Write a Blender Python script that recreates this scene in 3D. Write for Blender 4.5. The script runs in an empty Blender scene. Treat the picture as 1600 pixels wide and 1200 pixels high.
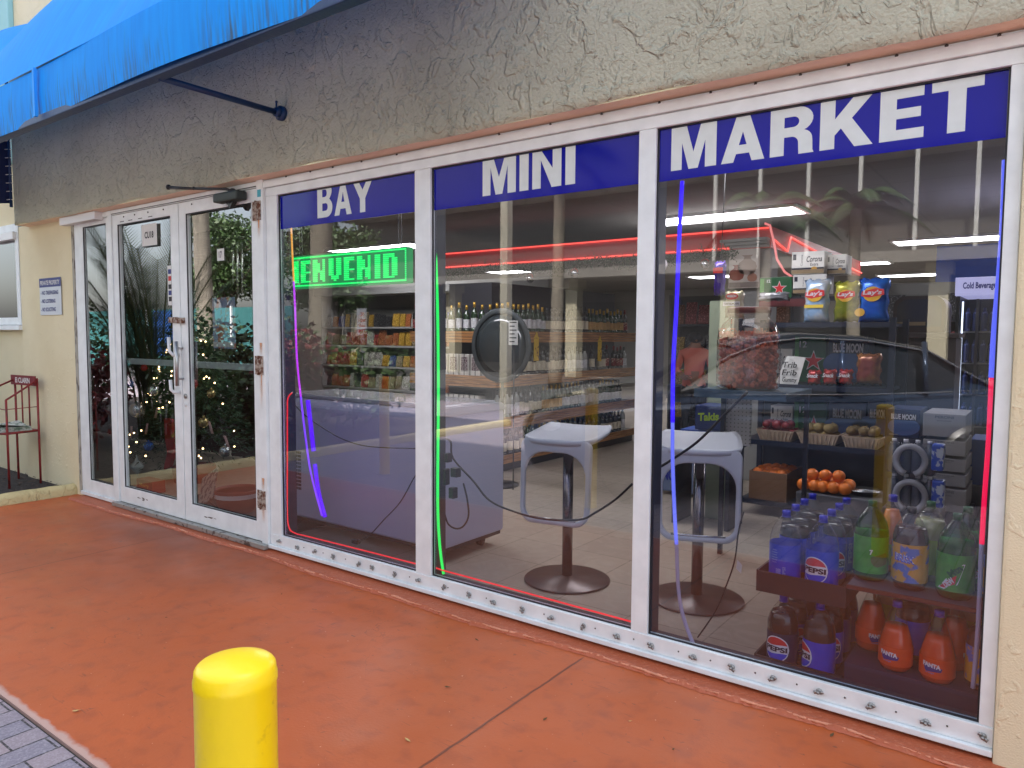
import bpy, bmesh, math, random
from mathutils import Vector, Matrix
R = math.radians
random.seed(7)
S = bpy.context.scene
COL = S.collection

# ------------------------------------------------------------------ camera
EYE = 1.42
YAW, PITCH, ROLL, FPX, DIST = 0.6361116, 0.0667141, 0.0059426, 1146.0814, 2.8631634
cy, sy = math.cos(YAW), math.sin(YAW); cp, sp = math.cos(PITCH), math.sin(PITCH)
FW = Vector((-sy*cp, cy*cp, -sp)); r0 = Vector((cy, sy, 0)); u0 = r0.cross(FW)
RT = math.cos(ROLL)*r0 + math.sin(ROLL)*u0
UP = -math.sin(ROLL)*r0 + math.cos(ROLL)*u0
CAM = Vector((0, -DIST, EYE))
cd = bpy.data.cameras.new('camera'); cam = bpy.data.objects.new('camera', cd); COL.objects.link(cam)
cam.matrix_world = Matrix((( RT.x, UP.x, -FW.x, CAM.x), (RT.y, UP.y, -FW.y, CAM.y), (RT.z, UP.z, -FW.z, CAM.z), (0, 0, 0, 1)))
cd.sensor_width = 36; cd.lens = FPX/1600*36; cd.clip_start = 0.05; cd.clip_end = 500
S.camera = cam

def P(px, py, y=None, z=None, x=None):
    D = FW*FPX + RT*(px-800) - UP*(py-600)
    if y is not None: t = (y-CAM.y)/D.y
    elif z is not None: t = (z-CAM.z)/D.z
    else: t = (x-CAM.x)/D.x
    return CAM + D*t

# ------------------------------------------------------------------ light
SUN_EL, SUN_ROT = 58, 15
w = bpy.data.worlds.new('World'); S.world = w; w.use_nodes = True
nt = w.node_tree; bg = nt.nodes['Background']
sky = nt.nodes.new('ShaderNodeTexSky'); sky.sky_type = 'NISHITA'; sky.sun_disc = False
sky.sun_elevation = R(SUN_EL); sky.sun_rotation = R(SUN_ROT); sky.air_density = 1.0; sky.dust_density = 3.5; sky.ozone_density = 1.0
hs = nt.nodes.new('ShaderNodeHueSaturation'); hs.inputs['Saturation'].default_value = .55; hs.inputs['Value'].default_value = 1.05
nt.links.new(sky.outputs[0], hs.inputs['Color']); nt.links.new(hs.outputs[0], bg.inputs[0]); bg.inputs[1].default_value = 0.115
sl = bpy.data.lights.new('sun', 'SUN'); sl.energy = 4.6; sl.angle = R(1.5); sl.color = (1.0, 0.95, 0.88)
so = bpy.data.objects.new('sun', sl); COL.objects.link(so)
# sky sun_rotation: 0 = +Y, clockwise seen from above
sd = Vector((math.sin(R(SUN_ROT))*math.cos(R(SUN_EL)), math.cos(R(SUN_ROT))*math.cos(R(SUN_EL)), math.sin(R(SUN_EL))))
so.rotation_euler = sd.to_track_quat('Z', 'Y').to_euler(); so.location = (0, -20, 20)
S.view_settings.view_transform = 'Standard'; S.view_settings.look = 'None'
S.view_settings.gamma = 1; S.view_settings.exposure = 2.3
S.cycles.use_denoising = True
S.cycles.max_bounces = 8; S.cycles.diffuse_bounces = 3; S.cycles.glossy_bounces = 4
S.cycles.transmission_bounces = 4; S.cycles.transparent_max_bounces = 24
S.cycles.caustics_reflective = False; S.cycles.caustics_refractive = False
S.cycles.sample_clamp_indirect = 6

# ------------------------------------------------------------------ materials
MC = {}
def srgb(r, g, b):
    f = lambda c: (c/255/12.92) if c/255 <= .04045 else ((c/255+.055)/1.055)**2.4
    return (f(r), f(g), f(b))
def M(name, col=(.5, .5, .5), rough=.5, metal=0., var=0., vscale=4., bump=0., bscale=30., spec=.5, emit=None, es=1., alpha=None, detail=4., col2=None, mask=(.45, .6), stretch=None, coat=0.):
    if name in MC: return MC[name]
    m = bpy.data.materials.new(name); m.use_nodes = True; MC[name] = m
    n = m.node_tree; b = n.nodes['Principled BSDF']
    b.inputs['Base Color'].default_value = (*col, 1); b.inputs['Roughness'].default_value = rough
    b.inputs['Metallic'].default_value = metal; b.inputs['Specular IOR Level'].default_value = spec
    if coat: b.inputs['Coat Weight'].default_value = coat; b.inputs['Coat Roughness'].default_value = .05
    if emit: b.inputs['Emission Color'].default_value = (*emit, 1); b.inputs['Emission Strength'].default_value = es
    if var or bump or col2:
        tc = n.nodes.new('ShaderNodeTexCoord'); src = tc.outputs['Object']
        if stretch:
            mp = n.nodes.new('ShaderNodeMapping'); mp.inputs['Scale'].default_value = stretch
            n.links.new(src, mp.inputs[0]); src = mp.outputs[0]
        if var or col2:
            t = n.nodes.new('ShaderNodeTexNoise'); t.inputs['Scale'].default_value = vscale; t.inputs['Detail'].default_value = detail
            n.links.new(src, t.inputs['Vector'])
            mr = n.nodes.new('ShaderNodeMapRange'); 
            mr.inputs[1].default_value, mr.inputs[2].default_value = (mask if col2 else (.3, .7))
            n.links.new(t.outputs[0], mr.inputs[0])
            mx = n.nodes.new('ShaderNodeMix'); mx.data_type = 'RGBA'
            c1 = col2 if col2 else tuple(c*(1+var) for c in col); c0 = col if col2 else tuple(c*(1-var) for c in col)
            mx.inputs[6].default_value = (*c0, 1); mx.inputs[7].default_value = (*[min(1, c) for c in c1], 1)
            n.links.new(mr.outputs[0], mx.inputs[0]); n.links.new(mx.outputs[2], b.inputs['Base Color'])
        if bump:
            t = n.nodes.new('ShaderNodeTexNoise'); t.inputs['Scale'].default_value = bscale; t.inputs['Detail'].default_value = 5
            n.links.new(src, t.inputs['Vector'])
            bp = n.nodes.new('ShaderNodeBump'); bp.inputs['Strength'].default_value = bump; bp.inputs['Distance'].default_value = .01
            n.links.new(t.outputs[0], bp.inputs['Height']); n.links.new(bp.outputs[0], b.inputs['Normal'])
    return m

def glassmat(name, tint=(.9, .92, .92), base=.085, rough=0.0, film=0.0, filmcol=(.8, .8, .9)):
    """thin pane: see-through with a mirror reflection that grows at grazing angles"""
    if name in MC: return MC[name]
    m = bpy.data.materials.new(name); m.use_nodes = True; MC[name] = m
    n = m.node_tree; n.nodes.clear()
    out = n.nodes.new('ShaderNodeOutputMaterial'); tr = n.nodes.new('ShaderNodeBsdfTransparent'); gl = n.nodes.new('ShaderNodeBsdfGlossy')
    tr.inputs[0].default_value = (*tint, 1); gl.inputs['Roughness'].default_value = rough
    g = n.nodes.new('ShaderNodeNewGeometry'); d = n.nodes.new('ShaderNodeVectorMath'); d.operation = 'DOT_PRODUCT'
    n.links.new(g.outputs['Incoming'], d.inputs[0]); n.links.new(g.outputs['Normal'], d.inputs[1])
    def mt(op, a, b=None):
        k = n.nodes.new('ShaderNodeMath'); k.operation = op
        for i, v in enumerate((a, b)):
            if v is None: continue
            if isinstance(v, (int, float)): k.inputs[i].default_value = v
            else: n.links.new(v, k.inputs[i])
        return k.outputs[0]
    c = mt('ABSOLUTE', d.outputs['Value']); s = mt('SUBTRACT', 1., c); p = mt('POWER', s, 4.); q = mt('MULTIPLY', p, .9); f = mt('ADD', q, base)
    mx = n.nodes.new('ShaderNodeMixShader'); n.links.new(f, mx.inputs[0]); n.links.new(tr.outputs[0], mx.inputs[1]); n.links.new(gl.outputs[0], mx.inputs[2])
    last = mx.outputs[0]
    if film:
        df = n.nodes.new('ShaderNodeBsdfDiffuse'); df.inputs[0].default_value = (*filmcol, 1)
        t = n.nodes.new('ShaderNodeTexNoise'); t.inputs['Scale'].default_value = 3; t.inputs['Detail'].default_value = 7
        tc = n.nodes.new('ShaderNodeTexCoord'); n.links.new(tc.outputs['Object'], t.inputs['Vector'])
        k = mt('MULTIPLY', mt('POWER', t.outputs[0], 2.), film*3)
        m2 = n.nodes.new('ShaderNodeMixShader'); n.links.new(k, m2.inputs[0]); n.links.new(last, m2.inputs[1]); n.links.new(df.outputs[0], m2.inputs[2]); last = m2.outputs[0]
    n.links.new(last, out.inputs[0])
    return m

def setupnode(m): return m.node_tree, m.node_tree.nodes['Principled BSDF']

# stucco: skip-trowel patches
def stucco(name, col, colb, scale=1., strength=.6, t1=.5, t2=.54, dist=.006):
    m = M(name, col, rough=.85, spec=.2); n, b = setupnode(m)
    g = n.nodes.new('ShaderNodeNewGeometry')
    def noise(s, det=4, dist=0., stretch=None):
        src = g.outputs['Position']
        if stretch:
            mp = n.nodes.new('ShaderNodeMapping'); mp.inputs['Scale'].default_value = stretch; n.links.new(src, mp.inputs[0]); src = mp.outputs[0]
        t = n.nodes.new('ShaderNodeTexNoise'); t.inputs['Scale'].default_value = s; t.inputs['Detail'].default_value = det; t.inputs['Distortion'].default_value = dist
        n.links.new(src, t.inputs['Vector']); return t.outputs[0]
    def mr(v, a, c, lo=0., hi=1.):
        k = n.nodes.new('ShaderNodeMapRange'); k.inputs[1].default_value = a; k.inputs[2].default_value = c; k.inputs[3].default_value = lo; k.inputs[4].default_value = hi
        n.links.new(v, k.inputs[0]); return k.outputs[0]
    def mt(op, a, c):
        k = n.nodes.new('ShaderNodeMath'); k.operation = op
        for i, v in enumerate((a, c)):
            if isinstance(v, (int, float)): k.inputs[i].default_value = v
            else: n.links.new(v, k.inputs[i])
        return k.outputs[0]
    a = mr(noise(8*scale, 4, .9, (1, 1, .75)), t1, t1+.06)
    a2 = mr(noise(24*scale, 4, .5, (1, 1, 1.2)), t2+.03, t2+.09)
    fine = noise(70*scale, 3)
    h = mt('ADD', mt('ADD', a, mt('MULTIPLY', a2, .55)), mt('MULTIPLY', fine, 1.0))
    bp = n.nodes.new('ShaderNodeBump'); bp.inputs['Strength'].default_value = strength; bp.inputs['Distance'].default_value = dist
    n.links.new(h, bp.inputs['Height']); n.links.new(bp.outputs[0], b.inputs['Normal'])
    mx = n.nodes.new('ShaderNodeMix'); mx.data_type = 'RGBA'; mx.inputs[6].default_value = (*col, 1); mx.inputs[7].default_value = (*colb, 1)
    n.links.new(mr(noise(1.7, 6), .4, .68), mx.inputs[0]); n.links.new(mx.outputs[2], b.inputs['Base Color'])
    return m

# ------------------------------------------------------------------ mesh builder
class MB:
    def __init__(s): s.v = []; s.f = []; s.mi = []; s.cur = 0; s.sm = []; s.smooth = False
    def add(s, vs, fs):
        k = len(s.v); s.v += [Vector(q) for q in vs]
        for f in fs: s.f.append([k+i for i in f]); s.mi.append(s.cur); s.sm.append(s.smooth)
        return s
    def box(s, x0, x1, y0, y1, z0, z1):
        if x0 > x1: x0, x1 = x1, x0
        if y0 > y1: y0, y1 = y1, y0
        if z0 > z1: z0, z1 = z1, z0
        return s.add([(x0,y0,z0),(x1,y0,z0),(x1,y1,z0),(x0,y1,z0),(x0,y0,z1),(x1,y0,z1),(x1,y1,z1),(x0,y1,z1)],
                     [(0,3,2,1),(4,5,6,7),(0,1,5,4),(1,2,6,5),(2,3,7,6),(3,0,4,7)])
    def quad(s, a, b, c, d): return s.add([a, b, c, d], [(0, 1, 2, 3)])
    def lathe(s, prof, n=20, c=(0, 0, 0), axis='z', cap=True):
        vs = []; fs = []
        for r, h in prof:
            for i in range(n):
                a = 2*math.pi*i/n; x, y = r*math.cos(a), r*math.sin(a)
                p = (x, y, h) if axis == 'z' else ((h, x, y) if axis == 'x' else (y, h, x))
                vs.append((p[0]+c[0], p[1]+c[1], p[2]+c[2]))
        for j in range(len(prof)-1):
            for i in range(n):
                fs.append((j*n+i, j*n+(i+1) % n, (j+1)*n+(i+1) % n, (j+1)*n+i))
        if cap:
            if prof[0][0] > 1e-4: fs.append(tuple(range(n))[::-1])
            if prof[-1][0] > 1e-4: fs.append(tuple((len(prof)-1)*n+i for i in range(n)))
        o = s.smooth; s.smooth = True; s.add(vs, fs); s.smooth = o; return s
    def cyl(s, c, r, h, n=16, axis='z'): return s.lathe([(r, 0), (r, h)], n, c, axis)
    def tube(s, pts, r, n=8, cap=True, closed=False):
        pts = [Vector(p) for p in pts]; rs = r if isinstance(r, (list, tuple)) else [r]*len(pts)
        vs = []; fs = []; pu = None
        L = len(pts)
        for i, p in enumerate(pts):
            if closed: t = pts[(i+1) % L]-pts[i-1]
            else: t = (pts[min(i+1, L-1)]-pts[max(i-1, 0)])
            t.normalize()
            if pu is None:
                pu = Vector((0, 0, 1)) if abs(t.z) < .9 else Vector((1, 0, 0))
            sd_ = t.cross(pu).normalized(); pu = sd_.cross(t).normalized()
            for k in range(n):
                a = 2*math.pi*k/n; vs.append(p + sd_*math.cos(a)*rs[i] + pu*math.sin(a)*rs[i])
        for j in range(L if closed else L-1):
            for k in range(n):
                j2 = (j+1) % L
                fs.append((j*n+k, j*n+(k+1) % n, j2*n+(k+1) % n, j2*n+k))
        if cap and not closed: fs.append(tuple(range(n))[::-1]); fs.append(tuple((L-1)*n+k for k in range(n)))
        o = s.smooth; s.smooth = True; s.add(vs, fs); s.smooth = o; return s
    def sphere(s, c, r, n=12, m=8, sc=(1, 1, 1)):
        vs = []; fs = []
        for j in range(1, m):
            for i in range(n):
                a = 2*math.pi*i/n; b = math.pi*j/m
                vs.append((c[0]+r*sc[0]*math.sin(b)*math.cos(a), c[1]+r*sc[1]*math.sin(b)*math.sin(a), c[2]+r*sc[2]*math.cos(b)))
        for j in range(m-2):
            for i in range(n): fs.append((j*n+i, (j+1)*n+i, (j+1)*n+(i+1) % n, j*n+(i+1) % n))
        t = len(vs); vs += [(c[0], c[1], c[2]+r*sc[2]), (c[0], c[1], c[2]-r*sc[2])]
        for i in range(n): fs.append((t, i, (i+1) % n)); fs.append((t+1, (m-2)*n+(i+1) % n, (m-2)*n+i))
        o = s.smooth; s.smooth = True; s.add(vs, fs); s.smooth = o; return s
    def prism(s, poly, axis, a, b):
        """poly: list of 2d points; extruded along axis between a and b"""
        n = len(poly)
        def mk(u, v, w_): return {'x': (w_, u, v), 'y': (u, w_, v), 'z': (u, v, w_)}[axis]
        vs = [mk(u, v, a) for u, v in poly]+[mk(u, v, b) for u, v in poly]
        fs = [tuple(range(n))[::-1], tuple(range(n, 2*n))]+[(i, (i+1) % n, n+(i+1) % n, n+i) for i in range(n)]
        return s.add(vs, fs)
    def build(s, name, mat, parent=None, bevel=0., world=False, loc=None, seg=2):
        me = bpy.data.meshes.new(name)
        off = Vector((0, 0, 0))
        if world and parent is not None:
            q = parent
            while q is not None: off += q.location; q = q.parent
        if loc is not None: off += Vector(loc)
        me.from_pydata([tuple(q-off) for q in s.v], [], s.f)
        ms = mat if isinstance(mat, (list, tuple)) else [mat]
        for m_ in ms: me.materials.append(m_)
        for p, i, k in zip(me.polygons, s.mi, s.sm): p.material_index = i; p.use_smooth = k
        bm = bmesh.new(); bm.from_mesh(me)
        bmesh.ops.recalc_face_normals(bm, faces=bm.faces)
        if bevel:
            es = [e for e in bm.edges if e.is_manifold and e.calc_face_angle(0) > .5]
            bmesh.ops.bevel(bm, geom=es, offset=bevel, segments=seg, profile=.6, affect='EDGES', clamp_overlap=True)
        bm.to_mesh(me); bm.free(); me.update()
        o = bpy.data.objects.new(name, me); COL.objects.link(o)
        if parent is not None: o.parent = parent
        if loc is not None: o.location = loc
        return o

def tag(o, label=None, cat=None, group=None, kind=None):
    if label: o['label'] = label
    if cat: o['category'] = cat
    if group: o['group'] = group
    if kind: o['kind'] = kind
    return o
def thing(name, label, cat, loc=(0, 0, 0), rz=0., group=None):
    o = bpy.data.objects.new(name, None); COL.objects.link(o); o.location = loc; o.rotation_euler = (0, 0, rz)
    o.empty_display_size = .1
    return tag(o, label, cat, group)
def struct(name, mb, mat, **k):
    o = mb.build(name, mat, **k); o['kind'] = 'structure'; return o
def kids(o): return [c for c in bpy.data.objects if c.parent == o]
def dup(o, loc=None, rz=None, label=None, group=None, scale=None):
    ch = kids(o)
    c = o.copy(); COL.objects.link(c)
    if loc is not None: c.location = loc
    if rz is not None: c.rotation_euler = (0, 0, rz)
    if scale is not None: c.scale = scale
    if label: c['label'] = label
    if group: c['group'] = group
    for a in ch:
        gch = kids(a)
        b = a.copy(); COL.objects.link(b); b.parent = c
        for g in gch:
            d = g.copy(); COL.objects.link(d); d.parent = b
    return c

# ---- text and flat shapes as meshes (drawn in the XZ plane, facing -Y)
TXT = {}
def text_mesh(s, bold=0., extrude=.0004, space=1.):
    key = (s, bold, extrude, space)
    if key in TXT: return TXT[key]
    cu = bpy.data.curves.new('txt', 'FONT'); cu.body = s; cu.size = 1.; cu.offset = bold; cu.extrude = extrude; cu.space_character = space
    cu.resolution_u = 3; cu.align_x = 'LEFT'
    ob = bpy.data.objects.new('txt', cu); COL.objects.link(ob)
    dg = bpy.context.evaluated_depsgraph_get(); me = bpy.data.meshes.new_from_object(ob.evaluated_get(dg))
    bpy.data.objects.remove(ob); bpy.data.curves.remove(cu)
    vs = [Vector(v.co) for v in me.vertices]; fs = [list(p.vertices) for p in me.polygons]
    xs = [v.x for v in vs]; ys = [v.y for v in vs]
    w_, h_ = max(xs)-min(xs), max(ys)-min(ys); x0, y0 = min(xs), min(ys)
    vs = [Vector(((v.x-x0)/w_, (v.y-y0)/h_, v.z)) for v in vs]
    bpy.data.meshes.remove(me)
    TXT[key] = (vs, fs, w_/h_)
    return TXT[key]
def text(name, s, mat, parent, cx, cz, y, h, w_=None, bold=.015, shear=0., wrap=None, rot=0., face=-1, ex=.0006, x=None, tilt=0., space=1.):
    """centre (cx,cz) in local XZ, height h, optional width; wrap=R bends it round a vertical cylinder at origin"""
    vs, fs, asp = text_mesh(s, bold, 0., space)
    if w_ is None: w_ = h*asp
    out = []
    cr, sr = math.cos(rot), math.sin(rot)
    me = bpy.data.meshes.new(name)
    P2 = []
    for v in vs:
        a = (v.x-.5)*w_ + shear*(v.y-.5)*h; b = (v.y-.5)*h + tilt*(v.x-.5)*w_
        a, b = a*cr-b*sr, a*sr+b*cr
        P2.append((a*(1 if face < 0 else -1)+cx, b+cz))
    me.from_pydata([(a, 0, b) for a, b in P2], [], fs)
    bm = bmesh.new(); bm.from_mesh(me)
    bmesh.ops.remove_doubles(bm, verts=bm.verts, dist=1e-6)
    if wrap:
        x0 = min(v.co.x for v in bm.verts); x1 = max(v.co.x for v in bm.verts); t = x0+.006
        while t < x1:
            bmesh.ops.bisect_plane(bm, geom=bm.verts[:]+bm.edges[:]+bm.faces[:], plane_co=(t, 0, 0), plane_no=(1, 0, 0)); t += .007
        for v in bm.verts:
            an = v.co.x/wrap; v.co.x = (wrap+.0012)*math.sin(an); v.co.y = -(wrap+.0012)*math.cos(an)
    else:
        for v in bm.verts: v.co.y = y
    bm.to_mesh(me); bm.free()
    me.materials.append(mat)
    o = bpy.data.objects.new(name, me); COL.objects.link(o)
    if parent is not None: o.parent = parent
    return o

def glyph_curve(outlines):
    """list of closed 2d polygons (holes allowed) -> verts, faces"""
    cu = bpy.data.curves.new('g', 'CURVE'); cu.dimensions = '2D'; cu.fill_mode = 'BOTH'
    for pl in outlines:
        sp_ = cu.splines.new('POLY'); sp_.points.add(len(pl)-1)
        for i, (a, b) in enumerate(pl): sp_.points[i].co = (a, b, 0, 1)
        sp_.use_cyclic_u = True
    ob = bpy.data.objects.new('g', cu); COL.objects.link(ob)
    dg = bpy.context.evaluated_depsgraph_get(); me = bpy.data.meshes.new_from_object(ob.evaluated_get(dg))
    vs = [Vector(v.co) for v in me.vertices]; fs = [list(p.vertices) for p in me.polygons]
    bpy.data.objects.remove(ob); bpy.data.curves.remove(cu); bpy.data.meshes.remove(me)
    return vs, fs
def shape(name, outlines, mat, parent, thick=.02, bevel=0., loc=(0, 0, 0), plane='XZ', smooth=False):
    vs, fs = glyph_curve(outlines)
    me = bpy.data.meshes.new(name)
    if plane == 'XZ': me.from_pydata([(v.x, 0, v.y) for v in vs], [], fs)
    elif plane == 'YZ': me.from_pydata([(0, v.x, v.y) for v in vs], [], fs)
    else: me.from_pydata([(v.x, v.y, 0) for v in vs], [], fs)
    bm = bmesh.new(); bm.from_mesh(me); bmesh.ops.remove_doubles(bm, verts=bm.verts, dist=1e-6)
    bmesh.ops.dissolve_limit(bm, angle_limit=.01, verts=bm.verts, edges=bm.edges) if bevel else None
    d = Vector((0, thick, 0)) if plane == 'XZ' else (Vector((thick, 0, 0)) if plane == 'YZ' else Vector((0, 0, thick)))
    if thick:
        r_ = bmesh.ops.extrude_face_region(bm, geom=bm.faces[:])
        bmesh.ops.translate(bm, vec=d, verts=[g for g in r_['geom'] if isinstance(g, bmesh.types.BMVert)])
    bmesh.ops.recalc_face_normals(bm, faces=bm.faces)
    if bevel:
        es = [e for e in bm.edges if e.is_manifold and e.calc_face_angle(0) > .9]
        bmesh.ops.bevel(bm, geom=es, offset=bevel, segments=3, profile=.5, affect='EDGES', clamp_overlap=True)
    bm.to_mesh(me); bm.free(); me.materials.append(mat)
    if smooth:
        for p in me.polygons: p.use_smooth = True
    o = bpy.data.objects.new(name, me); COL.objects.link(o)
    if parent is not None: o.parent = parent
    o.location = loc
    return o
def rrect(x0, x1, z0, z1, r, n=6, rt=None):
    rt = r if rt is None else rt
    out = []
    for cx, cz, a0, rr in ((x1-r, z0+r, -90, r), (x1-rt, z1-rt, 0, rt), (x0+rt, z1-rt, 90, rt), (x0+r, z0+r, 180, r)):
        for i in range(n+1):
            a = R(a0+90*i/n); out.append((cx+rr*math.cos(a), cz+rr*math.sin(a)))
    return out
def arc(cx, cz, rx, rz, a0, a1, n=10): return [(cx+rx*math.cos(R(a0+(a1-a0)*i/n)), cz+rz*math.sin(R(a0+(a1-a0)*i/n))) for i in range(n+1)]
# ================================================================== materials used widely
WHITE = M('white_paint', (.80, .85, .86), rough=.45, var=.07, vscale=9, bump=.08, bscale=60)
n_, b_ = setupnode(WHITE)
WHITE2 = M('white_paint_clean', (.76, .77, .77), rough=.4)
BLK = M('black_gasket', (.012, .013, .018), rough=.5)
BLACKM = M('black_metal', (.02, .02, .022), rough=.35)
DARKN = M('dark_navy', (.012, .016, .04), rough=.4)
CHROME = M('chrome', (.55, .55, .57), rough=.22, metal=1.)
BOLT = M('bolt_metal', (.35, .34, .32), rough=.45, metal=.8)
RUST = M('rusty_steel', (.42, .36, .30), rough=.8, col2=(.12, .04, .018), vscale=45, mask=(.42, .58))
GLASS = glassmat('window_glass', (.72, .74, .82), base=.12, film=.008)
DGLASS = glassmat('door_glass', (.62, .66, .68), base=.26, film=.002)

# ================================================================== ground
slab = M('orange_painted_concrete', srgb(214, 104, 62), rough=.42, spec=.45)
n, b = setupnode(slab)
g = n.nodes.new('ShaderNodeNewGeometry'); sx = n.nodes.new('ShaderNodeSeparateXYZ'); n.links.new(g.outputs['Position'], sx.inputs[0])
def mth(n, op, *a, clamp=False):
    k = n.nodes.new('ShaderNodeMath'); k.operation = op; k.use_clamp = clamp
    for i, v in enumerate(a):
        if isinstance(v, (int, float)): k.inputs[i].default_value = v
        else: n.links.new(v, k.inputs[i])
    return k.outputs[0]
def nse(n, src, s, det=4, dist=0., st=None):
    if st:
        mp = n.nodes.new('ShaderNodeMapping'); mp.inputs['Scale'].default_value = st; n.links.new(src, mp.inputs[0]); src = mp.outputs[0]
    t = n.nodes.new('ShaderNodeTexNoise'); t.inputs['Scale'].default_value = s; t.inputs['Detail'].default_value = det; t.inputs['Distortion'].default_value = dist
    n.links.new(src, t.inputs['Vector']); return t.outputs[0]
def mrg(n, v, a, c, lo=0., hi=1.):
    k = n.nodes.new('ShaderNodeMapRange'); k.inputs[1].default_value = a; k.inputs[2].default_value = c; k.inputs[3].default_value = lo; k.inputs[4].default_value = hi
    n.links.new(v, k.inputs[0]); return k.outputs[0]
def mixc(n, f, c0, c1):
    mx = n.nodes.new('ShaderNodeMix'); mx.data_type = 'RGBA'
    for i, c in ((6, c0), (7, c1)):
        if isinstance(c, tuple): mx.inputs[i].default_value = (*c, 1)
        else: n.links.new(c, mx.inputs[i])
    if isinstance(f, (int, float)): mx.inputs[0].default_value = f
    else: n.links.new(f, mx.inputs[0])
    return mx.outputs[2]
pos = g.outputs['Position']
wob = mth(n, 'MULTIPLY', mth(n, 'SUBTRACT', nse(n, pos, 9, 4), .5), .012)
def line(co, at, wd):
    d = mth(n, 'ABSOLUTE', mth(n, 'SUBTRACT', mth(n, 'ADD', co, wob), at)); return mrg(n, d, wd*.5, wd, 1., 0.)
jt = mth(n, 'MAXIMUM', line(sx.outputs[0], -1.615, .007), line(sx.outputs[0], -4.92, .006))
jt = mth(n, 'MAXIMUM', jt, line(sx.outputs[0], 1.7, .007))
jt = mth(n, 'MULTIPLY', jt, mrg(n, sx.outputs[1], -.16, -.12, 1., 0.))
cA = mixc(n, mrg(n, nse(n, pos, 2.2, 9, .3), .35, .7), srgb(188, 93, 46), srgb(180, 91, 48))
cA = mixc(n, mrg(n, nse(n, pos, 11, 10, .3), .5, .8), cA, srgb(160, 80, 46))
cA = mixc(n, mth(n, 'MULTIPLY', mrg(n, nse(n, pos, 26, 4, .4, (1, 1, 1)), .69, .74), .6), cA, srgb(84, 60, 54))
cA = mixc(n, mth(n, 'MULTIPLY', mrg(n, nse(n, pos, 60, 2, 0), .74, .78), .7), cA, srgb(235, 190, 165))
scuff = mth(n, 'MULTIPLY', mrg(n, nse(n, pos, 5, 5, 2.5, (1, 6, 1)), .66, .73), .5)
cA = mixc(n, scuff, cA, srgb(110, 62, 50))
cA = mixc(n, mth(n, 'MULTIPLY', jt, .8), cA, srgb(92, 48, 34))
crk = mrg(n, mth(n, 'ABSOLUTE', mth(n, 'SUBTRACT', nse(n, pos, 1.3, 9, .4), .5)), .0006, .0022, 1., 0.)
crk = mth(n, 'MULTIPLY', crk, mrg(n, nse(n, pos, .9, 2), .52, .6))
cA = mixc(n, mth(n, 'MULTIPLY', crk, .55), cA, srgb(104, 54, 36))
# awning shade painted as darker brown near the door, and the slab's worn edge
awning_shade = mth(n, 'MULTIPLY', mrg(n, mth(n, 'ABSOLUTE', mth(n, 'ADD', sx.outputs[0], 4.9)), .3, 1.7, 1., 0.), mrg(n, sx.outputs[1], -1.6, -.2, 0., .75))
cA = mixc(n, mth(n, 'MULTIPLY', awning_shade, mrg(n, nse(n, pos, 2.3, 5), .3, .6, .35, 1.)), cA, srgb(128, 72, 54))
edge = mrg(n, mth(n, 'ADD', sx.outputs[1], mth(n, 'MULTIPLY', mth(n, 'SUBTRACT', nse(n, pos, 14, 5), .5), .05)), -1.79, -1.775, 1., 0.)
cA = mixc(n, mth(n, 'MULTIPLY', edge, .8), cA, srgb(196, 170, 160))
n.links.new(cA, b.inputs['Base Color'])
n.links.new(mrg(n, nse(n, pos, 3, 6), .3, .7, .34, .6), b.inputs['Roughness'])
bp = n.nodes.new('ShaderNodeBump'); bp.inputs['Strength'].default_value = .35; bp.inputs['Distance'].default_value = .006
hh = mth(n, 'SUBTRACT', mth(n, 'ADD', mth(n, 'MULTIPLY', nse(n, pos, 90, 4), .35), mth(n, 'MULTIPLY', nse(n, pos, 7, 5), .6)), mth(n, 'MULTIPLY', jt, 2.5))
n.links.new(hh, bp.inputs['Height']); n.links.new(bp.outputs[0], b.inputs['Normal'])
m = MB(); m.box(-6.86, 9, -1.806, .06, -.2, 0); struct('walkway', m, slab)

# raised rough lip of paint and mortar under the frame
rnd = random.Random(3)
m = MB(); N = 420; x0, x1 = -6.7, .6
pr = []
for i in range(N+1):
    x = x0+(x1-x0)*i/N
    e = -.115-.018*math.sin(x*1.7)-.010*math.sin(x*5.3+1)-rnd.uniform(0, .010); h = .016+rnd.uniform(-.004, .004)
    pr.append([(x, e-.012-rnd.uniform(0, .004), .0015), (x, e, h), (x, e+.022, h*.75), (x, e+.05, .011), (x, .0, .014), (x, .05, .014)])
vs = [p for r_ in pr for p in r_]; fs = []
for i in range(N):
    for j in range(5): fs.append((i*6+j, (i+1)*6+j, (i+1)*6+j+1, i*6+j+1))
m.smooth = True; m.add(vs, fs); struct('threshold', m, M('orange_lip', srgb(180, 92, 58), rough=.5, col2=srgb(192, 112, 80), vscale=60, mask=(.55, .7), bump=.5, bscale=80))

rnd = random.Random(13); m = MB(); pts = []; rsz = []
for i in range(900):
    x = -6.2+6.5*i/899; e = -.115-.018*math.sin(x*1.7)-.010*math.sin(x*5.3+1)-.006+.004*math.sin(x*31)+rnd.uniform(-.002, .002); pts.append((x, e, .012)); rsz.append(max(.0012, .0042+.0030*math.sin(x*13)*math.sin(x*4.1)+rnd.uniform(-.0015, .0015)))
m.tube(pts, rsz, 5); struct('paint_ridge_ground', m, M('paint_ridge', srgb(214, 142, 110), rough=.5, var=.12, vscale=40))
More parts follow.
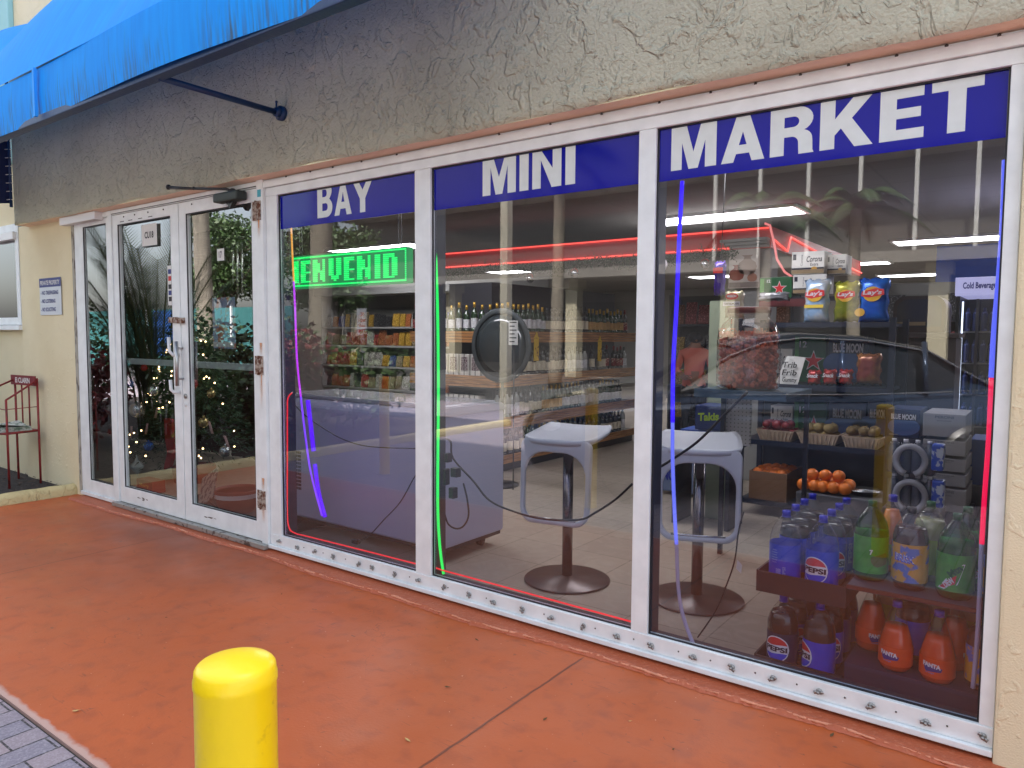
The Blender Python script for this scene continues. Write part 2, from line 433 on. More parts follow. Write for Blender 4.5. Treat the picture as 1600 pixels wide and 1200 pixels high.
# brick pavers
pav = M('brick_pavers', (.3, .27, .28), rough=.8); n, b = setupnode(pav)
g = n.nodes.new('ShaderNodeNewGeometry'); mp = n.nodes.new('ShaderNodeMapping'); mp.inputs['Rotation'].default_value = (0, 0, R(90)); mp.inputs['Location'].default_value = (.02, .03, 0)
n.links.new(g.outputs['Position'], mp.inputs[0])
bk = n.nodes.new('ShaderNodeTexBrick'); n.links.new(mp.outputs[0], bk.inputs['Vector']); bk.offset = .5
bk.inputs['Scale'].default_value = 1; bk.inputs['Brick Width'].default_value = .205; bk.inputs['Row Height'].default_value = .103; bk.inputs['Mortar Size'].default_value = .004; bk.inputs['Mortar Smooth'].default_value = .3
bk.inputs['Color1'].default_value = (*srgb(158, 142, 146), 1); bk.inputs['Color2'].default_value = (*srgb(128, 124, 138), 1); bk.inputs['Mortar'].default_value = (*srgb(58, 54, 56), 1)
c = mixc(n, mth(n, 'MULTIPLY', mrg(n, nse(n, g.outputs['Position'], 120, 3), .45, .7), .35), bk.outputs[0], srgb(196, 190, 196))
n.links.new(c, b.inputs['Base Color'])
bp = n.nodes.new('ShaderNodeBump'); bp.inputs['Strength'].default_value = .8; bp.inputs['Distance'].default_value = .006
n.links.new(mth(n, 'ADD', mth(n, 'MULTIPLY', bk.outputs['Fac'], -1.), mth(n, 'MULTIPLY', nse(n, g.outputs['Position'], 160, 3), .4)), bp.inputs['Height']); n.links.new(bp.outputs[0], b.inputs['Normal'])
m = MB(); m.box(-40, 12, -9, -1.812, -.2, -.012); struct('pavement', m, pav)
# dirt-filled gap between slab and pavers
m = MB(); m.box(-6.86, 9, -1.8119, -1.8061, -.2, -.014); struct('joint_ground', m, M('joint_dirt', (.05, .045, .04), rough=.95))
asph = M('asphalt', (.10, .10, .10), rough=.9, var=.15, vscale=3, bump=.5, bscale=90)
m = MB(); m.box(-60, 30, -24, -9, -.2, -.03); struct('road', m, asph)
m = MB(); m.box(-60, 30, -60, -24.25, -.25, .06); struct('ground', m, M('soil_lawn', (.07, .09, .035), rough=.95, var=.3, vscale=8, bump=.6, bscale=40))
m = MB(); m.box(-60, 30, -24.25, -24, -.25, .12); m.build('x', M('kerb_concrete', (.5, .48, .42), rough=.9, var=.1)).name = 'kerb'; bpy.data.objects['kerb']['kind'] = 'structure'
m = MB()
for i in range(10): m.box(-30+i*2.9, -29.9+i*2.9, -22.5, -17.6, -.03, -.026)
struct('road_markings', m, M('road_paint', (.6, .6, .56), rough=.8))

# planting bed by the left wall
m = MB(); m.box(-16, -6.99, -6.4, .07, -.2, .03); struct('soil', m, M('dark_mulch', (.035, .028, .026), rough=1., var=.5, vscale=30, bump=1., bscale=60))
rnd = random.Random(11)
m = MB()
for i in range(900):
    x = rnd.uniform(-8.9, -7.02); y = rnd.uniform(-1.4, .05); s = rnd.uniform(.008, .022); a = rnd.uniform(0, 6.28)
    c_, s_ = math.cos(a)*s, math.sin(a)*s; z = .03+rnd.uniform(.002, .018)
    m.add([(x-c_, y-s_, z), (x+s_*.4, y-c_*.4, z+rnd.uniform(-.004, .008)), (x+c_, y+s_, z+rnd.uniform(-.003, .01)), (x-s_*.4, y+c_*.4, z)], [(0, 1, 2, 3)])
o = m.build('mulch', M('mulch_chips', (.09, .06, .045), rough=1., var=.6, vscale=12)); tag(o, kind='stuff', label='loose dark brown bark chips on the planting bed', cat='mulch')
curbm = stucco('curb_yellow', srgb(226, 210, 160), srgb(206, 190, 142), 1.2, .9)
m = MB(); N = 120; rnd = random.Random(5)
vs = []; fs = []
for i in range(N+1):
    y = .02-6.4*i/N; j = lambda: rnd.uniform(-.004, .004)
    for q in [(-6.865+j(), y, -.02), (-6.868+j(), y, .05+j()), (-6.89+j(), y, .078+j()), (-6.93, y, .088+j()), (-6.97+j(), y, .08+j()), (-6.995, y, .04), (-6.995, y, -.02)]: vs.append(q)
for i in range(N):
    for k in range(6): fs.append((i*7+k, (i+1)*7+k, (i+1)*7+k+1, i*7+k+1))
fs += [tuple(range(7)), tuple(N*7+k for k in range(7))]
m.smooth = True; m.add(vs, fs)
o = m.build('kerb', curbm); o['kind'] = 'structure'

# ================================================================== building shell
B = thing('storefront_building', 'beige stucco shop building with white framed glass front on orange walkway', 'building', (-4, 0, 0))
GREY = stucco('bulkhead_stucco', srgb(190, 190, 170), srgb(177, 176, 157), 1.0, 1., .52, dist=.008)
CREAM = stucco('cream_stucco', srgb(226, 216, 186), srgb(214, 204, 170), 1., .6)
YEL = stucco('yellow_stucco', srgb(232, 222, 188), srgb(224, 212, 176), 2.4, .5, .60, .62)
PEACH = M('peach_soffit', srgb(240, 212, 186), rough=.7, var=.06, bump=.5, bscale=25, stretch=(1, 4, 4))
ZS = 2.392
# bulkhead front with slightly rounded lower edge
m = MB(); N = 160; vs = []; fs = []; rnd = random.Random(9)
xs = [-7.68+(9.68)*i/N for i in range(N+1)]
for x in xs:
    w0 = .0035*math.sin(x*3.1)+.003*math.sin(x*9+1)+rnd.uniform(-.0012, .0012)
    for q in [(x, -.116, 3.72), (x, -.116, ZS+.03), (x, -.112, ZS+.012+w0*.4), (x, -.102, ZS+w0)]: vs.append(q)
for i in range(N):
    for k in range(3): fs.append((i*4+k, i*4+k+1, (i+1)*4+k+1, (i+1)*4+k))
m.smooth = True; m.add(vs, fs); m.smooth = False
m.quad((-7.68, -.116, 3.72), (-7.68, .3, 3.72), (-7.68, .3, ZS), (-7.68, -.116, ZS))
m.quad((2, -.116, 3.72), (-7.68, -.116, 3.72), (-7.68, .3, 3.72), (2, .3, 3.72))
m.build('upper_wall', GREY, B, world=True)
m = MB(); m.quad((-7.68, -.1025, ZS), (2, -.1025, ZS), (2, .1, ZS-.004), (-7.68, .1, ZS-.004)); m.build('soffit', PEACH, B, world=True)
m = MB(); m.box(-14, 9, .0, .3, 3.721, 7.5); m.build('top_wall', CREAM, B, world=True)
m = MB(); m.box(-8.15, -7.84, -.05, 0, 3.0, 7.5); m.build('trim_band', M('aqua_paint', srgb(150, 200, 205), rough=.7, bump=.3), B, world=True, bevel=.01)
# right pillar
m = MB(); m.box(-.106, 3.0, -.03, .3, -.02, ZS-.002); m.build('pillar', YEL, B, world=True, bevel=.012)
m = MB(); m.box(3.0, 9.0, -.02, .3, -.02, ZS-.002); m.build('pillar', YEL, B, world=True)
# left pillar between the door and the side window
m = MB(); m.box(-7.93, -6.77, .0, .06, -.1, ZS+.02); m.build('pillar', YEL, B, world=True, bevel=.015)
m = MB(); m.box(-14, -7.932, .03, .1, -.1, 1.48); m.box(-14, -7.932, .03, .1, 2.46, 3.72); m.box(-14, -9.6, .03, .1, 1.48, 2.46); m.build('side_wall', YEL, B, world=True)
# stepped plaster edge beside door frame
m = MB(); m.box(-6.80, -6.757, -.008, .05, .03, 2.39); m.build('door_jamb', M('dirty_caulk', (.42, .40, .34), rough=.9, col2=(.16, .14, .12), vscale=30, mask=(.5, .6), stretch=(1, 1, .3)), B, world=True)

# side window at far left
m = MB()
for (a, b2, c2, d2) in ((-9.6, -7.94, 1.49, 1.56), (-9.6, -7.94, 2.38, 2.45), (-9.6, -9.52, 1.56, 2.38), (-8.02, -7.94, 1.56, 2.38)): m.box(a, b2, .0, .06, c2, d2)
m.box(-9.6, -7.92, -.03, .06, 1.44, 1.485)
sw = m.build('window', WHITE, B, world=True, bevel=.004)
m = MB(); m.quad((-9.52, .035, 1.56), (-8.02, .035, 1.56), (-8.02, .035, 2.38), (-9.52, .035, 2.38)); m.build('glass_pane', glassmat('dark_pane', (.12, .14, .15), base=.16), sw, world=True)
m = MB(); m.box(-8.6, -7.98, -.03, .03, 2.30, 2.37); m.build('blind_box', WHITE2, sw, world=True, bevel=.005)

# ================================================================== shop window (three lights)
ZB, ZT = .12, 2.284
verts = [(-4.064, -3.951), (-2.762, -2.65), (-1.453, -1.374), (-.150, -.107)]
m = MB()
for a, b2 in verts: m.box(a, b2, -.002, .035, ZB, ZT)
m.box(-4.064, -.107, -.004, .04, ZT, 2.335)
m.box(-4.064, -.107, -.02, .04, 2.337, 2.376)
m.box(-4.064, -.107, -.010, .04, 2.378, ZS-.006)
m.box(-4.064, -.107, -.006, .045, .050, ZB)
m.box(-4.064, -.107, -.024, .045, .027, .049)
W = m.build('storefront_window', WHITE, B, world=True, bevel=.0035)
names = [(-3.951, -2.762), (-2.65, -1.453), (-1.374, -.150)]
for a, b2 in names:
    m = MB(); m.quad((a, .022, ZB), (b2, .022, ZB), (b2, .022, ZT), (a, .022, ZT)); m.build('glass_pane', GLASS, W, world=True)
m = MB()
for a, b2 in verts: m.box(a+.006, b2-.006+(.012 if b2 > -1 else 0), .036, .125, ZB-.08, ZT+.05)
m.box(-4.06, -.11, .046, .125, .02, ZB-.022); m.box(-4.06, -.11, .046, .125, ZT+.004, 2.40)
m.build('inner_frame', M('bronze_inner', (.035, .04, .06), rough=.4), W, world=True)
m = MB()
for a, b2 in names:
    t = .006
    m.box(a, a+t, .012, .02, ZB, ZT); m.box(b2-t, b2, .012, .02, ZB, ZT); m.box(a+t, b2-t, .012, .02, ZB, ZB+t); m.box(a+t, b2-t, .012, .02, ZT-t, ZT)
m.build('gasket', BLK, W, world=True)
# wing nuts on the sill track, screws on the head track
px_bolts = [437, 466, 493, 522, 562, 583, 618, 655, 695, 734, 772, 817, 862, 912, 965, 1018, 1084, 1144, 1208, 1280, 1361, 1447, 1536]
zz = .082
def bolt_mesh():
    m = MB(); m.smooth = True; m.cyl((0, 0, 0), .0085, -.004, 10, 'y'); m.cyl((0, -.004, 0), .004, -.012, 8, 'y')
    m.box(-.013, -.004, -.010, -.007, -.001, .007); m.box(.004, .013, -.010, -.007, -.006, .003)
    return m
b0 = None
rnd = random.Random(2)
for p in px_bolts:
    f_ = (p-437)/(1536-437); q = P(p, 0, y=-.006); x = P(p, 838+.271*(p-440)+14, y=-.006).x
    if b0 is None:
        b0 = bolt_mesh().build('wing_nut', BOLT); b0.parent = W; o = b0
    else:
        o = b0.copy(); COL.objects.link(o)
    o.location = (x+4, -.006, zz+rnd.uniform(-.005, .005)); o.rotation_euler = (0, rnd.uniform(0, 3), 0); o.scale = (1.3, 1.4, 1.3)
s0 = None
for p in [410, 447, 485, 520, 565, 620, 780, 860, 940, 1030, 1110, 1180, 1250, 1325, 1400, 1478, 1560]:
    x = P(p, 300-.175*(p-430)-20, y=-.012).x
    if s0 is None:
        m = MB(); m.sphere((0, 0, 0), .006, 8, 6); s0 = m.build('screw', M('dark_screw', (.06, .05, .045), rough=.6)); s0.parent = W; o = s0
    else: o = s0.copy(); COL.objects.link(o)
    o.location = (x+4, -.012, 2.381)
for p in [475, 505, 540, 640, 700, 760, 850, 930, 990, 1060, 1110, 1180, 1245, 1320, 1400, 1480]:
    x = P(p, 838+.271*(p-440)+14, y=-.006).x
    o = s0.copy(); COL.objects.link(o); o.location = (x+4, -.006, zz+.004); o.scale = (.6, .6, .6)

# vinyl banners across the top of the panes
BLUE = M('blue_vinyl', srgb(2, 8, 150), rough=.07, spec=.22)
LETW = M('white_vinyl', srgb(214, 222, 222), rough=.3, var=.04, vscale=20)
def GL():
    # bold grotesque capitals, unit cap height, returns (outlines, width)
    d = {}
    s = .25
    d['M'] = ([[(0,0),(.225,0),(.225,.62),(.37,0),(.56,0),(.705,.62),(.705,0),(.93,0),(.93,1),(.61,1),(.465,.38),(.32,1),(0,1)]], .93)
    d['I'] = ([[(0,0),(.24,0),(.24,1),(0,1)]], .24)
    d['N'] = ([[(0,0),(.22,0),(.22,.60),(.50,0),(.74,0),(.74,1),(.52,1),(.52,.40),(.24,1),(0,1)]], .74)
    d['A'] = ([[(0,0),(.235,0),(.285,.18),(.535,.18),(.585,0),(.82,0),(.54,1),(.28,1)], [(.335,.37),(.485,.37),(.41,.66)]], .82)
    d['Y'] = ([[(.29,0),(.53,0),(.53,.38),(.82,1),(.565,1),(.41,.62),(.255,1),(0,1),(.29,.38)]], .82)
    d['T'] = ([[(.235,0),(.485,0),(.485,.8),(.72,.8),(.72,1),(0,1),(0,.8),(.235,.8)]], .72)
    d['E'] = ([[(0,0),(.66,0),(.66,.2),(.25,.2),(.25,.41),(.61,.41),(.61,.6),(.25,.6),(.25,.8),(.65,.8),(.65,1),(0,1)]], .66)
    d['K'] = ([[(0,0),(.245,0),(.245,.27),(.345,.40),(.57,0),(.86,0),(.52,.58),(.83,1),(.53,1),(.245,.60),(.245,1),(0,1)]], .86)
    d['R'] = ([[(0,0),(.25,0),(.25,.38)]+[(.36,.38)]+arc(.38,.24,.12,.14,90,0,6)+[(.51,.0),(.77,0),(.75,.06)]+[(.745,.24)]+arc(.56,.30,.18,.20,0,70,5)+[(.60,.50)]+arc(.46,.73,.29,.27,-50,90,10)+[(0,1)],
               [(.25,.58)]+[(.40,.58)]+arc(.41,.69,.10,.11,-90,90,8)+[(.25,.80)]], .77)
    d['B'] = ([[(0,0)]+[(.42,0)]+arc(.45,.275,.30,.275,-90,50,10)+[(.60,.52)]+arc(.44,.75,.28,.25,-35,90,9)+[(0,1)],
               [(.25,.19),(.42,.19)]+arc(.42,.30,.10,.11,-90,90,7)+[(.25,.41)],
               [(.25,.59),(.39,.59)]+arc(.39,.70,.09,.105,-90,90,7)+[(.25,.805)]], .75)
    return d
GLY = GL()
def banner(px0, px1, word, bx0, bx1, zb, zt, ban_zb, label):
    a, b2 = px0, px1
    m = MB(); m.quad((a+.007, .0212, ban_zb), (b2-.007, .0212, ban_zb), (b2-.007, .0212, ZT-.007), (a+.007, .0212, ZT-.007))
    cx = (a+b2)/2
    # banner is vinyl on the inner face of the glass
    o = m.build('window_banner', BLUE, None, loc=(cx, 0, ban_zb)); tag(o, label, 'banner')
    adv = []; tot = 0
    for ch in word: tot += GLY[ch][1]+.10
    tot -= .10; k = (bx1-bx0)/tot; x = bx0
    for ch in word:
        outl, wd = GLY[ch]
        def cl(v): return min(v, (ZT-.008-zb)/(zt-zb))
        ol = [[((u*k+x), zb+cl(v)*(zt-zb)) for u, v in pl] for pl in outl]
        shape('letter', [[(u-cx, v-ban_zb) for u, v in pl] for pl in ol], LETW, o, thick=.0006, loc=(0, .0202, 0))
        x += (wd+.10)*k
banner(-3.951, -2.762, 'BAY', -3.585, -3.115, 2.110, 2.312, 2.074, 'blue vinyl banner with a three letter word across the window nearest the door')
banner(-2.65, -1.453, 'MINI', -2.318, -1.781, 2.106, 2.322, 2.068, 'blue vinyl banner with a four letter word across the middle window')
banner(-1.374, -.150, 'MARKET', -1.315, -.222, 2.103, 2.278, 2.065, 'blue vinyl banner with the longest white word across the rightmost window')

# ================================================================== doors
DZ0, DZ1 = .052, 2.345
def leaf(x0, x1, gx0, gx1, gz0, gz1, y0=-.012, y1=.03, name='door'):
    m = MB(); zt = DZ1
    m.box(x0, gx0, y0, y1, DZ0, zt); m.box(gx1, x1, y0, y1, DZ0, zt)
    m.box(gx0, gx1, y0, y1, DZ0, gz0); m.box(gx0, gx1, y0, y1, gz1, zt)
    d = m.build(name, WHITE, B, world=True, bevel=.004)
    m = MB(); t = .008
    m.box(gx0, gx0+t, y0+.004, y0+.010, gz0, gz1); m.box(gx1-t, gx1, y0+.004, y0+.010, gz0, gz1); m.box(gx0+t, gx1-t, y0+.004, y0+.010, gz0, gz0+t); m.box(gx0+t, gx1-t, y0+.004, y0+.010, gz1-t, gz1)
    m.build('glazing_bead', BLK, d, world=True)
    m = MB(); m.quad((gx0, .012, gz0), (gx1, .012, gz0), (gx1, .012, gz1), (gx0, .012, gz1)); m.build('glass_pane', DGLASS, d, world=True)
    return d
side = leaf(-6.755, -6.125, -6.60, -6.19, .16, 2.30, -.004, .03, 'sidelight')
m = MB(); m.box(-6.86, -6.22, -.075, -.005, 2.325, 2.39); m.build('rail_box', WHITE2, side, world=True, bevel=.006)
dl = leaf(-6.06, -5.087, -5.985, -5.195, .18, 2.268)
dr = leaf(-5.077, -4.135, -4.99, -4.205, .18, 2.262)
m = MB(); m.box(-6.122, -6.063, -.022, .05, DZ0-.01, 2.385); m.box(-4.132, -4.066, -.022, .05, .03, 2.41); m.box(-6.063, -4.132, -.020, .05, DZ1+.003, 2.385)
m.box(-6.8, -4.07, -.010, .05, 2.388, ZS-.006); m.box(-6.755, -6.122, -.012, .05, 2.303+.045, 2.386)
m.box(-6.755, -6.125, -.02, .05, .022, .05)
m.build('door_frame', WHITE, B, world=True, bevel=.003)
m = MB(); m.box(-6.12, -4.066, -.055, .05, .0155, .048); m.build('door_sill', M('worn_aluminium', (.42, .42, .40), rough=.45, metal=.6, col2=(.12, .10, .09), vscale=18, mask=(.55, .62)), B, world=True, bevel=.004)
# black strip drawn in for the shadow gap over doors
m = MB(); m.box(-6.06, -4.135, -.0215, -.018, 2.352, 2.358); m.build('shadow_gap_strip', BLK, B, world=True)
for d, xs_ in ((dl, (-5.87, -5.70, -5.50, -5.28)), (dr, (-4.9, -4.6))):
    for x in xs_:
        m = MB(); m.cyl((x, -.012, 2.32), .006, -.004, 8, 'y'); m.build('screw', BLK, d, world=True)
for x in (-5.90, -5.77, -5.62, -5.47):
    m = MB(); m.box(x-.03, x+.03, -.0135, -.012, 2.283, 2.288); m.build('slot', BLK, dl, world=True)
for d, x in ((dl, -5.7), (dr, -4.75)):
    rr = random.Random(int(-x*10))
    for k in range(9): m = MB(); xx = x+rr.uniform(-.07, .07); zz_ = .115+rr.uniform(-.012, .012); m.box(xx-.014, xx+.014, -.0132, -.0121, zz_, zz_+rr.uniform(.002, .006)); m.build('scratch', M('scratch', (.12, .11, .1), rough=.9), d, world=True)
m = MB(); m.box(-5.985, -5.2, .045, .075, 1.17, 1.215); m.build('push_bar', M('push_bar_alu', (.55, .62, .60), rough=.4), dl, world=True, bevel=.003)
m = MB(); m.box(-4.99, -4.21, .045, .075, 1.17, 1.215); m.build('push_bar', M('push_bar_alu', (.5, .5, .5)), dr, world=True, bevel=.003)
# pull handle, inner handles, locks
m = MB(); m.tube([(-5.062, -.06, 1.36), (-5.062, -.06, 1.04)], .013, 12); m.tube([(-5.062, -.012, 1.31), (-5.062, -.06, 1.31)], .008); m.tube([(-5.062, -.012, 1.09), (-5.062, -.06, 1.09)], .008)
m.build('handle', M('brushed_steel', (.45, .46, .46), rough=.35, metal=.9), dr, world=True)
m = MB(); m.tube([(-5.115, -.012, 1.26), (-5.13, -.05, 1.26), (-5.16, -.06, 1.29), (-5.165, -.06, 1.39)], .012, 10); m.build('handle', WHITE2, dl, world=True)
m = MB(); m.tube([(-5.115, -.012, .99), (-5.13, -.05, .99), (-5.15, -.06, 1.01), (-5.155, -.06, 1.08)], .012, 10); m.build('handle', WHITE2, dl, world=True)
m = MB(); m.cyl((-5.035, -.012, .965), .018, -.008, 16, 'y'); m.build('lock', BOLT, dr, world=True)
m = MB(); m.cyl((-5.035, -.012, .90), .012, -.004, 16, 'y'); m.build('lock', WHITE2, dr, world=True)
m = MB(); m.box(-5.22, -5.11, -.03, -.012, 1.495, 1.535); m.box(-5.10, -5.02, -.034, -.012, 1.49, 1.53); m.build('hasp', RUST, dl, world=True, bevel=.003)
for i, (zc, lab) in enumerate(((2.20, None), (1.215, None), (.335, None))):
    m = MB(); m.box(-4.178, -4.132, -.022, -.016, zc-.06, zc+.06); m.box(-4.126, -4.086, -.028, -.022, zc-.06, zc+.06)
    m.tube([(-4.129, -.03, zc-.062), (-4.129, -.03, zc+.062)], .008, 10)
    for dz in (-.04, 0, .04): m.cyl((-4.158, -.022, zc+dz), .005, -.003, 8, 'y'); m.cyl((-4.104, -.028, zc+dz), .005, -.003, 8, 'y')
    h = m.build('hinge', RUST, dr, world=True)
# rust streaks run down the paint from the middle and lower hinges
rs = bpy.data.materials.new('rust_streak'); rs.use_nodes = True; n = rs.node_tree; b = n.nodes['Principled BSDF']
b.inputs['Base Color'].default_value = (*srgb(214, 150, 92), 1); b.inputs['Roughness'].default_value = .8
tc = n.nodes.new('ShaderNodeTexCoord'); sxx = n.nodes.new('ShaderNodeSeparateXYZ'); n.links.new(tc.outputs['Generated'], sxx.inputs[0])
e1 = mth(n, 'MULTIPLY', mrg(n, mth(n, 'ABSOLUTE', mth(n, 'SUBTRACT', sxx.outputs[0], .5)), .05, .5, 1., 0.), mrg(n, sxx.outputs[2], 0., .95, 0., 1.))
e2 = mth(n, 'MULTIPLY', e1, mrg(n, nse(n, tc.outputs['Object'], 40, 4, 0, (1, 1, .12)), .3, .65, .25, 1.))
n.links.new(mth(n, 'MULTIPLY', e2, .95, clamp=True), b.inputs['Alpha'])
for z0, z1 in ((.93, 1.17), (1.27, 1.36), (.18, .29), (.39, .48), (2.02, 2.15)):
    m = MB(); y = -.0236
    m.quad((-4.130, y, z0), (-4.086, y, z0), (-4.086, y, z1), (-4.130, y, z1)); m.build('rust_stain', rs, dr, world=True)
m = MB(); m.box(-4.118, -4.084, -.0245, -.022, 2.285, 2.33); m.build('tape', M('teal_tape', srgb(70, 170, 190), rough=.5), dr, world=True)
# door closer
m = MB(); m.box(-4.50, -4.23, -.10, -.022, 2.275, 2.335); cl = m.build('door_closer', M('closer_body', (.025, .035, .032), rough=.45), B, world=True, bevel=.012)
m = MB(); m.tube([(-4.33, -.06, 2.34), (-4.36, -.09, 2.352), (-4.62, -.16, 2.372)], .009, 8); m.tube([(-4.62, -.16, 2.372), (-4.86, -.20, 2.40)], [.008, .012], 8); m.sphere((-4.33, -.06, 2.345), .022, 12, 8, (1, 1, .6)); m.sphere((-4.62, -.16, 2.374), .012, 10, 6)
m.sphere((-4.86, -.20, 2.402), .018, 10, 8)
m.build('closer_arm', BLACKM, cl, world=True)
m = MB(); m.prism([(-.04, 0), (.04, 0), (0, -.04)], 'y', -.06, -.03); o = m.build('closer_bracket', BLACKM, cl, loc=(0, 0, 0)); o.location = Vector((-4.37, 0, 2.275))-B.location

# stickers and notices on the door glass
def notice(name, lab, x0, x1, z0, z1, y, mat, lines=(), cat='notice', mat2=None):
    m = MB(); m.box(x0, x1, y-.0015, y, z0, z1); o = m.build(name, mat, None, loc=((x0+x1)/2, y, (z0+z1)/2)); tag(o, lab, cat)
    return o
PAPER = M('paper', (.72, .72, .70), rough=.7)
INK = M('ink_black', (.02, .02, .025), rough=.6)
INKB = M('ink_blue', srgb(24, 40, 120), rough=.5); INKR = M('ink_red', srgb(190, 30, 36), rough=.5)
o = notice('unit_sign', 'white square unit number plate reading CU18 at the top of the left door', -5.62, -5.40, 2.075, 2.235, -.002, PAPER)
text('lettering', 'CU18', INK, o, 0, 0, -.003, .05, .13, bold=.03)
m = MB(); m.box(-.118, -.11, .001, .003, -.08, .08); m.box(-.11, .11, .001, .003, -.088, -.08); m.build('backing', BLK, o)
p0 = P(345, 398, y=.01)
o = notice('sticker', 'small white sticker with a number high on the right door glass', p0.x-.04, p0.x+.04, p0.z-.04, p0.z+.04, .009, PAPER)
text('lettering', '17', INK, o, 0, 0, -.003, .045, .035)
p0 = P(266, 445, y=.01)
o = notice('sticker_strip', 'narrow strip of small payment stickers on the left door glass', p0.x-.03, p0.x+.03, p0.z-.15, p0.z+.14, .009, PAPER, cat='sticker')
for i, (c_, z_) in enumerate(((INKB, .10), (INKR, .05), (INK, -.01), (INKB, -.055), (INK, -.1))):
    m = MB(); m.box(-.02, .02, -.0026, -.0016, z_-.016, z_+.018); m.build('mark', c_, o)
p0 = P(348, 515, y=.016)
o = notice('poster', 'faded floral poster behind the right door glass', p0.x-.14, p0.x+.13, p0.z-.13, p0.z+.22, .03, M('faded_poster', srgb(150, 170, 200), rough=.6, col2=srgb(190, 110, 90), vscale=12, mask=(.5, .56)))
m = MB(); m.box(-.13, .12, -.003, -.0016, -.165, -.13); m.build('margin', PAPER, o)

# private property sign
c0 = P(81, 464, y=-.01)
o = notice('property_sign', 'white and blue private property notice on the yellow wall', -7.475, -7.03, 1.575, 1.905, -.008, M('sign_white', srgb(200, 208, 216), rough=.35), cat='sign')
m = MB(); m.box(-.2225, .2225, -.0028, -.0016, .085, .165); m.build('header', INKB, o)
text('lettering', 'PRIVATE PROPERTY', PAPER, o, 0, .123, -.0036, .04, .40, bold=.02)
for s_, z_ in (('- NO TRESPASSING', .035), ('- NO LOITERING', -.04), ('- NO SOLICITING', -.115)):
    wd = .36 if 'TRES' in s_ else .30
    text('lettering', s_, INKB, o, -.195+wd/2, z_, -.0030, .036, wd, bold=.025)

# ================================================================== awning
AW = thing('awning', 'bright blue fabric dome awning with dirty drip stains above the doors', 'awning', (-5, -.1, 2.7))
can = bpy.data.materials.new('blue_canvas'); can.use_nodes = True; n = can.node_tree; b = n.nodes['Principled BSDF']
g = n.nodes.new('ShaderNodeNewGeometry'); sx = n.nodes.new('ShaderNodeSeparateXYZ'); n.links.new(g.outputs['Position'], sx.inputs[0]); pos = g.outputs['Position']
zn = mth(n, 'ADD', sx.outputs[2], mth(n, 'MULTIPLY', mth(n, 'SUBTRACT', nse(n, pos, 22, 4, 0, (1, 1, .06)), .5), .5))
st = mth(n, 'MULTIPLY', mrg(n, zn, 2.70, 2.92, 1., 0.), mrg(n, nse(n, pos, 55, 3, 0, (1, 1, .04)), .42, .62))
st = mth(n, 'MULTIPLY', st, mrg(n, nse(n, pos, 1.6, 2, 0, (1, 0, 0)), .36, .52))
c = mixc(n, mrg(n, nse(n, pos, 30, 3, 0, (1, .2, .08)), .3, .7), srgb(0, 142, 240), srgb(0, 154, 250))
c = mixc(n, mth(n, 'MULTIPLY', st, .85), c, srgb(70, 84, 84))
n.links.new(c, b.inputs['Base Color']); b.inputs['Roughness'].default_value = .6; b.inputs['Specular IOR Level'].default_value = .2
tl = n.nodes.new('ShaderNodeBsdfTranslucent'); n.links.new(c, tl.inputs[0]); ms = n.nodes.new('ShaderNodeMixShader'); ms.inputs[0].default_value = .12
n.links.new(b.outputs[0], ms.inputs[1]); n.links.new(tl.outputs[0], ms.inputs[2]); n.links.new(ms.outputs[0], n.nodes['Material Output'].inputs[0])
YF = -.915; ZV0, ZV1 = 2.715, 3.02
AXL, AXR = -7.72, -1.75
# valance (front face) with slight sag
m = MB(); m.smooth = True; NX = 80; vs = []; fs = []
for i in range(NX+1):
    x = AXL+(AXR-AXL)*i/NX; yy = YF+.012*math.sin(x*2.2); dz = .012*math.sin(x*1.5+1)
    vs += [(x, yy+.004, ZV0+dz), (x, yy-.006, ZV0+.15+dz), (x, yy, ZV1+dz*.5)]
for i in range(NX):
    for k in range(2): fs.append((i*3+k, (i+1)*3+k, (i+1)*3+k+1, i*3+k+1))
m.add(vs, fs); m.build('valance', can, AW, world=True)
# seam rib on the valance
m = MB(); m.box(-5.045, -5.02, YF-.022, YF-.004, ZV0+.01, ZV1-.01); m.build('seam', M('seam_blue', srgb(30, 150, 240), rough=.6), AW, world=True)
# dome: ribs every ~2.3 m, cloth bellies between them
m = MB(); m.smooth = True; vs = []; fs = []; NX, NY = 110, 12
TOP = 3.86
for i in range(NX+1):
    x = AXL+(AXR-AXL)*i/NX
    ph = ((x+6.35) % 2.15)/2.15; belly = abs(math.sin(math.pi*ph))**.8
    for j in range(NY+1):
        t = j/NY; a = math.pi/2*t
        y = YF+(YF*-1-.10)*t; z = ZV1+(TOP-ZV1)*math.sin(a)**.9 + .10*belly*math.sin(math.pi*min(1, t*1.0))+.10*belly*t
        vs.append((x, y, z))
for i in range(NX):
    for j in range(NY): fs.append((i*(NY+1)+j, (i+1)*(NY+1)+j, (i+1)*(NY+1)+j+1, i*(NY+1)+j+1))
m.add(vs, fs); m.build('canopy', can, AW, world=True)
m = MB(); e_ = [(AXR+.002, YF+(-YF-.10)*j/12, ZV1+(TOP-ZV1)*math.sin(math.pi/2*j/12)**.9) for j in range(13)]+[(AXR+.002, -.10, 3.5), (AXR+.002, YF, ZV0)]
m.add(e_, [tuple(range(len(e_)))]); m.build('end_panel', can, AW, world=True)
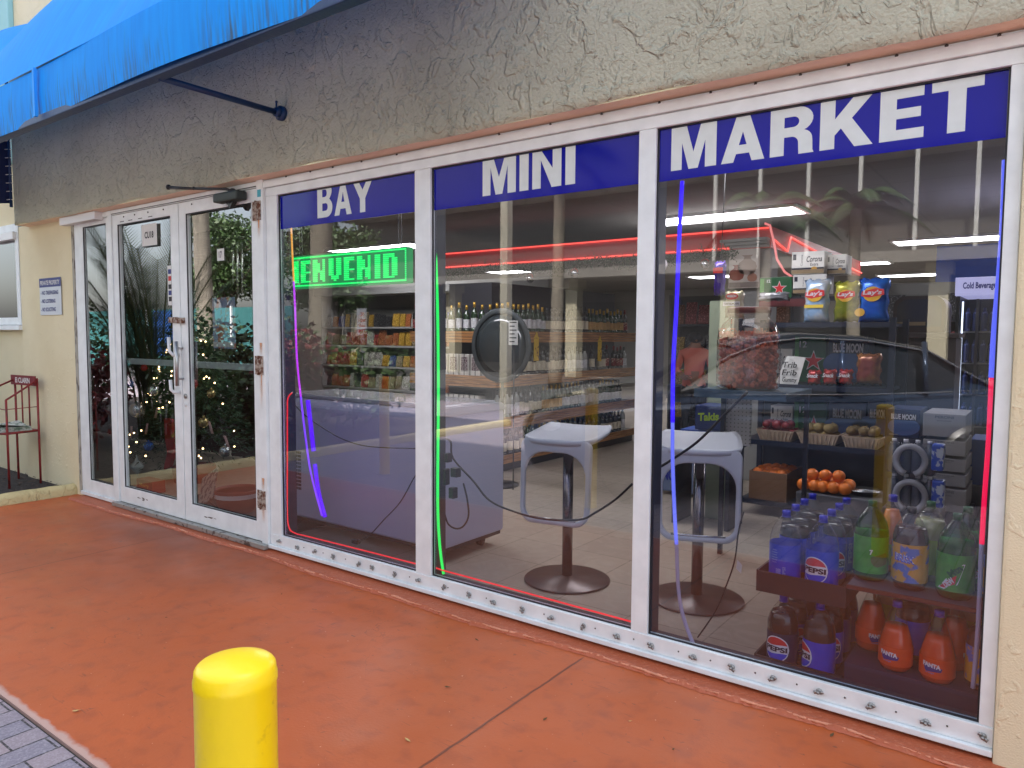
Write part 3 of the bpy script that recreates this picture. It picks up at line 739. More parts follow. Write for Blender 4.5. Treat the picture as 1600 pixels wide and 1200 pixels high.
# steel frame under the cloth
DB = M('frame_blue', srgb(14, 50, 92), rough=.45, bump=.2)
m = MB(); m.box(AXL+.02, AXR, YF+.012, YF+.075, ZV0-.012, ZV0+.03); m.build('front_bar', DB, AW, world=True, bevel=.006)
m = MB(); m.tube([(AXL+.02, -.12, 3.76), (AXR, -.12, 3.76)], .02, 8)
for k in range(3):
    x = -6.35+2.15*k; pts = []
    for j in range(9):
        t = j/8; pts.append((x, YF+.04+(-YF-.16)*t, ZV1+.0+(TOP-.04-ZV1)*math.sin(math.pi/2*t)**.9))
    m.tube(pts, .014, 6)
m.build('hoops', DB, AW, world=True)
for xs0 in (-3.72,):
    m = MB(); m.tube([(xs0, YF+.05, ZV0+.0), (xs0, -.13, 2.712)], .0165, 12); st_ = m.build('strut', DB, AW, world=True)
    m = MB(); m.cyl((xs0, -.17, 2.712), .026, .04, 14, 'y'); m.cyl((xs0, -.140, 2.712), .042, .026, 16, 'y'); m.tube([(xs0, -.16, 2.725), (xs0, -.16, 2.765)], .006, 6); m.sphere((xs0, -.16, 2.77), .008, 8, 6); m.build('flange', DB, st_, world=True)
# end flap laced to the wall
FL = M('navy_canvas', srgb(16, 34, 78), rough=.7, bump=.2, bscale=60)
m = MB(); m.smooth = True; vs = []; fs = []
for i in range(13):
    t = i/12; y = YF+(-YF-.13)*t; xx = AXL-.02+.01*math.sin(t*9)
    vs += [(xx, y, 2.58+.02*math.sin(t*7)), (xx, y, 3.02+.6*t)]
for i in range(12): fs.append((i*2, (i+1)*2, (i+1)*2+1, i*2+1))
m.add(vs, fs); fl = m.build('end_flap', FL, AW, world=True)
for k in range(9): m = MB(); z = 2.62+.075*k; m.tube([(AXL-.02, -.16, z), (AXL+.0, -.12, z+.008), (AXL+.035, -.098, z-.006)], .004, 5); m.build('lace', M('lace_white', (.6, .6, .58), rough=.8), fl, world=True)
m = MB(); m.tube([(AXL-.01, -.12, 2.56), (AXL-.01, -.12, 3.7)], .014, 8); m.build('wall_bar', DB, AW, world=True)

# ================================================================== bollards
def bollard_part(loc, label, first=None, s=1.):
    t = thing('bollard', label, 'bollard', loc, group='yellow bollards along the pavement edge')
    m = MB(); r = .0525; h = BH+.019
    prof = [(r+.0015, -.05), (r+.0015, .02), (r, .03)]+[(r, h-.05)]+[(r+.0012, h-.046), (r+.0012, h-.038), (r, h-.034)]
    prof += [(r-.012+.012*math.cos(R(k)), h-.030+.012*math.sin(R(k))) for k in (20, 40, 60, 78)]+[(r*.6, h-.0145), (r*.3, h-.012), (.0005, h-.011)]
    m.lathe(prof, 48); m.build('sleeve', M('bollard_yellow', (.93, .66, .004), rough=.34, spec=.5, bump=.14, bscale=40, coat=.1, col2=(.62, .40, .02), vscale=34, mask=(.62, .75), detail=8), t)
    m = MB(); m.lathe([(.085, -.05), (.085, .004), (.0625, .008)], 32); m.build('base', M('mortar', (.3, .28, .26), rough=.95, bump=.5), t)
    return t
q2 = CAM + (FW*FPX + RT*(368-800) - UP*(1033-600))/FPX*.98; BH = q2.z+.012
q = CAM + (FW*FPX + RT*(368-800) - UP*(1048-600))/FPX*.98
bollard_part((q.x, q.y, -.012), 'large yellow bollard with a domed cap in the foreground')
bollard_part((-3.05, -2.33, -.012), 'yellow bollard reflected in the middle window')
bollard_part((-5.47, -2.31, -.012), 'yellow bollard reflected in the window nearest the door')

# ================================================================== newspaper rack
NR = thing('newspaper_rack', 'red wire newspaper rack on the planting bed by the wall', 'newspaper rack', (-7.75, -.25, .03), rz=0.)
REDM = M('red_rack_paint', srgb(140, 44, 44), rough=.5, col2=srgb(90, 40, 36), vscale=20, mask=(.5, .7))
def W2(px, py, y): return P(px, py, y=y)
def rk(pts, r=.009): 
    m = MB(); m.tube([Vector(p) for p in pts], r, 8); return m
fl_, fr_ = P(5, 765, z=.04), P(57, 752, z=.04)
A0 = P(20, 650, y=-.42); 
# corners (seat) : front-left, front-right, back-right, back-left
SF = [P(3, 682, y=-.42), P(44, 687, y=-.42), P(86, 677, y=-.12), P(40, 672, y=-.12)]
zs_ = .52
SF = [Vector((p.x, p.y, zs_)) for p in (P(2, 690, z=zs_), P(42, 684, z=zs_), P(88, 676, z=zs_), P(44, 672, z=zs_))]
FLp, FRp, BRp, BLp = [Vector(v) for v in ((-7.70, -.52, 0), (-7.42, -.33, 0), (-7.47, -.06, 0), (-7.86, -.10, 0))]
def up(v, z): return Vector((v.x, v.y, z))
m = MB()
m.tube([up(FLp, zs_), up(FRp, zs_), up(BRp, zs_), up(BLp, zs_)], .010, 8, closed=True)
for t in (.25, .5, .75): m.tube([up(FLp.lerp(FRp, t), zs_), up(BLp.lerp(BRp, t), zs_)], .005, 6)
m.build('seat_frame', REDM, NR, world=True)
for v in (FLp, FRp, BRp, BLp):
    hgt = .80 if v in (FRp, FLp) else 1.0
    m = MB(); m.tube([up(v, .03), up(v, zs_), up(v, .82 if v in (FLp, FRp) else 1.0)], .010, 8); m.build('leg', REDM, NR, world=True)
m = MB()
m.tube([up(FRp, .82), up(BRp, .98)], .009, 8); m.tube([up(FLp, .82), up(BLp, .98)], .009, 8)
for t in (.3, .62): m.tube([up(BLp.lerp(BRp, t), zs_), up(BLp.lerp(BRp, t), 1.0)], .007, 8)
m.tube([up(FLp, .80), up(FLp.lerp(BRp, .5), .72), up(BRp, .74)], .004, 6)
m.build('side_bars', REDM, NR, world=True)
hd = MB(); a_, b2_ = up(BLp, .93)+Vector((-.02, -.015, 0)), up(BRp, .93)+Vector((.02, -.015, 0)); dv = Vector((0, -.012, 0))
hd.add([a_, b2_, b2_+Vector((0, 0, .09)), a_+Vector((0, 0, .09)), a_+dv, b2_+dv, b2_+dv+Vector((0, 0, .09)), a_+dv+Vector((0, 0, .09))], [(0, 1, 2, 3), (4, 5, 6, 7), (0, 1, 5, 4), (2, 3, 7, 6), (1, 2, 6, 5), (0, 3, 7, 4)])
hb = hd.build('header_sign', M('red_plate', srgb(120, 24, 34), rough=.45), NR, world=True)
o = text('lettering', 'El CLARIN', PAPER, NR, 0, 0, 0, .05, .26, bold=.03); mid = (a_+b2_)/2+dv*1.15+Vector((0, 0, .045)); o.location = mid-NR.location; o.rotation_euler = (0, 0, math.atan2((b2_-a_).y, (b2_-a_).x))
m = MB(); NP_ = M('newsprint', (.5, .52, .47), rough=.85, col2=(.14, .2, .14), vscale=22, mask=(.5, .56))
c_ = (FLp+FRp+BRp+BLp)/4
for k in range(5):
    s1 = .17-.006*k; z = zs_+.012+.007*k; m.box(c_.x-s1, c_.x+s1, c_.y-.12+.01*k, c_.y+.13, z, z+.005)
m.smooth = True
m.add([(c_.x-.15, c_.y-.1, zs_+.05), (c_.x+.08, c_.y-.11, zs_+.075), (c_.x+.16, c_.y+.1, zs_+.052), (c_.x-.1, c_.y+.12, zs_+.082)], [(0, 1, 2, 3)])
o = m.build('newspapers', NP_, None, loc=(c_.x, c_.y, zs_)); tag(o, 'folded newspapers lying on the red wire rack', 'newspaper')

# fallen leaves and scraps on the walkway
rnd = random.Random(21)
lf = [(985, 1128), (745, 1001), (1052, 1172), (637, 1158), (852, 1125), (440, 929), (50, 845), (1300, 1150), (260, 966), (120, 1112), (700, 1075), (1375, 1122), (935, 990)]
for i, (px, py) in enumerate(lf):
    g_ = P(px, py, z=.0); s = rnd.uniform(.008, .017); a = rnd.uniform(0, 6)
    m = MB(); pts = [(-1, 0, .0), (-.4, .35, .25), (.3, .3, .1), (1, 0, .3), (.3, -.3, .2), (-.4, -.3, .05)]
    m.add([(s*(p[0]*math.cos(a)-p[1]*math.sin(a)), s*(p[0]*math.sin(a)+p[1]*math.cos(a)), .003+s*p[2]) for p in pts], [(0, 1, 2, 3, 4, 5)])
    if g_.y > -.13: g_.z = .016
    o = m.build('fallen_leaf', M('leaf_brown' if i % 3 else 'leaf_tan', srgb(92, 70, 40) if i % 3 else srgb(196, 170, 110), rough=.8)); o.location = g_
    tag(o, 'tiny dry leaf lying on the orange walkway', 'leaf', 'dry leaves scattered on the walkway')
# ================================================================== interior shell
FX0, FX1, FY0, FY1, CZ = -13.0, 1.3, .13, 17., 2.75
tile = M('floor_tile', (.4, .38, .34), rough=.35); n, b = setupnode(tile)
g = n.nodes.new('ShaderNodeNewGeometry'); bk = n.nodes.new('ShaderNodeTexBrick'); bk.offset = 0.
n.links.new(g.outputs['Position'], bk.inputs['Vector']); bk.inputs['Scale'].default_value = 1; bk.inputs['Brick Width'].default_value = .42; bk.inputs['Row Height'].default_value = .42
bk.inputs['Mortar Size'].default_value = .004; bk.inputs['Color1'].default_value = (*srgb(164, 152, 138), 1); bk.inputs['Color2'].default_value = (*srgb(154, 142, 130), 1); bk.inputs['Mortar'].default_value = (*srgb(120, 110, 98), 1)
c = mixc(n, mrg(n, nse(n, g.outputs['Position'], 6, 7, 2.5), .45, .62), bk.outputs[0], srgb(180, 170, 156)); n.links.new(mixc(n, .35, bk.outputs[0], c), b.inputs['Base Color'])
m = MB(); m.box(FX0, FX1, .06, FY1, -.2, -.002); struct('floor', m, tile)
ceil = M('ceiling_tile', (.42, .41, .39), rough=.9); n, b = setupnode(ceil)
g = n.nodes.new('ShaderNodeNewGeometry'); bk = n.nodes.new('ShaderNodeTexBrick'); bk.offset = 0.
n.links.new(g.outputs['Position'], bk.inputs['Vector']); bk.inputs['Scale'].default_value = 1; bk.inputs['Brick Width'].default_value = 1.22; bk.inputs['Row Height'].default_value = .61
bk.inputs['Mortar Size'].default_value = .012; bk.inputs['Color1'].default_value = (.22, .21, .20, 1); bk.inputs['Color2'].default_value = (.205, .195, .185, 1); bk.inputs['Mortar'].default_value = (.18, .18, .17, 1)
n.links.new(bk.outputs[0], b.inputs['Base Color'])
m = MB(); m.box(FX0, FX1, .301, FY1, CZ, CZ+.1); struct('ceiling', m, ceil)
WALLI = M('interior_wall', (.32, .31, .29), rough=.8, var=.06, vscale=1.5)
m = MB(); m.box(FX0-.1, FX0, 0.31, FY1, -.002, CZ); m.box(FX1, FX1+.1, .31, FY1, -.002, CZ); m.box(FX0, FX1, FY1, FY1+.1, -.002, CZ)
m.box(FX0, FX1, .13, .3, 2.425, CZ+.1); m.box(FX0, FX1+.1, .31, FY1, CZ+.101, CZ+.3)
struct('interior_walls', m, WALLI)
LP = M('light_panel', (.9, .9, .9), emit=(1., .97, .93), es=5.2)
LPN = M('added_panel_near', (.9, .9, .9), emit=(1., .97, .93), es=1.7)  # weaker glow for the unseen panels added close to the glass
def xyz(px, py, z): return P(px, py, z=z)
pan = [(-3.82, -2.18, 4.82, 5.30), (-1.85, -.15, 8.40, 8.92), (-3.1, -1.5, 14.4, 15.0), (-9.3, -7.5, 4.8, 5.3), (-5.5, -4.0, 9.0, 9.6), (-6.6, -5.1, 12.6, 13.2), (-9.6, -8.0, 9.2, 9.7), (-3.9, -2.4, 11.2, 11.7), (-.3, 1.1, 4.9, 5.4), (-1.75, -.45, .75, 1.15), (-4.3, -3.1, .75, 1.15), (-3.0, -1.5, 1.95, 2.35), (-5.6, -4.2, 1.95, 2.35)]  # trailing entries, hidden by the banners, are added to brighten the goods
lab_ = ['nearest wide white ceiling light over the stools window', 'white ceiling light right of the red canopy', 'far white ceiling light at the back right', 'white ceiling light above the green sign', 'white ceiling light behind the red canopy', 'small far ceiling light above the wine shelves', 'far ceiling light at the left of the shop', 'thin far ceiling light beside the poster', 'ceiling light above the cold drinks cooler', 'added unseen ceiling light over the soda display', 'added unseen ceiling light over the chest freezer', 'added unseen ceiling light brightening the poster column', 'added unseen ceiling light brightening the wine display end']
for (x0, x1, y0, y1), l_ in zip(pan, lab_):
    m = MB(); m.box(x0, x1, y0, y1, CZ-.022, CZ-.012); o = m.build('ceiling_light', LP if y0 > 1.5 else LPN, None, loc=((x0+x1)/2, (y0+y1)/2, CZ)); tag(o, l_, 'ceiling light', 'ceiling lights')
    m = MB()
    for a in ((x0-.04, x1+.04, y0-.04, y0), (x0-.04, x1+.04, y1, y1+.04), (x0-.04, x0, y0, y1), (x1, x1+.04, y0, y1)): m.box(*a, CZ-.03, CZ-.001)
    f = m.build('frame', WHITE2, None, loc=((x0+x1)/2, (y0+y1)/2, CZ)); f.parent = o; f.location = (0, 0, 0)

def BX(px0, px1, py0, py1, y):
    c = .5*(py0+py1); xm = .5*(px0+px1)
    return P(px0, c, y=y).x, P(px1, c, y=y).x, P(xm, py1, y=y).z, P(xm, py0, y=y).z

# ================================================================== red canopy with neon over the till
REDC = M('red_fascia', srgb(190, 20, 26), rough=.4)
NEONR = M('neon_red', (.9, .2, .15), emit=(1., .07, .05), es=.42)
c0 = P(1205, 355, z=2.45); cl_ = -6.4
CN = thing('till_canopy', 'red fascia canopy edged with red neon over the till', 'canopy', (c0.x, c0.y, 2.3))
m = MB(); m.box(-6.6, c0.x, c0.y, c0.y+.06, 2.26, 2.46); m.box(c0.x-.06, c0.x, c0.y+.06, 8.2, 2.26, 2.46); m.build('fascia', REDC, CN, world=True)
m = MB(); m.box(-6.6, c0.x-.065, c0.y+.065, 8.2, 2.40, 2.44); m.build('top', M('canopy_top', (.25, .24, .23), rough=.8), CN, world=True)
for z in (2.445, 2.275):
    m = MB(); m.tube([(-6.6, c0.y-.015, z), (c0.x-.02, c0.y-.015, z)], .008, 8); m.build('neon_tube', NEONR, CN, world=True)
m = MB(); ys = [c0.y+.05, c0.y+.5, c0.y+.6, 8.2]; m.tube([(c0.x+.015, ys[0], 2.34), (c0.x+.015, ys[1], 2.27), (c0.x+.015, ys[2], 2.42), (c0.x+.015, 5.6, 2.38), (c0.x+.015, ys[3], 2.30)], .009, 8); m.build('neon_tube', NEONR, CN, world=True)
yy = c0.y-.02
m = MB(); m.tube([P(1195, 349, y=yy), P(1203, 352, y=yy), P(1208, 372, y=yy), P(1214, 405, y=yy), P(1226, 425, y=yy), P(1238, 433, y=yy)], .011, 8); m.build('neon_tube', M('neon_pink', (.8, .4, .4), emit=(1., .22, .2), es=.2), CN, world=True)
m = MB(); x0, x1, z0, z1 = BX(1130, 1203, 374, 388, c0.y); 
for k, (d, h0, h1) in enumerate(((.10, .66, 1.), (.07, .33, .66), (.03, 0, .33))): m.box(x0+.1-d, x1, c0.y+.0-d, c0.y+.3, z0+(z1-z0)*h0, z0+(z1-z0)*h1-.001)
x2, x3, z2, z3 = BX(1140, 1200, 388, 470, c0.y)
m.box(x2+.02, x3, c0.y+.05, c0.y+.3, -.0, z0-.001); m.build('column', M('column_white', (.26, .26, .25), rough=.6), CN, world=True, bevel=.006)
# pottery poster on the column
x0, x1, z0, z1 = BX(1139, 1187, 389, 450, c0.y-.02)
m = MB(); m.box(x0, x1, c0.y-.02, c0.y-.012, z0, z1); o = m.build('poster', M('poster_cream', srgb(205, 192, 182), rough=.6), None, loc=((x0+x1)/2, c0.y-.02, z0)); tag(o, 'cream poster of painted clay vases hung on the white column', 'poster')
wd, hg = x1-x0, z1-z0
def vase(cx, bz, s, mat, nm='vase_print'):
    pr = [(.0, .18), (.12, .42), (.40, .5), (.62, .42), (.78, .2), (.9, .16), (1., .3)]
    pl = [(cx+r_*s, bz+h_*s) for h_, r_ in pr]+[(cx-r_*s, bz+h_*s) for h_, r_ in reversed(pr)]
    shape(nm, [pl], mat, o, thick=.0004, loc=(0, -.0014, 0))
vase(.10*wd, .34*hg, .50*hg, M('clay_a', srgb(170, 146, 134), rough=.7)); vase(-.24*wd, .20*hg, .40*hg, M('clay_b', srgb(150, 66, 54), rough=.7)); vase(.27*wd, .16*hg, .26*hg, M('clay_c', srgb(186, 130, 108), rough=.7))
mm = MB(); mm.box(-.48*wd, .48*wd, -.0012, -.0004, .02*hg, .15*hg); mm.build('table_print', M('poster_grey', srgb(150, 136, 128), rough=.7), o)

# garland on the canopy
rnd = random.Random(4)
m = MB(); GAR = M('garland_green', (.03, .06, .03), rough=.8, var=.5, vscale=20)
for k in range(1500):
    x = rnd.uniform(-6.5, c0.x-.3); z = 2.25-.07*abs(math.sin((x)*2.3))+rnd.gauss(0, .035); y = c0.y-.05+rnd.gauss(0, .025); a = rnd.uniform(0, 6.3); s = rnd.uniform(.02, .05)
    d = Vector((math.cos(a), rnd.uniform(-.4, .4), math.sin(a)))*s; e = d.cross(Vector((0, 1, .3))).normalized()*.005
    p = Vector((x, y, z)); m.add([p-e, p+d, p+e], [(0, 1, 2)])
o = m.build('garland', GAR, None, loc=(-4, c0.y, 2.25)); tag(o, 'green tinsel garland draped along the red canopy', 'garland')
for k, x in enumerate((-4.9, -4.3, -3.5, -2.8)):
    m = MB(); m.sphere((0, 0, 0), .05, 14, 10); m.lathe([(.012, .045), (.012, .06)], 8); q = m.build('bauble', M('bauble_silver', (.6, .6, .62), rough=.15, metal=1.)); q.location = (x, c0.y-.11, 2.14-.07*abs(math.sin(x*2.3)))
    tag(q, 'silver bauble hanging from the garland on the red canopy', 'bauble', 'silver baubles on the canopy garland')

# ================================================================== bar stools
PLW = M('stool_plastic', (.56, .58, .63), rough=.32, spec=.5)
def stool(loc, rz, label):
    t = thing('bar_stool', label, 'bar stool', loc, rz, 'grey plastic bar stools inside the window')
    m = MB(); m.lathe([(.245, 0.0), (.25, .006), (.245, .012), (.05, .02), (.03, .03)], 48); m.build('base', M('stool_base', (.10, .085, .085), rough=.35, metal=.7), t)
    m = MB(); m.lathe([(.030, .02), (.030, .80)], 24, cap=True); m.build('column', M('stool_column', (.20, .18, .19), rough=.18, metal=1.), t)
    # seat shell: curved sheet bending down at front into the ring
    NX, NY = 14, 16; vs = []; hx, hy = .215, .215
    def seatz(u, v): return .865+.012*(abs(u)**2.2)+.010*abs(v)**3-.012+.022*v
    g2 = []
    for j in range(NY+1):
        v = -1+2*j/NY
        for i in range(NX+1):
            u = -1+2*i/NX
            # superellipse corners
            k = (abs(u)**5+abs(v)**5)**.2; k = max(k, 1e-6); mx_ = max(abs(u), abs(v)); s = mx_/k
            g2.append((u*s*hx, v*s*hy, seatz(u, v)))
    fs = []; w_ = NX+1
    for j in range(NY):
        for i in range(NX): fs.append((j*w_+i, j*w_+i+1, (j+1)*w_+i+1, (j+1)*w_+i))
    T_ = .026; nb = len(g2)
    vs = g2+[(a*.97, b_*.97, c-T_) for a, b_, c in g2]
    fs2 = [tuple(nb+q for q in reversed(f)) for f in fs]
    rim = [i for i in range(w_)]+[j*w_+NX for j in range(1, NY+1)]+[NY*w_+i for i in range(NX-1, -1, -1)]+[j*w_ for j in range(NY-1, 0, -1)]
    sd_ = [(rim[q], rim[(q+1) % len(rim)], nb+rim[(q+1) % len(rim)], nb+rim[q]) for q in range(len(rim))]
    m = MB(); m.smooth = True; m.add(vs, fs+fs2+sd_); s = m.build('seat', PLW, t)
    # front apron and foot ring in one moulding
    outer = rrect(-.212, .212, .375, .846, .080, 8, .045)
    inner = rrect(-.184, .184, .403, .775, .060, 8, .13)
    ring = shape('foot_ring', [outer, inner], PLW, t, thick=.036, bevel=.011, smooth=True)
    for v in ring.data.vertices:      # lean the ring forward towards the foot and bow it slightly
        z = v.co.z; f = max(0, (.86-z))/.5
        v.co.y += -.214 - .03*f + .02*(v.co.x/.2)**2; v.co.x *= (1-.03*f)
    m = MB(); pts = [(-.135, -.222, .407), (0, -.226, .407), (.135, -.222, .407)]; m.tube(pts, .006, 8); m.build('foot_rail', M('chrome', (.5, .5, .5)), t)
    return t
stool((-2.225, .70, 0), R(10), 'grey plastic bar stool behind the middle window')
stool((-1.50, .86, 0), R(22), 'grey plastic bar stool behind the right window beside the blue neon tube')

# ================================================================== chest freezer on castors
FZ = thing('chest_freezer', 'white chest freezer on castors close behind the first window', 'freezer', (-3.7, .42, 0))
FRM = M('freezer_white', (.38, .39, .52), rough=.4, var=.03, vscale=3)
fx0, fx1, fy0, fy1 = -4.62, -2.965, .43, 1.06
m = MB(); m.prism(rrect(fy0, fy1, .10, .955, .02, 6, .07), 'x', fx0, fx1); m.build('body', FRM, FZ, world=True, bevel=.008)
m = MB(); m.box(fx0+.03, fx1-.03, fy0+.06, fy1-.05, .956, .985); m.build('lid', M('freezer_lid', (.30, .31, .34), rough=.15), FZ, world=True, bevel=.01)
m = MB(); m.prism(rrect(fy0-.004, fy1+.004, .92, .972, .004, 6, .05), 'x', fx1-.012, fx1+.008); m.build('end_trim', M('trim_grey', (.3, .31, .34), rough=.4), FZ, world=True)
gx = P(463, 770, y=fy0).x
m = MB()
for k in range(11):
    for c_ in range(3): m.box(gx-.055+c_*.04, gx-.022+c_*.04, fy0-.003, fy0+.002, .30+k*.026, .318+k*.026)
m.build('vent_grille', M('grille_dark', (.04, .04, .06), rough=.7), FZ, world=True)
m = MB(); m.box(fx0+.01, fx1-.01, fy0+.02, fy1-.02, .075, .098); m.build('base_frame', BLACKM, FZ, world=True)
for x in (fx0+.12, fx1-.10):
    for y in (fy0+.10, fy1-.12):
        m = MB(); m.cyl((x-.012, y, .038), .038, .024, 20, 'x'); m.box(x-.022, x-.014, y-.02, y+.02, .03, .075); m.box(x+.014, x+.022, y-.02, y+.02, .03, .075); m.build('castor', BLACKM, FZ, world=True)

# ================================================================== LED sign
L0, L1, LZ0, LZ1, LY = -4.185, -3.075, 1.722, 1.935, .25
LS = thing('led_sign', 'scrolling green LED sign reading IENVENID hung in the first window', 'LED sign', (-3.63, LY, LZ1))
m = MB(); m.box(L0, L1, LY+.004, LY+.06, LZ0, LZ1); m.build('case', M('led_case', (.004, .05, .018), rough=.3, emit=(.0, .30, .07), es=.22), LS, world=True, bevel=.004)
FONT = {'B': ['1110','1001','1001','1110','1001','1001','1110'], 'I': ['11','11','11','11','11','11','11'], 'E': ['1111','1100','1100','1111','1100','1100','1111'],
 'N': ['11001','11101','11101','11111','11011','11011','11001'], 'V': ['11011','11011','11011','11011','11011','01110','00100'], 'D': ['11110','11011','11011','11011','11011','11011','11110']}
rows = 16; pitch = (LZ1-LZ0)/(rows+1.5); ncol = int((L1-L0)/pitch)
dots = MB(); frame_d = MB()
def dot(mb, c, r_): 
    x = L0+pitch*(c+.75); z = LZ1-pitch*(r_+1.2); s = pitch*.30
    mb.box(x-s, x+s, LY-.001, LY+.0038, z-s*1.25, z+s*1.25)
for c_ in range(ncol): dot(frame_d, c_, 0); dot(frame_d, c_, rows-1)
for r_ in range(1, rows-1): dot(frame_d, 0, r_); dot(frame_d, ncol-1, r_)
col = 2
seq = [('B', True)]+[(ch, False) for ch in 'IENVENID']
widths = sum(len(FONT[c][0])*1.75+2.0 for c in 'IENVENID')
avail = ncol-5; sc = (avail-3)/widths
col = 2.0
for ch, cut in seq:
    gph = FONT[ch]; wcols = len(gph[0])*1.75*sc
    if cut: wcols = 1.6
    for r_ in range(12):
        gr = gph[min(6, int(r_*7/12))]
        for cc in range(int(round(wcols))):
            gc = min(len(gr)-1, int(cc*len(gr)/round(wcols))) if not cut else len(gr)-1
            if gr[gc] == '1' and int(col)+cc < ncol-2: dot(dots, int(col)+cc, r_+2)
    col += (wcols+2.0*sc) if not cut else 3.0
LEDG = M('led_green', (.1, .9, .4), emit=(.0, 1., .13), es=.26)
dots.build('lit_letters', LEDG, LS, world=True); frame_d.build('lit_border', LEDG, LS, world=True)
for x in (L1-.08, L0+.1):
    for k in (-.012, .012):
        m = MB(); pts = [(x+k+.003*(i % 2), LY+.03, LZ1+(2.42-LZ1)*i/30) for i in range(31)]; m.tube(pts, .0022, 5)
        m.build('chain', M('chain_metal', (.3, .3, .3), metal=.8, rough=.4), LS, world=True)

# ================================================================== light tubes and cords in the windows
def neon(name, label, pts, y, r_, mat, cat='light tube', group=None):
    P3 = [P(px, py, y=y) for px, py in pts]
    # smooth with Catmull-Rom
    out = []
    for i in range(len(P3)-1):
        a, b2, c2, d2 = P3[max(i-1, 0)], P3[i], P3[i+1], P3[min(i+2, len(P3)-1)]
        for k in range(6):
            t = k/6; out.append(.5*((2*b2)+(c2-a)*t+(2*a-5*b2+4*c2-d2)*t*t+(3*b2-a-3*c2+d2)*t**3))
    out.append(P3[-1]); m = MB(); m.tube(out, r_, 8)
    o = m.build(name, mat, None, loc=tuple(P3[0])); tag(o, label, cat, group); return o
def em(nm, c, es): return M(nm, tuple(v*.5+.02 for v in c), emit=c, es=.17+.045*es, rough=.4)
o1 = neon('light_tube', 'orange to violet light tube hanging in the first window', [(455, 355), (457, 400), (459, 440)], .10, .0055, em('n_orange', (1., .42, .06), 1.3))
o2 = neon('tube_section', None, [(459, 440), (461, 480), (464, 560), (470, 620)], .10, .0060, em('n_magenta', (.62, .04, .95), 1.6))
o2.parent = o1; o2.location -= o1.location
o3 = neon('tube_section', None, [(470, 620), (477, 680), (486, 740), (503, 806)], .10, .0062, em('n_violet', (.22, .05, 1.), 2.2)); o3.parent = o1; o3.location -= o1.location
for q in (o2, o3):
    for k in ('category', 'label'):
        if k in q: del q[k]
o = neon('light_tube', 'short fat violet light tube low in the first window', [(481, 625), (485, 660), (490, 705)], .14, .014, em('n_deepviolet', (.11, .0, 1.), 1.7))
o = neon('light_tube', 'violet light tube leaning at the foot of the first window', [(492, 725), (498, 770), (508, 808)], .14, .013, em('n_deepviolet', (.11, .0, 1.), 1.7))
o = neon('light_tube', 'red light tube bent round the foot of the first window', [(456, 614), (450, 622), (449, 640), (449, 720), (449, 800), (452, 825), (461, 833), (480, 838), (560, 858), (650, 881)], .05, .0042, em('n_red', (.9, .02, .03), 1.5))
o = neon('light_tube', 'red light tube lying along the middle window sill', [(680, 880), (683, 888), (740, 904), (850, 934), (985, 971)], .05, .0045, em('n_red', (.9, .02, .03), 1.5))
o = neon('light_tube', 'bright green light tube down the middle window', [(678, 328), (681, 400), (684, 500), (685, 620), (684, 780), (687, 850), (693, 897)], .055, .0075, em('n_green', (.0, .95, .11), 2.0))
o = neon('light_tube', 'deep blue light tube down the right window', [(1066, 283), (1061, 380), (1057, 480), (1052, 570), (1051, 660)], .055, .0095, em('n_blue', (.03, .0, 1.), 2.2))
oo = neon('tube_section', None, [(1051, 660), (1051, 720), (1054, 800), (1057, 850)], .055, .0085, em('n_paleblue', (.16, .20, .95), 1.3)); oo.parent = o; oo.location -= o.location
for k in ('category', 'label'):
    if k in oo: del oo[k]
oo = neon('tube_section', None, [(1057, 850), (1060, 920), (1068, 965), (1084, 1008)], .055, .0085, M('tube_off', (.45, .44, .62), rough=.3)); oo.parent = o; oo.location -= o.location
for k in ('category', 'label'):
    if k in oo: del oo[k]
o = neon('light_tube', 'blue and red light tube at the right edge of the right window', [(1570, 250), (1567, 340), (1561, 430), (1553, 520), (1549, 590)], .06, .0085, em('n_sky', (.10, .14, .95), 1.6))
for pts_, mt_ in (([(1549, 590), (1545, 680), (1538, 780), (1534, 850)], em('n_hotred', (.95, .0, .07), 1.8)), ([(1534, 850), (1531, 920), (1527, 1000), (1520, 1075)], M('tube_off', (.4, .4, .6)))):
    oo = neon('tube_section', None, pts_, .06, .0075, mt_); oo.parent = o; oo.location -= o.location
    for k in ('category', 'label'):
        if k in oo: del oo[k]
CORD = M('black_cord', (.012, .012, .014), rough=.4)
neon('cord', 'thin black cord sagging across the first window above the freezer', [(460, 632), (478, 650), (510, 672), (540, 688), (580, 698), (655, 701)], .22, .0035, CORD, 'cord')
neon('cord', 'black plug lead looping up from the sill of the first window', [(553, 846), (575, 838), (600, 812), (625, 785), (645, 750), (655, 735)], .16, .0035, CORD, 'cord')
m = MB(); q = P(556, 846, y=.16); m.box(-.028, .028, -.015, .015, -.014, .014); o = m.build('plug', CORD, bevel=.006); o.location = q; tag(o, 'small black plug at the end of the lead in the first window', 'plug')
neon('cord', 'black cord hanging in a long curve across the middle window', [(690, 684), (704, 690), (708, 716), (740, 752), (765, 782), (805, 800), (850, 811), (905, 812), (930, 801), (962, 780), (988, 756)], .18, .0055, CORD, 'cord')
neon('cord', 'black cord rising across the right window to the shelf', [(1022, 735), (1050, 718), (1090, 690), (1130, 650), (1168, 612)], .20, .006, CORD, 'cord')
neon('cord', 'looped black cord hanging beside the green light tube', [(694, 800), (700, 818), (712, 826), (724, 822), (732, 806), (730, 780), (724, 755)], .15, .005, CORD, 'cord')
neon('cord', 'thin black cord with a paper tag hanging in the right window', [(1162, 800), (1154, 830), (1148, 875), (1136, 912), (1118, 955), (1090, 996)], .30, .0035, CORD, 'cord')
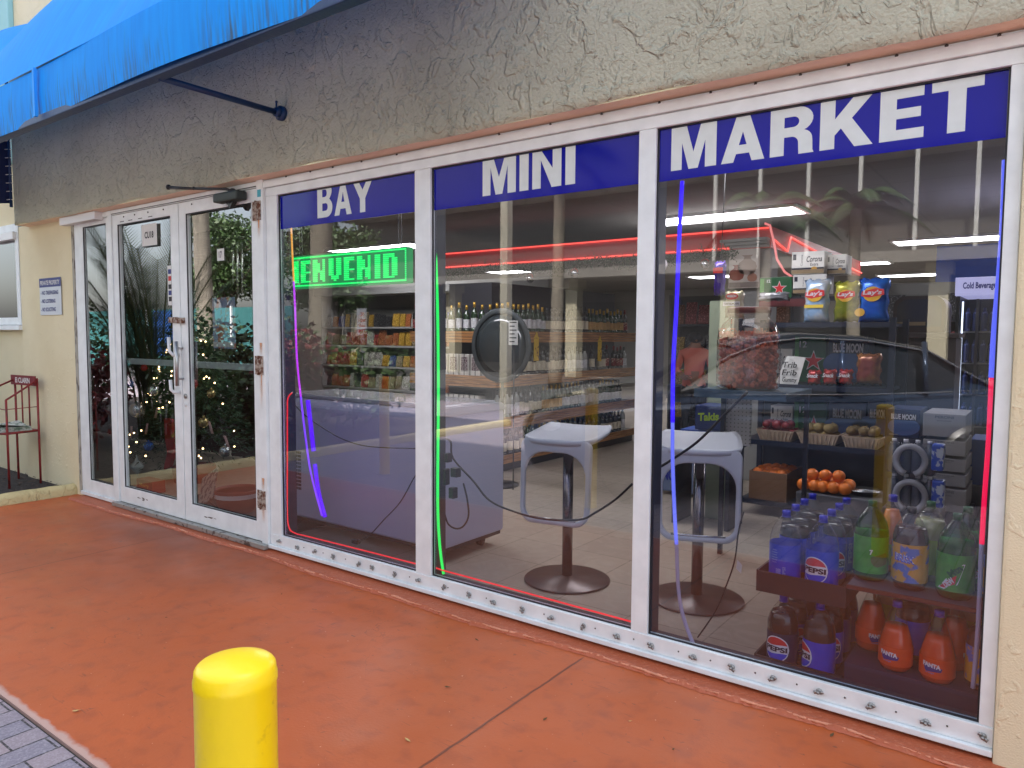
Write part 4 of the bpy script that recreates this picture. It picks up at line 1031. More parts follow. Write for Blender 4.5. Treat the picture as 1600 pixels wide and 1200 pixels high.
q = P(1152, 885, y=.295); m = MB(); m.add([(0, 0, .03), (.022, 0, .01), (.016, .004, -.03), (-.006, .004, -.012)], [(0, 1, 2, 3)]); o = m.build('paper_tag', PAPER); o.location = q; tag(o, 'white paper tag tied to the thin black cord', 'tag')
# power adaptors beside the green tube
m = MB()
for px, py, w_, h_ in ((700, 715, .03, .05), (712, 738, .045, .05), (708, 770, .035, .06), (697, 745, .022, .09)):
    q = P(px, py, y=.12); m.box(q.x-w_/2, q.x+w_/2, .10, .14, q.z-h_/2, q.z+h_/2)
o = m.build('power_strip', BLACKM, None, loc=tuple(P(705, 745, y=.12)), bevel=.005); tag(o, 'cluster of black power adaptors beside the green light tube', 'power adaptor')

# ================================================================== wine gondola
GX0, GX1, GY0, GY1 = -5.75, -4.55, 3.03, 6.1
WOOD = M('slat_wood', srgb(186, 134, 84), rough=.5, col2=srgb(140, 94, 54), vscale=8, stretch=(.6, .6, 14), mask=(.4, .6))
G = thing('wine_display', 'dark wine display with slatted wooden shelf edges', 'shelving', (-5, 4.5, 0))
LV = [.16, .555, .985, 1.445]
m = MB(); m.box(GX0+.3, GX1-.3, GY0+.3, GY1-.05, 0, 1.98); m.build('back_panel', M('gondola_dark', (.03, .03, .04), rough=.6), G, world=True)
for k, z in enumerate(LV):
    m = MB(); m.box(GX0, GX1, GY0, GY1, z-.03, z); sh = m.build('shelf', M('shelf_dark', (.06, .055, .05), rough=.5), G, world=True)
    for s in range(4 if k else 3):
        m = MB(); h = .026; zt_ = z+.012-s*(h+.004); m.box(GX1+.001, GX1+.02, GY0-.02, GY1, zt_-h, zt_); m.box(GX0, GX1+.001, GY0-.02, GY0-.001, zt_-h, zt_)
        m.build('wood_slat', WOOD, sh, world=True)
m = MB(); m.box(GX0+.02, GX1-.02, GY0+.02, GY1-.02, 0, .1); m.build('plinth', BLACKM, G, world=True)
def wine(col, lab, foil, h=.30, r=.037):
    m = MB(); pr = [(.0, .0), (r*.92, .0), (r, .006), (r, h*.2)]
    m.cur = 0; m.lathe([(r*.92, 0), (r, .006), (r, h*.15)], 12); 
    m.cur = 1; m.lathe([(r+.0008, h*.15), (r+.0008, h*.47)], 12, cap=False)
    m.cur = 0; m.lathe([(r, h*.47), (r, h*.60), (r*.85, h*.68), (r*.45, h*.75), (r*.38, h*.82)], 12, cap=False)
    m.cur = 2; m.lathe([(r*.40, h*.82), (r*.40, h)], 12)
    return m, [col, lab, foil]
DG = M('bottle_dark', (.012, .014, .016), rough=.06, spec=.8); GG = M('bottle_green', (.02, .045, .02), rough=.06, spec=.8); AMB = M('bottle_clear', (.35, .36, .34), rough=.08, spec=.8)
LC = M('label_cream', srgb(206, 196, 172), rough=.7, var=.15, vscale=40); LW = M('label_white', srgb(205, 205, 208), rough=.7, var=.2, vscale=50); LR = M('label_red', srgb(130, 40, 44), rough=.6, col2=srgb(200, 180, 160), vscale=50, mask=(.55, .6)); LT = M('label_tan', srgb(190, 150, 92), rough=.6, var=.2, vscale=30)
FB = M('foil_black', (.02, .02, .02), rough=.3); FR = M('foil_red', srgb(110, 20, 28), rough=.3); FG = M('foil_gold', srgb(190, 150, 60), rough=.3, metal=.6)
kinds = [(DG, LC, FB, 'cream'), (DG, LW, FB, 'white'), (GG, LW, FG, 'white'), (DG, LR, FR, 'red'), (GG, LT, FG, 'tan'), (AMB, LW, FB, 'white')]
protos = []
for a in kinds:
    mm, mats = wine(*a[:3]); mats2 = mats; protos.append((mm, mats2, a))
first = {}
shn = {0: 'bottom', 1: 'second', 2: 'third', 3: 'top'}
rnd = random.Random(8)
def put_wine(kind, x, y, z, where, shelfname):
    mm, mats, a = protos[kind]
    if kind not in first:
        o = mm.build('wine_bottle', mats); first[kind] = o
    else: o = first[kind].copy(); COL.objects.link(o)
    o.location = (x, y, z+.001); o.rotation_euler = (0, 0, rnd.uniform(0, 6)); s = rnd.choice((.95, 1, 1.05)); o.scale = (1, 1, s)
    gname = {0: 'dark', 1: 'dark', 2: 'green', 3: 'dark', 4: 'green', 5: 'clear'}[kind]
    tag(o, f'{gname} wine bottle with {a[3]} label, {shelfname} wooden shelf, {where}', 'wine bottle', f'{gname} bottles with {a[3]} labels on the {shelfname} wooden shelf {where}')
for k, z in enumerate(LV):
    if k == 1: yy_ = [(GY0+.08+.085*i) for i in range(32)]
    elif k == 0: yy_ = [(GY0+.08+.11*i) for i in range(26)]
    else: yy_ = [(GY0+.08+.092*i) for i in range(31)]
    kk = 0
    for i, y in enumerate(yy_):
        if i % 5 == 0: kk = rnd.choice([0, 0, 1, 2, 3, 4, 5])
        if rnd.random() < .05 or y > GY1-.08: continue
        put_wine(kk, GX1-.05-rnd.uniform(0, .01), y, z, 'on the long side', shn[k])
    # end cap facing the window
    if k in (0, 3):
        for i in range(11):
            if i % 4 == 0: kk = rnd.choice([0, 1, 2, 3])
            put_wine(kk, GX1-.13-.105*i, GY0+.06, z, 'on the end facing the window', shn[k])
# boxed wine on the second and third shelves of the end
BXW = M('carton_white', srgb(190, 186, 180), rough=.7, var=.12, vscale=25)
bw0 = None
for k, xs_ in ((1, [GX1-.30-.145*i for i in range(6)]), (2, [GX1-.14-.15*i for i in range(6)])):
    for i, x in enumerate(xs_):
        if bw0 is None:
            m = MB(); m.box(-.062, .062, -.05, .05, 0, .23); bw0 = m.build('wine_carton', BXW, bevel=.003); o = bw0
            m = MB(); m.box(-.045, .045, -.052, -.0505, .06, .20); m.build('printed_panel', M('carton_print', srgb(150, 140, 140), rough=.7, col2=srgb(90, 60, 70), vscale=60, mask=(.5, .54)), bw0)
            m = MB(); m.box(-.004, .004, -.0525, -.0505, .0, .23); m.build('seam', INK, bw0)
        else: o = dup(bw0)
        o.location = (x, GY0+.065, LV[k]+.001)
        tag(o, f'pale wine carton on the {shn[k]} shelf of the end facing the window', 'carton', f'pale wine cartons on the {shn[k]} shelf of the wine display end')
# hanging yellow tags on bottles
for k, (px, py) in enumerate(((838, 545), (937, 548))):
    q = P(px, py, x=GX1+.03); m = MB(); m.box(-.002, .002, -.045, .045, -.13, .13); m.prism([(-.03, .13), (.03, .13), (.012, .18), (-.012, .18)], 'x', -.002, .002)
    o = m.build('price_streamer', M('yellow_card', srgb(214, 176, 40), rough=.5, col2=srgb(120, 70, 20), vscale=30, mask=(.58, .62))); o.location = q; tag(o, ('left' if k == 0 else 'right')+' yellow offer card hanging from the third wooden shelf', 'offer card')

# round dark glass disc with pale rim on a pole before the shelves
RM = thing('round_mirror', 'large round dark disc with pale blue rim before the wine shelves', 'round mirror', (-4.17, 2.6, 0))
m = MB(); m.lathe([(.30, -.012), (.335, -.02), (.35, 0), (.335, .02), (.30, .012)], 48, (0, 0, 1.32), 'y', cap=False); m.build('rim', M('rim_blue', (.04, .05, .055), rough=.7), RM)
m = MB(); m.lathe([(.302, .0), (.22, -.035), (.12, -.055), (.001, -.062)], 48, (0, 0, 1.32), 'y'); m.build('disc', M('disc_dark', (.035, .045, .05), rough=.2, spec=.8), RM)
m = MB(); m.tube([(.0, .03, 0.02), (0, .03, 1.1)], .015, 10); m.lathe([(.18, 0), (.18, .015), (.02, .03)], 24); m.build('stand', BLACKM, RM)
q = P(802, 520, y=2.5); m = MB(); m.box(-.05, .05, -.003, .003, -.11, .11); o = m.build('notice_board', PAPER); o.location = q; tag(o, 'small printed notice on a thin pole right of the round disc', 'notice')
for k in range(6): mm = MB(); mm.box(-.04, .038-.02*(k % 2), -.0046, -.0034, .09-k*.035, .10-k*.035); mm.build('text_line', INK, o)
m = MB(); m.tube([(0, .012, -q.z), (0, .012, .12)], .006, 6); m.build('pole', BLACKM, o)

# ================================================================== white wall shelves with snacks (left, deep)
def shelfunit(name, label, x0, x1, y, zs, depth=.4, canopy=None, mat=None):
    t = thing(name, label, 'shelving', ((x0+x1)/2, y, 0)); mt = mat or WHITE2
    m = MB(); m.box(x0, x1, y+depth, y+depth+.03, 0, (canopy or zs[-1]+.4)); m.build('back_panel', M('unit_back', (.14, .14, .13), rough=.7), t, world=True)
    for z in zs: m = MB(); m.box(x0, x1, y, y+depth-.001, z-.03, z); m.build('shelf', mt, t, world=True)
    for x in (x0, x1-.02): m = MB(); m.box(x, x+.02, y, y+depth-.001, 0, (canopy or zs[-1]+.4)); m.build('side_panel', mt, t, world=True)
    if canopy: m = MB(); m.box(x0-.05, x1+.05, y-.12, y+depth+.03, canopy, canopy+.16); m.build('canopy', mt, t, world=True)
    return t
PCOL = [srgb(200, 40, 40), srgb(230, 180, 40), srgb(30, 60, 150), srgb(215, 210, 200), srgb(60, 130, 70), srgb(200, 110, 40), srgb(80, 50, 120), srgb(30, 30, 34), srgb(220, 120, 140), srgb(170, 150, 110)]
PM_ = [M('pack_%d' % i, tuple(v*.35 for v in c), rough=.35, col2=tuple(min(1, v*.9+.12) for v in c), vscale=14, mask=(.56, .60)) for i, c in enumerate(PCOL)]
pk = {}
CN_ = ['red', 'yellow', 'blue', 'white', 'green', 'orange', 'purple', 'black', 'pink', 'tan']
def pack(ci, x, y, z, w_, h_, where, rz=0):
    if ci not in pk:
        m = MB(); m.add([(-.5, -.35, .04), (.5, -.35, .04), (.5, .35, .04), (-.5, .35, .04), (-.46, -.30, .5), (.46, -.30, .5), (.46, .30, .5), (-.46, .30, .5), (-.47, -.04, 1), (.47, -.04, 1), (.47, .04, 1), (-.47, .04, 1), (-.5, -.3, 0), (.5, -.3, 0), (.5, .3, 0), (-.5, .3, 0)],
              [(12, 15, 14, 13), (12, 13, 1, 0), (13, 14, 2, 1), (14, 15, 3, 2), (15, 12, 0, 3), (0, 1, 5, 4), (1, 2, 6, 5), (2, 3, 7, 6), (3, 0, 4, 7), (4, 5, 9, 8), (5, 6, 10, 9), (6, 7, 11, 10), (7, 4, 8, 11), (8, 9, 10, 11)])
        pk[ci] = m.build('snack_pack', PM_[ci]); o = pk[ci]
    else: o = pk[ci].copy(); COL.objects.link(o)
    o.location = (x, y, z); o.scale = (w_, .1, h_); o.rotation_euler = (0, 0, rz)
    tag(o, f'{CN_[ci]} snack packet {where}', 'packet', f'{CN_[ci]} packets {where}'); return o
SU = shelfunit('snack_shelving', 'white wall shelving stocked with snacks, deep left of the wine display', -11.2, -6.0, 6.2, [.45, .85, 1.22, 1.55], .4, 2.12, M('unit_grey', (.30, .30, .29), rough=.6))
rnd = random.Random(12)
for zi, z in enumerate([.45, .85, 1.22, 1.55]):
    x = -11.1; ci = 3
    while x < -6.1:
        if rnd.random() < .6: ci = rnd.choice([0, 1, 3, 3, 5, 7, 9, 2])
        w_ = rnd.uniform(.10, .18); pack(ci, x+w_/2, 6.28, z+.001, w_, rnd.uniform(.18, .27), f'on the {["lowest", "second", "third", "top"][zi]} shelf of the white wall shelving'); x += w_+.02
SV = shelfunit('snack_gondola', 'dark shelving packed with bright snacks left of the poster column', -4.3, -2.55, 6.6, [.3, .75, 1.15, 1.58], .4, None, M('dark_shelf', (.05, .05, .06), rough=.5))
for zi, z in enumerate([.3, .75, 1.15, 1.58]):
    x = -4.25; ci = 1
    while x < -2.7:
        if rnd.random() < .6: ci = rnd.choice([1, 1, 5, 2, 6, 7, 0, 3])
        w_ = rnd.uniform(.12, .18); pack(ci, x+w_/2, 6.68, z+.001, w_, rnd.uniform(.2, .3), f'on the {["lowest", "second", "third", "top"][zi]} dark shelf left of the column'); x += w_+.015
# wall unit far right
SW_ = shelfunit('grocery_shelving', 'dark grocery shelving between the blue crisps and the cold drinks cooler', -1.55, -.72, 6.0, [.35, .8, 1.25, 1.62], .35, None, M('dark_shelf', (.05, .05, .06)))
for zi, z in enumerate([.35, .8, 1.25, 1.62]):
    x = -1.5; ci = 7
    while x < -.85:
        if rnd.random() < .6: ci = rnd.choice([7, 0, 9, 3])
        w_ = rnd.uniform(.12, .2); pack(ci, x+w_/2, 6.08, z+.001, w_, rnd.uniform(.15, .28), f'on the {["lowest", "second", "third", "top"][zi]} shelf beside the cooler'); x += w_+.02
# ================================================================== soda bottles
PET = glassmat('clear_plastic', (.96, .97, .97), base=.03)
PETG = glassmat('green_plastic', (.10, .50, .16), base=.05)
def liq(nm, c): return M(nm, c, rough=.12, spec=.5)
COLA = liq('cola', (.010, .004, .003)); ORG = liq('orange_soda', srgb(226, 74, 14)); LIME = liq('lime_soda', srgb(96, 150, 20)); CLR = liq('water_clear', (.30, .31, .33)); PINK = liq('peach_soda', srgb(236, 130, 80)); TEA = liq('tea', (.05, .012, .008)); PALE = liq('pale_soda', srgb(168, 170, 120))
LBL = M('label_blue', srgb(18, 56, 196), rough=.3, var=.08, vscale=30); LBO = M('label_orange', srgb(226, 78, 22), rough=.3, var=.08, vscale=30); LBG = M('label_green', srgb(64, 150, 40), rough=.3, var=.2, vscale=30); LBY = M('label_yellow', srgb(206, 150, 34), rough=.3, col2=srgb(90, 110, 190), vscale=22, mask=(.52, .58)); LBD = M('label_darkblue', srgb(16, 22, 60), rough=.3); LBK = M('label_lime', srgb(140, 180, 40), rough=.3, var=.2, vscale=25)
CAPB = M('cap_blue', srgb(16, 34, 190), rough=.35); CAPG = M('cap_green', srgb(10, 90, 50), rough=.35); CAPK = M('cap_black', (.012, .012, .014), rough=.35); CAPP = M('cap_indigo', srgb(70, 70, 190), rough=.35)
WH = M('print_white', srgb(225, 225, 232), rough=.4); RD = M('print_red', srgb(214, 36, 44), rough=.4); BK = M('print_black', srgb(14, 18, 50), rough=.4); BLp = M('print_blue', srgb(30, 70, 210), rough=.4); BLd = M('print_navy', srgb(20, 30, 130), rough=.4)
PROT = {}
def wrapdisc(name, mat, par, Rb, cx, cz, r_, lo, hi, off, n=22):
    """disc wrapped round a bottle; lo/hi are functions of normalised x giving z limits in -1..1"""
    m = MB(); m.smooth = True
    for i in range(n):
        u0, u1 = -1+2*i/n, -1+2*(i+1)/n
        def pt(u, f):
            e = math.sqrt(max(0, 1-u*u)); z = max(-e, min(e, f(u))); a = (cx+u*r_)/Rb
            return ((Rb+off)*math.sin(a), -(Rb+off)*math.cos(a), cz+z*r_)
        a, b2, c2, d2 = pt(u0, lo), pt(u1, lo), pt(u1, hi), pt(u0, hi)
        if (Vector(d2)-Vector(a)).length+(Vector(c2)-Vector(b2)).length < 1e-5: continue
        m.quad(a, b2, c2, d2)
    return m.build(name, mat, par)
def roundel(lb, Rb, cz, r_):
    wrapdisc('roundel', WH, lb, Rb, 0, cz, r_, lambda u: -2, lambda u: 2, .0010)
    wrapdisc('roundel_top', RD, lb, Rb, 0, cz, r_*.92, lambda u: .34+.05*math.sin(u*3), lambda u: 2, .0016)
    wrapdisc('roundel_foot', BLp, lb, Rb, 0, cz, r_*.92, lambda u: -2, lambda u: -.38+.06*math.sin(u*3), .0016)
def soda(kind):
    body = {'fat': [(.030, 0), (.052, .004), (.0605, .02), (.062, .04), (.062, .175), (.0605, .20), (.053, .232), (.036, .262), (.020, .283), (.0145, .292), (.0145, .300)],
            'cone': [(.030, 0), (.050, .004), (.0575, .02), (.0590, .04), (.0585, .115), (.0540, .140), (.046, .175), (.036, .215), (.026, .25), (.018, .275), (.0145, .288), (.0145, .298)]}
    spec = dict(  # shape, shell, liquid, fill, label mat, z0, z1, cap
        pepsi=('fat', PET, CLR, .07, LBL, .035, .178, CAPB), pepsi2=('fat', PET, COLA, .22, LBL, .035, .165, CAPB), pepsiback=('fat', PET, CLR, .07, LBL, .035, .178, CAPB),
        colaback=('fat', PET, COLA, .225, LBL, .035, .178, CAPB), zero=('fat', PET, COLA, .245, LBD, .035, .165, CAPB),
        green=('fat', PETG, LIME, .20, LBG, .035, .178, CAPG), tea=('fat', PET, TEA, .235, LBY, .035, .178, CAPK), dew=('fat', PETG, LIME, .22, LBG, .035, .170, CAPG),
        peach=('cone', PET, PINK, .25, LBK, .035, .12, CAPP), pale=('fat', PET, PALE, .24, LBK, .035, .17, CAPG), orange=('cone', PET, ORG, .20, LBO, .030, .112, CAPP), orange2=('cone', PET, ORG, .22, LBO, .045, .112, CAPK))[kind]
    sh, shell, lq, fill, lm, z0, z1, cap = spec; pr = body[sh]
    root = bpy.data.objects.new('soda_bottle', None); COL.objects.link(root)
    m = MB(); m.lathe(pr, 28, cap=False); m.build('bottle_body', shell, root)
    def rad(z):
        for (ra, za), (rb, zb) in zip(pr, pr[1:]):
            if za <= z <= zb: return ra+(rb-ra)*(z-za)/(zb-za)
        return pr[-1][0]
    inn = [(max(.001, r_-.002), z+.001) for r_, z in pr if z < fill]+[(rad(fill)-.002, fill)]
    m = MB(); m.lathe(inn, 24); m.build('drink', lq, root)
    Rb = rad(.08)+.0006
    m = MB(); m.lathe([(Rb, z0), (Rb, z1)], 32, cap=False); lb = m.build('label', lm, root)
    m = MB(); m.lathe([(.0165, .288), (.0165, .308), (.0150, .310)], 20); m.cyl((0, 0, .284), .018, .003, 20); cp_ = m.build('cap', cap, root)
    def tx(s, mat, z, h, w_, x=0, **k): return text('lettering', s, mat, lb, x, z, 0, h, w_, wrap=Rb+.0012, **k)
    if kind in ('pepsi', 'pepsi2', 'zero'):
        roundel(lb, Rb, .100, .053); tx('PEPSI', BK, .100, .022, .092, bold=.045)
    if kind == 'pepsiback':
        m = MB()
        for k in range(3):
            x = -.02+.0*k; 
        tx('I I I I I I I I I', WH, .065, .032, .018, x=.01, bold=.01)
        for q, (zz_, ww) in enumerate(((.155, .02), (.145, .026), (.135, .022), (.125, .026), (.115, .024), (.105, .02))): tx('MMMMM', M('print_faint', srgb(120, 140, 210)), zz_, .004, ww, x=-.008)
        tx('PEPSI', M('print_faint', (.5, .5, .6)), .065, .012, .05, x=.032, rot=R(90), bold=.03)
    if kind == 'colaback': tx('PEPSI', M('print_faint', (.5, .5, .6)), .11, .022, .085, rot=R(90), bold=.04)
    if kind in ('orange', 'orange2'):
        wrapdisc('badge', BLd, lb, Rb, .004, .076, .031, lambda u: -.62+.12*u, lambda u: .18-.2*u, .0010); tx('FANTA', WH, .084, .020, .060, bold=.06, tilt=-.10)
        tx('orange', M('print_faint', (.5, .5, .6)), .05, .006, .03, x=-.005)
    if kind == 'dew':
        m = MB()
        def wp(pts, off, mat, nm):
            mm = MB(); mm.add([((Rb+off)*math.sin(x/Rb), -(Rb+off)*math.cos(x/Rb), z) for x, z in pts], [tuple(range(len(pts)))]); mm.build(nm, mat, lb)
        wp([(-.046, .040), (-.016, .078), (.036, .140), (.044, .140), (.022, .064), (-.020, .040)], .0014, WH, 'badge_edge'); wp([(-.038, .044), (-.012, .074), (.018, .098), (.014, .066), (-.018, .046)], .0022, RD, 'badge')
        tx('Mtn', CAPG, .112, .026, .050, x=.012, rot=R(44), bold=.05); tx('DEW', WH, .068, .022, .040, x=-.006, rot=R(44), bold=.05)
    if kind == 'tea': tx('BRISK', BLp, .125, .030, .072, bold=.05, tilt=-.1); tx('BRISK', WH, .1265, .026, .066, bold=.01, tilt=-.1, x=.001)
    if kind == 'green':
        wrapdisc('badge', M('badge_olive', srgb(90, 96, 30)), lb, Rb, .022, .095, .034, lambda u: -.9+.3*u, lambda u: .5+.3*u, .0012); tx('7', WH, .12, .02, .012, x=-.01, bold=.05)
    return root
def sb(kind, x, y, z, rz, label, grp=None):
    if kind not in PROT: PROT[kind] = soda(kind); o = PROT[kind]
    else: o = dup(PROT[kind])
    o.location = (x, y, z); o.rotation_euler = (0, 0, rz); o['label'] = label; o['category'] = 'soda bottle'
    if 'group' in o: del o['group']
    if grp: o['group'] = grp
    return o
TRAY = M('tray_brown', srgb(52, 32, 32), rough=.6)
def tray(z, label, x0=-.935, x1=-.615, y0=.13, y1=.72, h=.075):
    t = thing('bottle_tray', label, 'bottle tray', ((x0+x1)/2, (y0+y1)/2, z))
    m = MB(); m.box(x0, x1, y0, y1, z, z+.012); m.build('tray_floor', TRAY, t, world=True)
    m = MB(); m.box(x0-.004, x1+.004, y0-.008, y0, z-.01, z+h); m.box(x0-.004, x1+.004, y1, y1+.008, z-.01, z+h); m.box(x0-.012, x0-.0041, y0-.008, y1+.008, z-.01, z+h*1.05); m.box(x1+.0041, x1+.012, y0-.008, y1+.008, z-.01, z+h*1.05)
    m.box((x0+x1)/2-.03, (x0+x1)/2+.03, y0-.0095, y0-.0081, z+h*.45, z+h*.8)
    m.build('tray_rim', TRAY, t, world=True, bevel=.003)
    return t
tray(.03, 'brown cola tray standing on the floor behind the right window'); tray(.385, 'brown upper tray of cola bottles behind the right window')
XL, XR = -.856, -.712
lpos = [(XL, .20), (XL, .335), (XL, .47), (XL, .605)]; rpos = [(XR, .20), (XR, .335), (XR, .47), (XR, .605)]
ordn = ['front', 'second', 'third', 'back']
for i, (x, y) in enumerate(lpos): sb('pepsiback' if i == 0 else 'colaback', x, y, .398, R(-16) if i == 0 else R(30*i), f'half empty cola bottle, {ordn[i]} in the left row of the upper tray')
for i, (x, y) in enumerate(rpos): sb('pepsi' if i < 2 else 'colaback', x, y, .398, R(-14) if i == 0 else (R(28) if i == 1 else R(60)), f'blue capped cola bottle, {ordn[i]} in the right row of the upper tray')
for i, (x, y) in enumerate(lpos): sb('zero' if i == 0 else 'pepsi2', x, y, .043, R(-8) if i == 0 else R(40*i), f'{"dark labelled" if i == 0 else "full"} cola bottle, {ordn[i]} in the left row of the floor tray')
for i, (x, y) in enumerate(rpos): sb('pepsi2' if i < 2 else 'colaback', x, y, .043, R(-58) if i == 0 else R(20), f'full blue labelled cola bottle, {ordn[i]} in the right row of the floor tray')
# display shelf unit on the right
DS = thing('display_shelf', 'low display shelf with red brown edge of mixed sodas in the right window', 'shelving', (-.35, .35, 0))
DSX0, DSX1, DSY0, DSY1 = -.60, 1.1, .125, .66
m = MB(); m.box(DSX0, DSX1, DSY0, DSY1, .455, .472); m.build('top_shelf', M('shelf_bluegrey', srgb(86, 90, 104), rough=.35), DS, world=True)
m = MB(); m.box(DSX0, DSX1, DSY0-.012, DSY0-.0005, .461, .474); m.build('shelf_edge', M('edge_brown', srgb(96, 44, 40), rough=.5), DS, world=True)
m = MB(); m.box(DSX0, DSX1, DSY0, DSY1, .15, .165); m.build('base_shelf', M('base_blue', srgb(40, 42, 74), rough=.4), DS, world=True)
m = MB(); m.box(DSX0, DSX1, DSY0+.004, DSY1, .0, .149); m.build('plinth', M('plinth_dark', srgb(34, 34, 62), rough=.5), DS, world=True)
m = MB(); m.box(DSX0, DSX1, DSY1, DSY1+.012, .0, .60); m.build('back_panel', M('back_tan', srgb(150, 132, 112), rough=.6), DS, world=True)
top = [('green', -.545, .255, R(20), 'green bottle with lime label, leftmost on the display shelf'), ('tea', -.405, .225, R(-10), 'dark tea bottle with yellow label on the display shelf'), ('dew', -.255, .215, R(-8), 'green bottle with slanted red and white badge on the display shelf'),
       ('dew', -.235, .36, R(40), 'green bottle directly behind the one with the slanted badge'), ('peach', -.50, .42, R(0), 'orange pink drink bottle behind the lime bottle'), ('pale', -.36, .38, R(0), 'pale green topped bottle behind the dark tea bottle'), ('tea', -.125, .245, R(40), 'dark bottle at the right end of the display shelf by the light tube'), ('orange', .06, .25, 0., 'orange soda bottle on the display shelf hidden by the pillar')]
for k, x, y, rz, l_ in top[:7]: sb(k, x, y, .473, rz, l_)
lowr = [('orange', -.435, .19, R(-14), 'front orange soda bottle, left of the pair on the low shelf'), ('orange', -.295, .175, R(-12), 'front orange soda bottle, right of the pair on the low shelf'), ('orange2', -.545, .33, R(30), 'orange soda bottle behind and left of the front pair'), ('colaback', -.40, .335, R(90), 'dark cola bottle between the orange sodas on the low shelf'),
        ('orange2', -.255, .335, R(60), 'orange soda bottle behind the right one of the front pair'), ('tea', -.15, .20, R(20), 'dark bottle at the right end of the low shelf'), ('pale', -.50, .50, 0., 'pale bottle at the back of the low shelf'), ('pale', -.35, .50, 0., 'pale bottle at the back middle of the low shelf'), ('pale', -.20, .50, 0., 'pale bottle at the back right of the low shelf')]
for k, x, y, rz, l_ in lowr:
    q_ = sb(k, x, y, .166, rz, l_)
    q_.scale = (1, 1, .84 if k[:2] == 'or' else .9)

# ================================================================== goods rack behind
RKX0, RKX1, RKY = -2.02, -.93, 2.95
RK = thing('goods_rack', 'dark metal rack of fruit, beer cartons and crisps behind the right window', 'rack', (-1.5, 3.1, 0))
m = MB(); RKD = .55
for x in (RKX0, RKX1):
    for y in (RKY, RKY+RKD): m.box(x-.02, x+.02, y-.02, y+.02, 0, 1.56)
m.build('uprights', M('rack_navy', srgb(18, 26, 44), rough=.4), RK, world=True)
for z in (.12, .60, 1.05, 1.525):
    m = MB(); m.box(RKX0+.021, RKX1-.021, RKY, RKY+RKD, z-.025, z-.002); m.box(RKX0+.021, RKX1-.021, RKY-.012, RKY-.001, z-.035, z+.004); m.build('shelf', M('rack_shelf', srgb(22, 34, 56), rough=.4), RK, world=True)
m = MB(); m.box(RKX0+.021, RKX1-.021, RKY+RKD+.021, RKY+RKD+.03, .0, 1.52); m.build('back_panel', M('rack_back', (.02, .025, .035), rough=.6), RK, world=True)
m = MB(); x0, x1, z0, z1 = BX(1186, 1290, 467, 479, RKY+.25); m.box(x0, x1, RKY+.25, RKY+.26, z0, z1); hb = m.build('header_strip', M('strip_maroon', srgb(96, 24, 34), rough=.5), RK, world=True)
m = MB(); m.box(RKX0+.3, RKX0+.85, RKY+.27, RKY+.54, 1.70, 1.735); m.box(RKX0+.3, RKX0+.32, RKY+.3, RKY+.5, 1.53, 1.70); m.box(RKX0+.83, RKX0+.85, RKY+.3, RKY+.5, 1.53, 1.70); m.build('riser', M('rack_navy', (.02, .02, .03)), RK, world=True)
CW2 = M('carton_offwhite', srgb(150, 148, 152), rough=.6, var=.06, vscale=8)
CW = M('beer_carton_white', srgb(226, 224, 220), rough=.5, var=.04, vscale=20); CG = M('beer_carton_green', srgb(10, 84, 44), rough=.4); CN2 = M('beer_carton_navy', srgb(14, 28, 70), rough=.4); CBD = M('carton_side', srgb(120, 104, 84), rough=.7)
GOLD = M('print_gold', srgb(206, 156, 60), rough=.5); FGR = M('print_grey', srgb(110, 112, 120), rough=.5)
def star(name, par, cx, cz, r_, y, mat, mat2):
    def st(rr): return [(cx+rr*(1 if i % 2 == 0 else .40)*math.sin(math.pi*i/5), cz+rr*(1 if i % 2 == 0 else .40)*math.cos(math.pi*i/5)) for i in range(10)]
    shape('star_edge', [st(r_*1.22)], mat2, par, thick=.0004, loc=(0, y, 0)); shape(name, [st(r_)], mat, par, thick=.0004, loc=(0, y-.0008, 0))
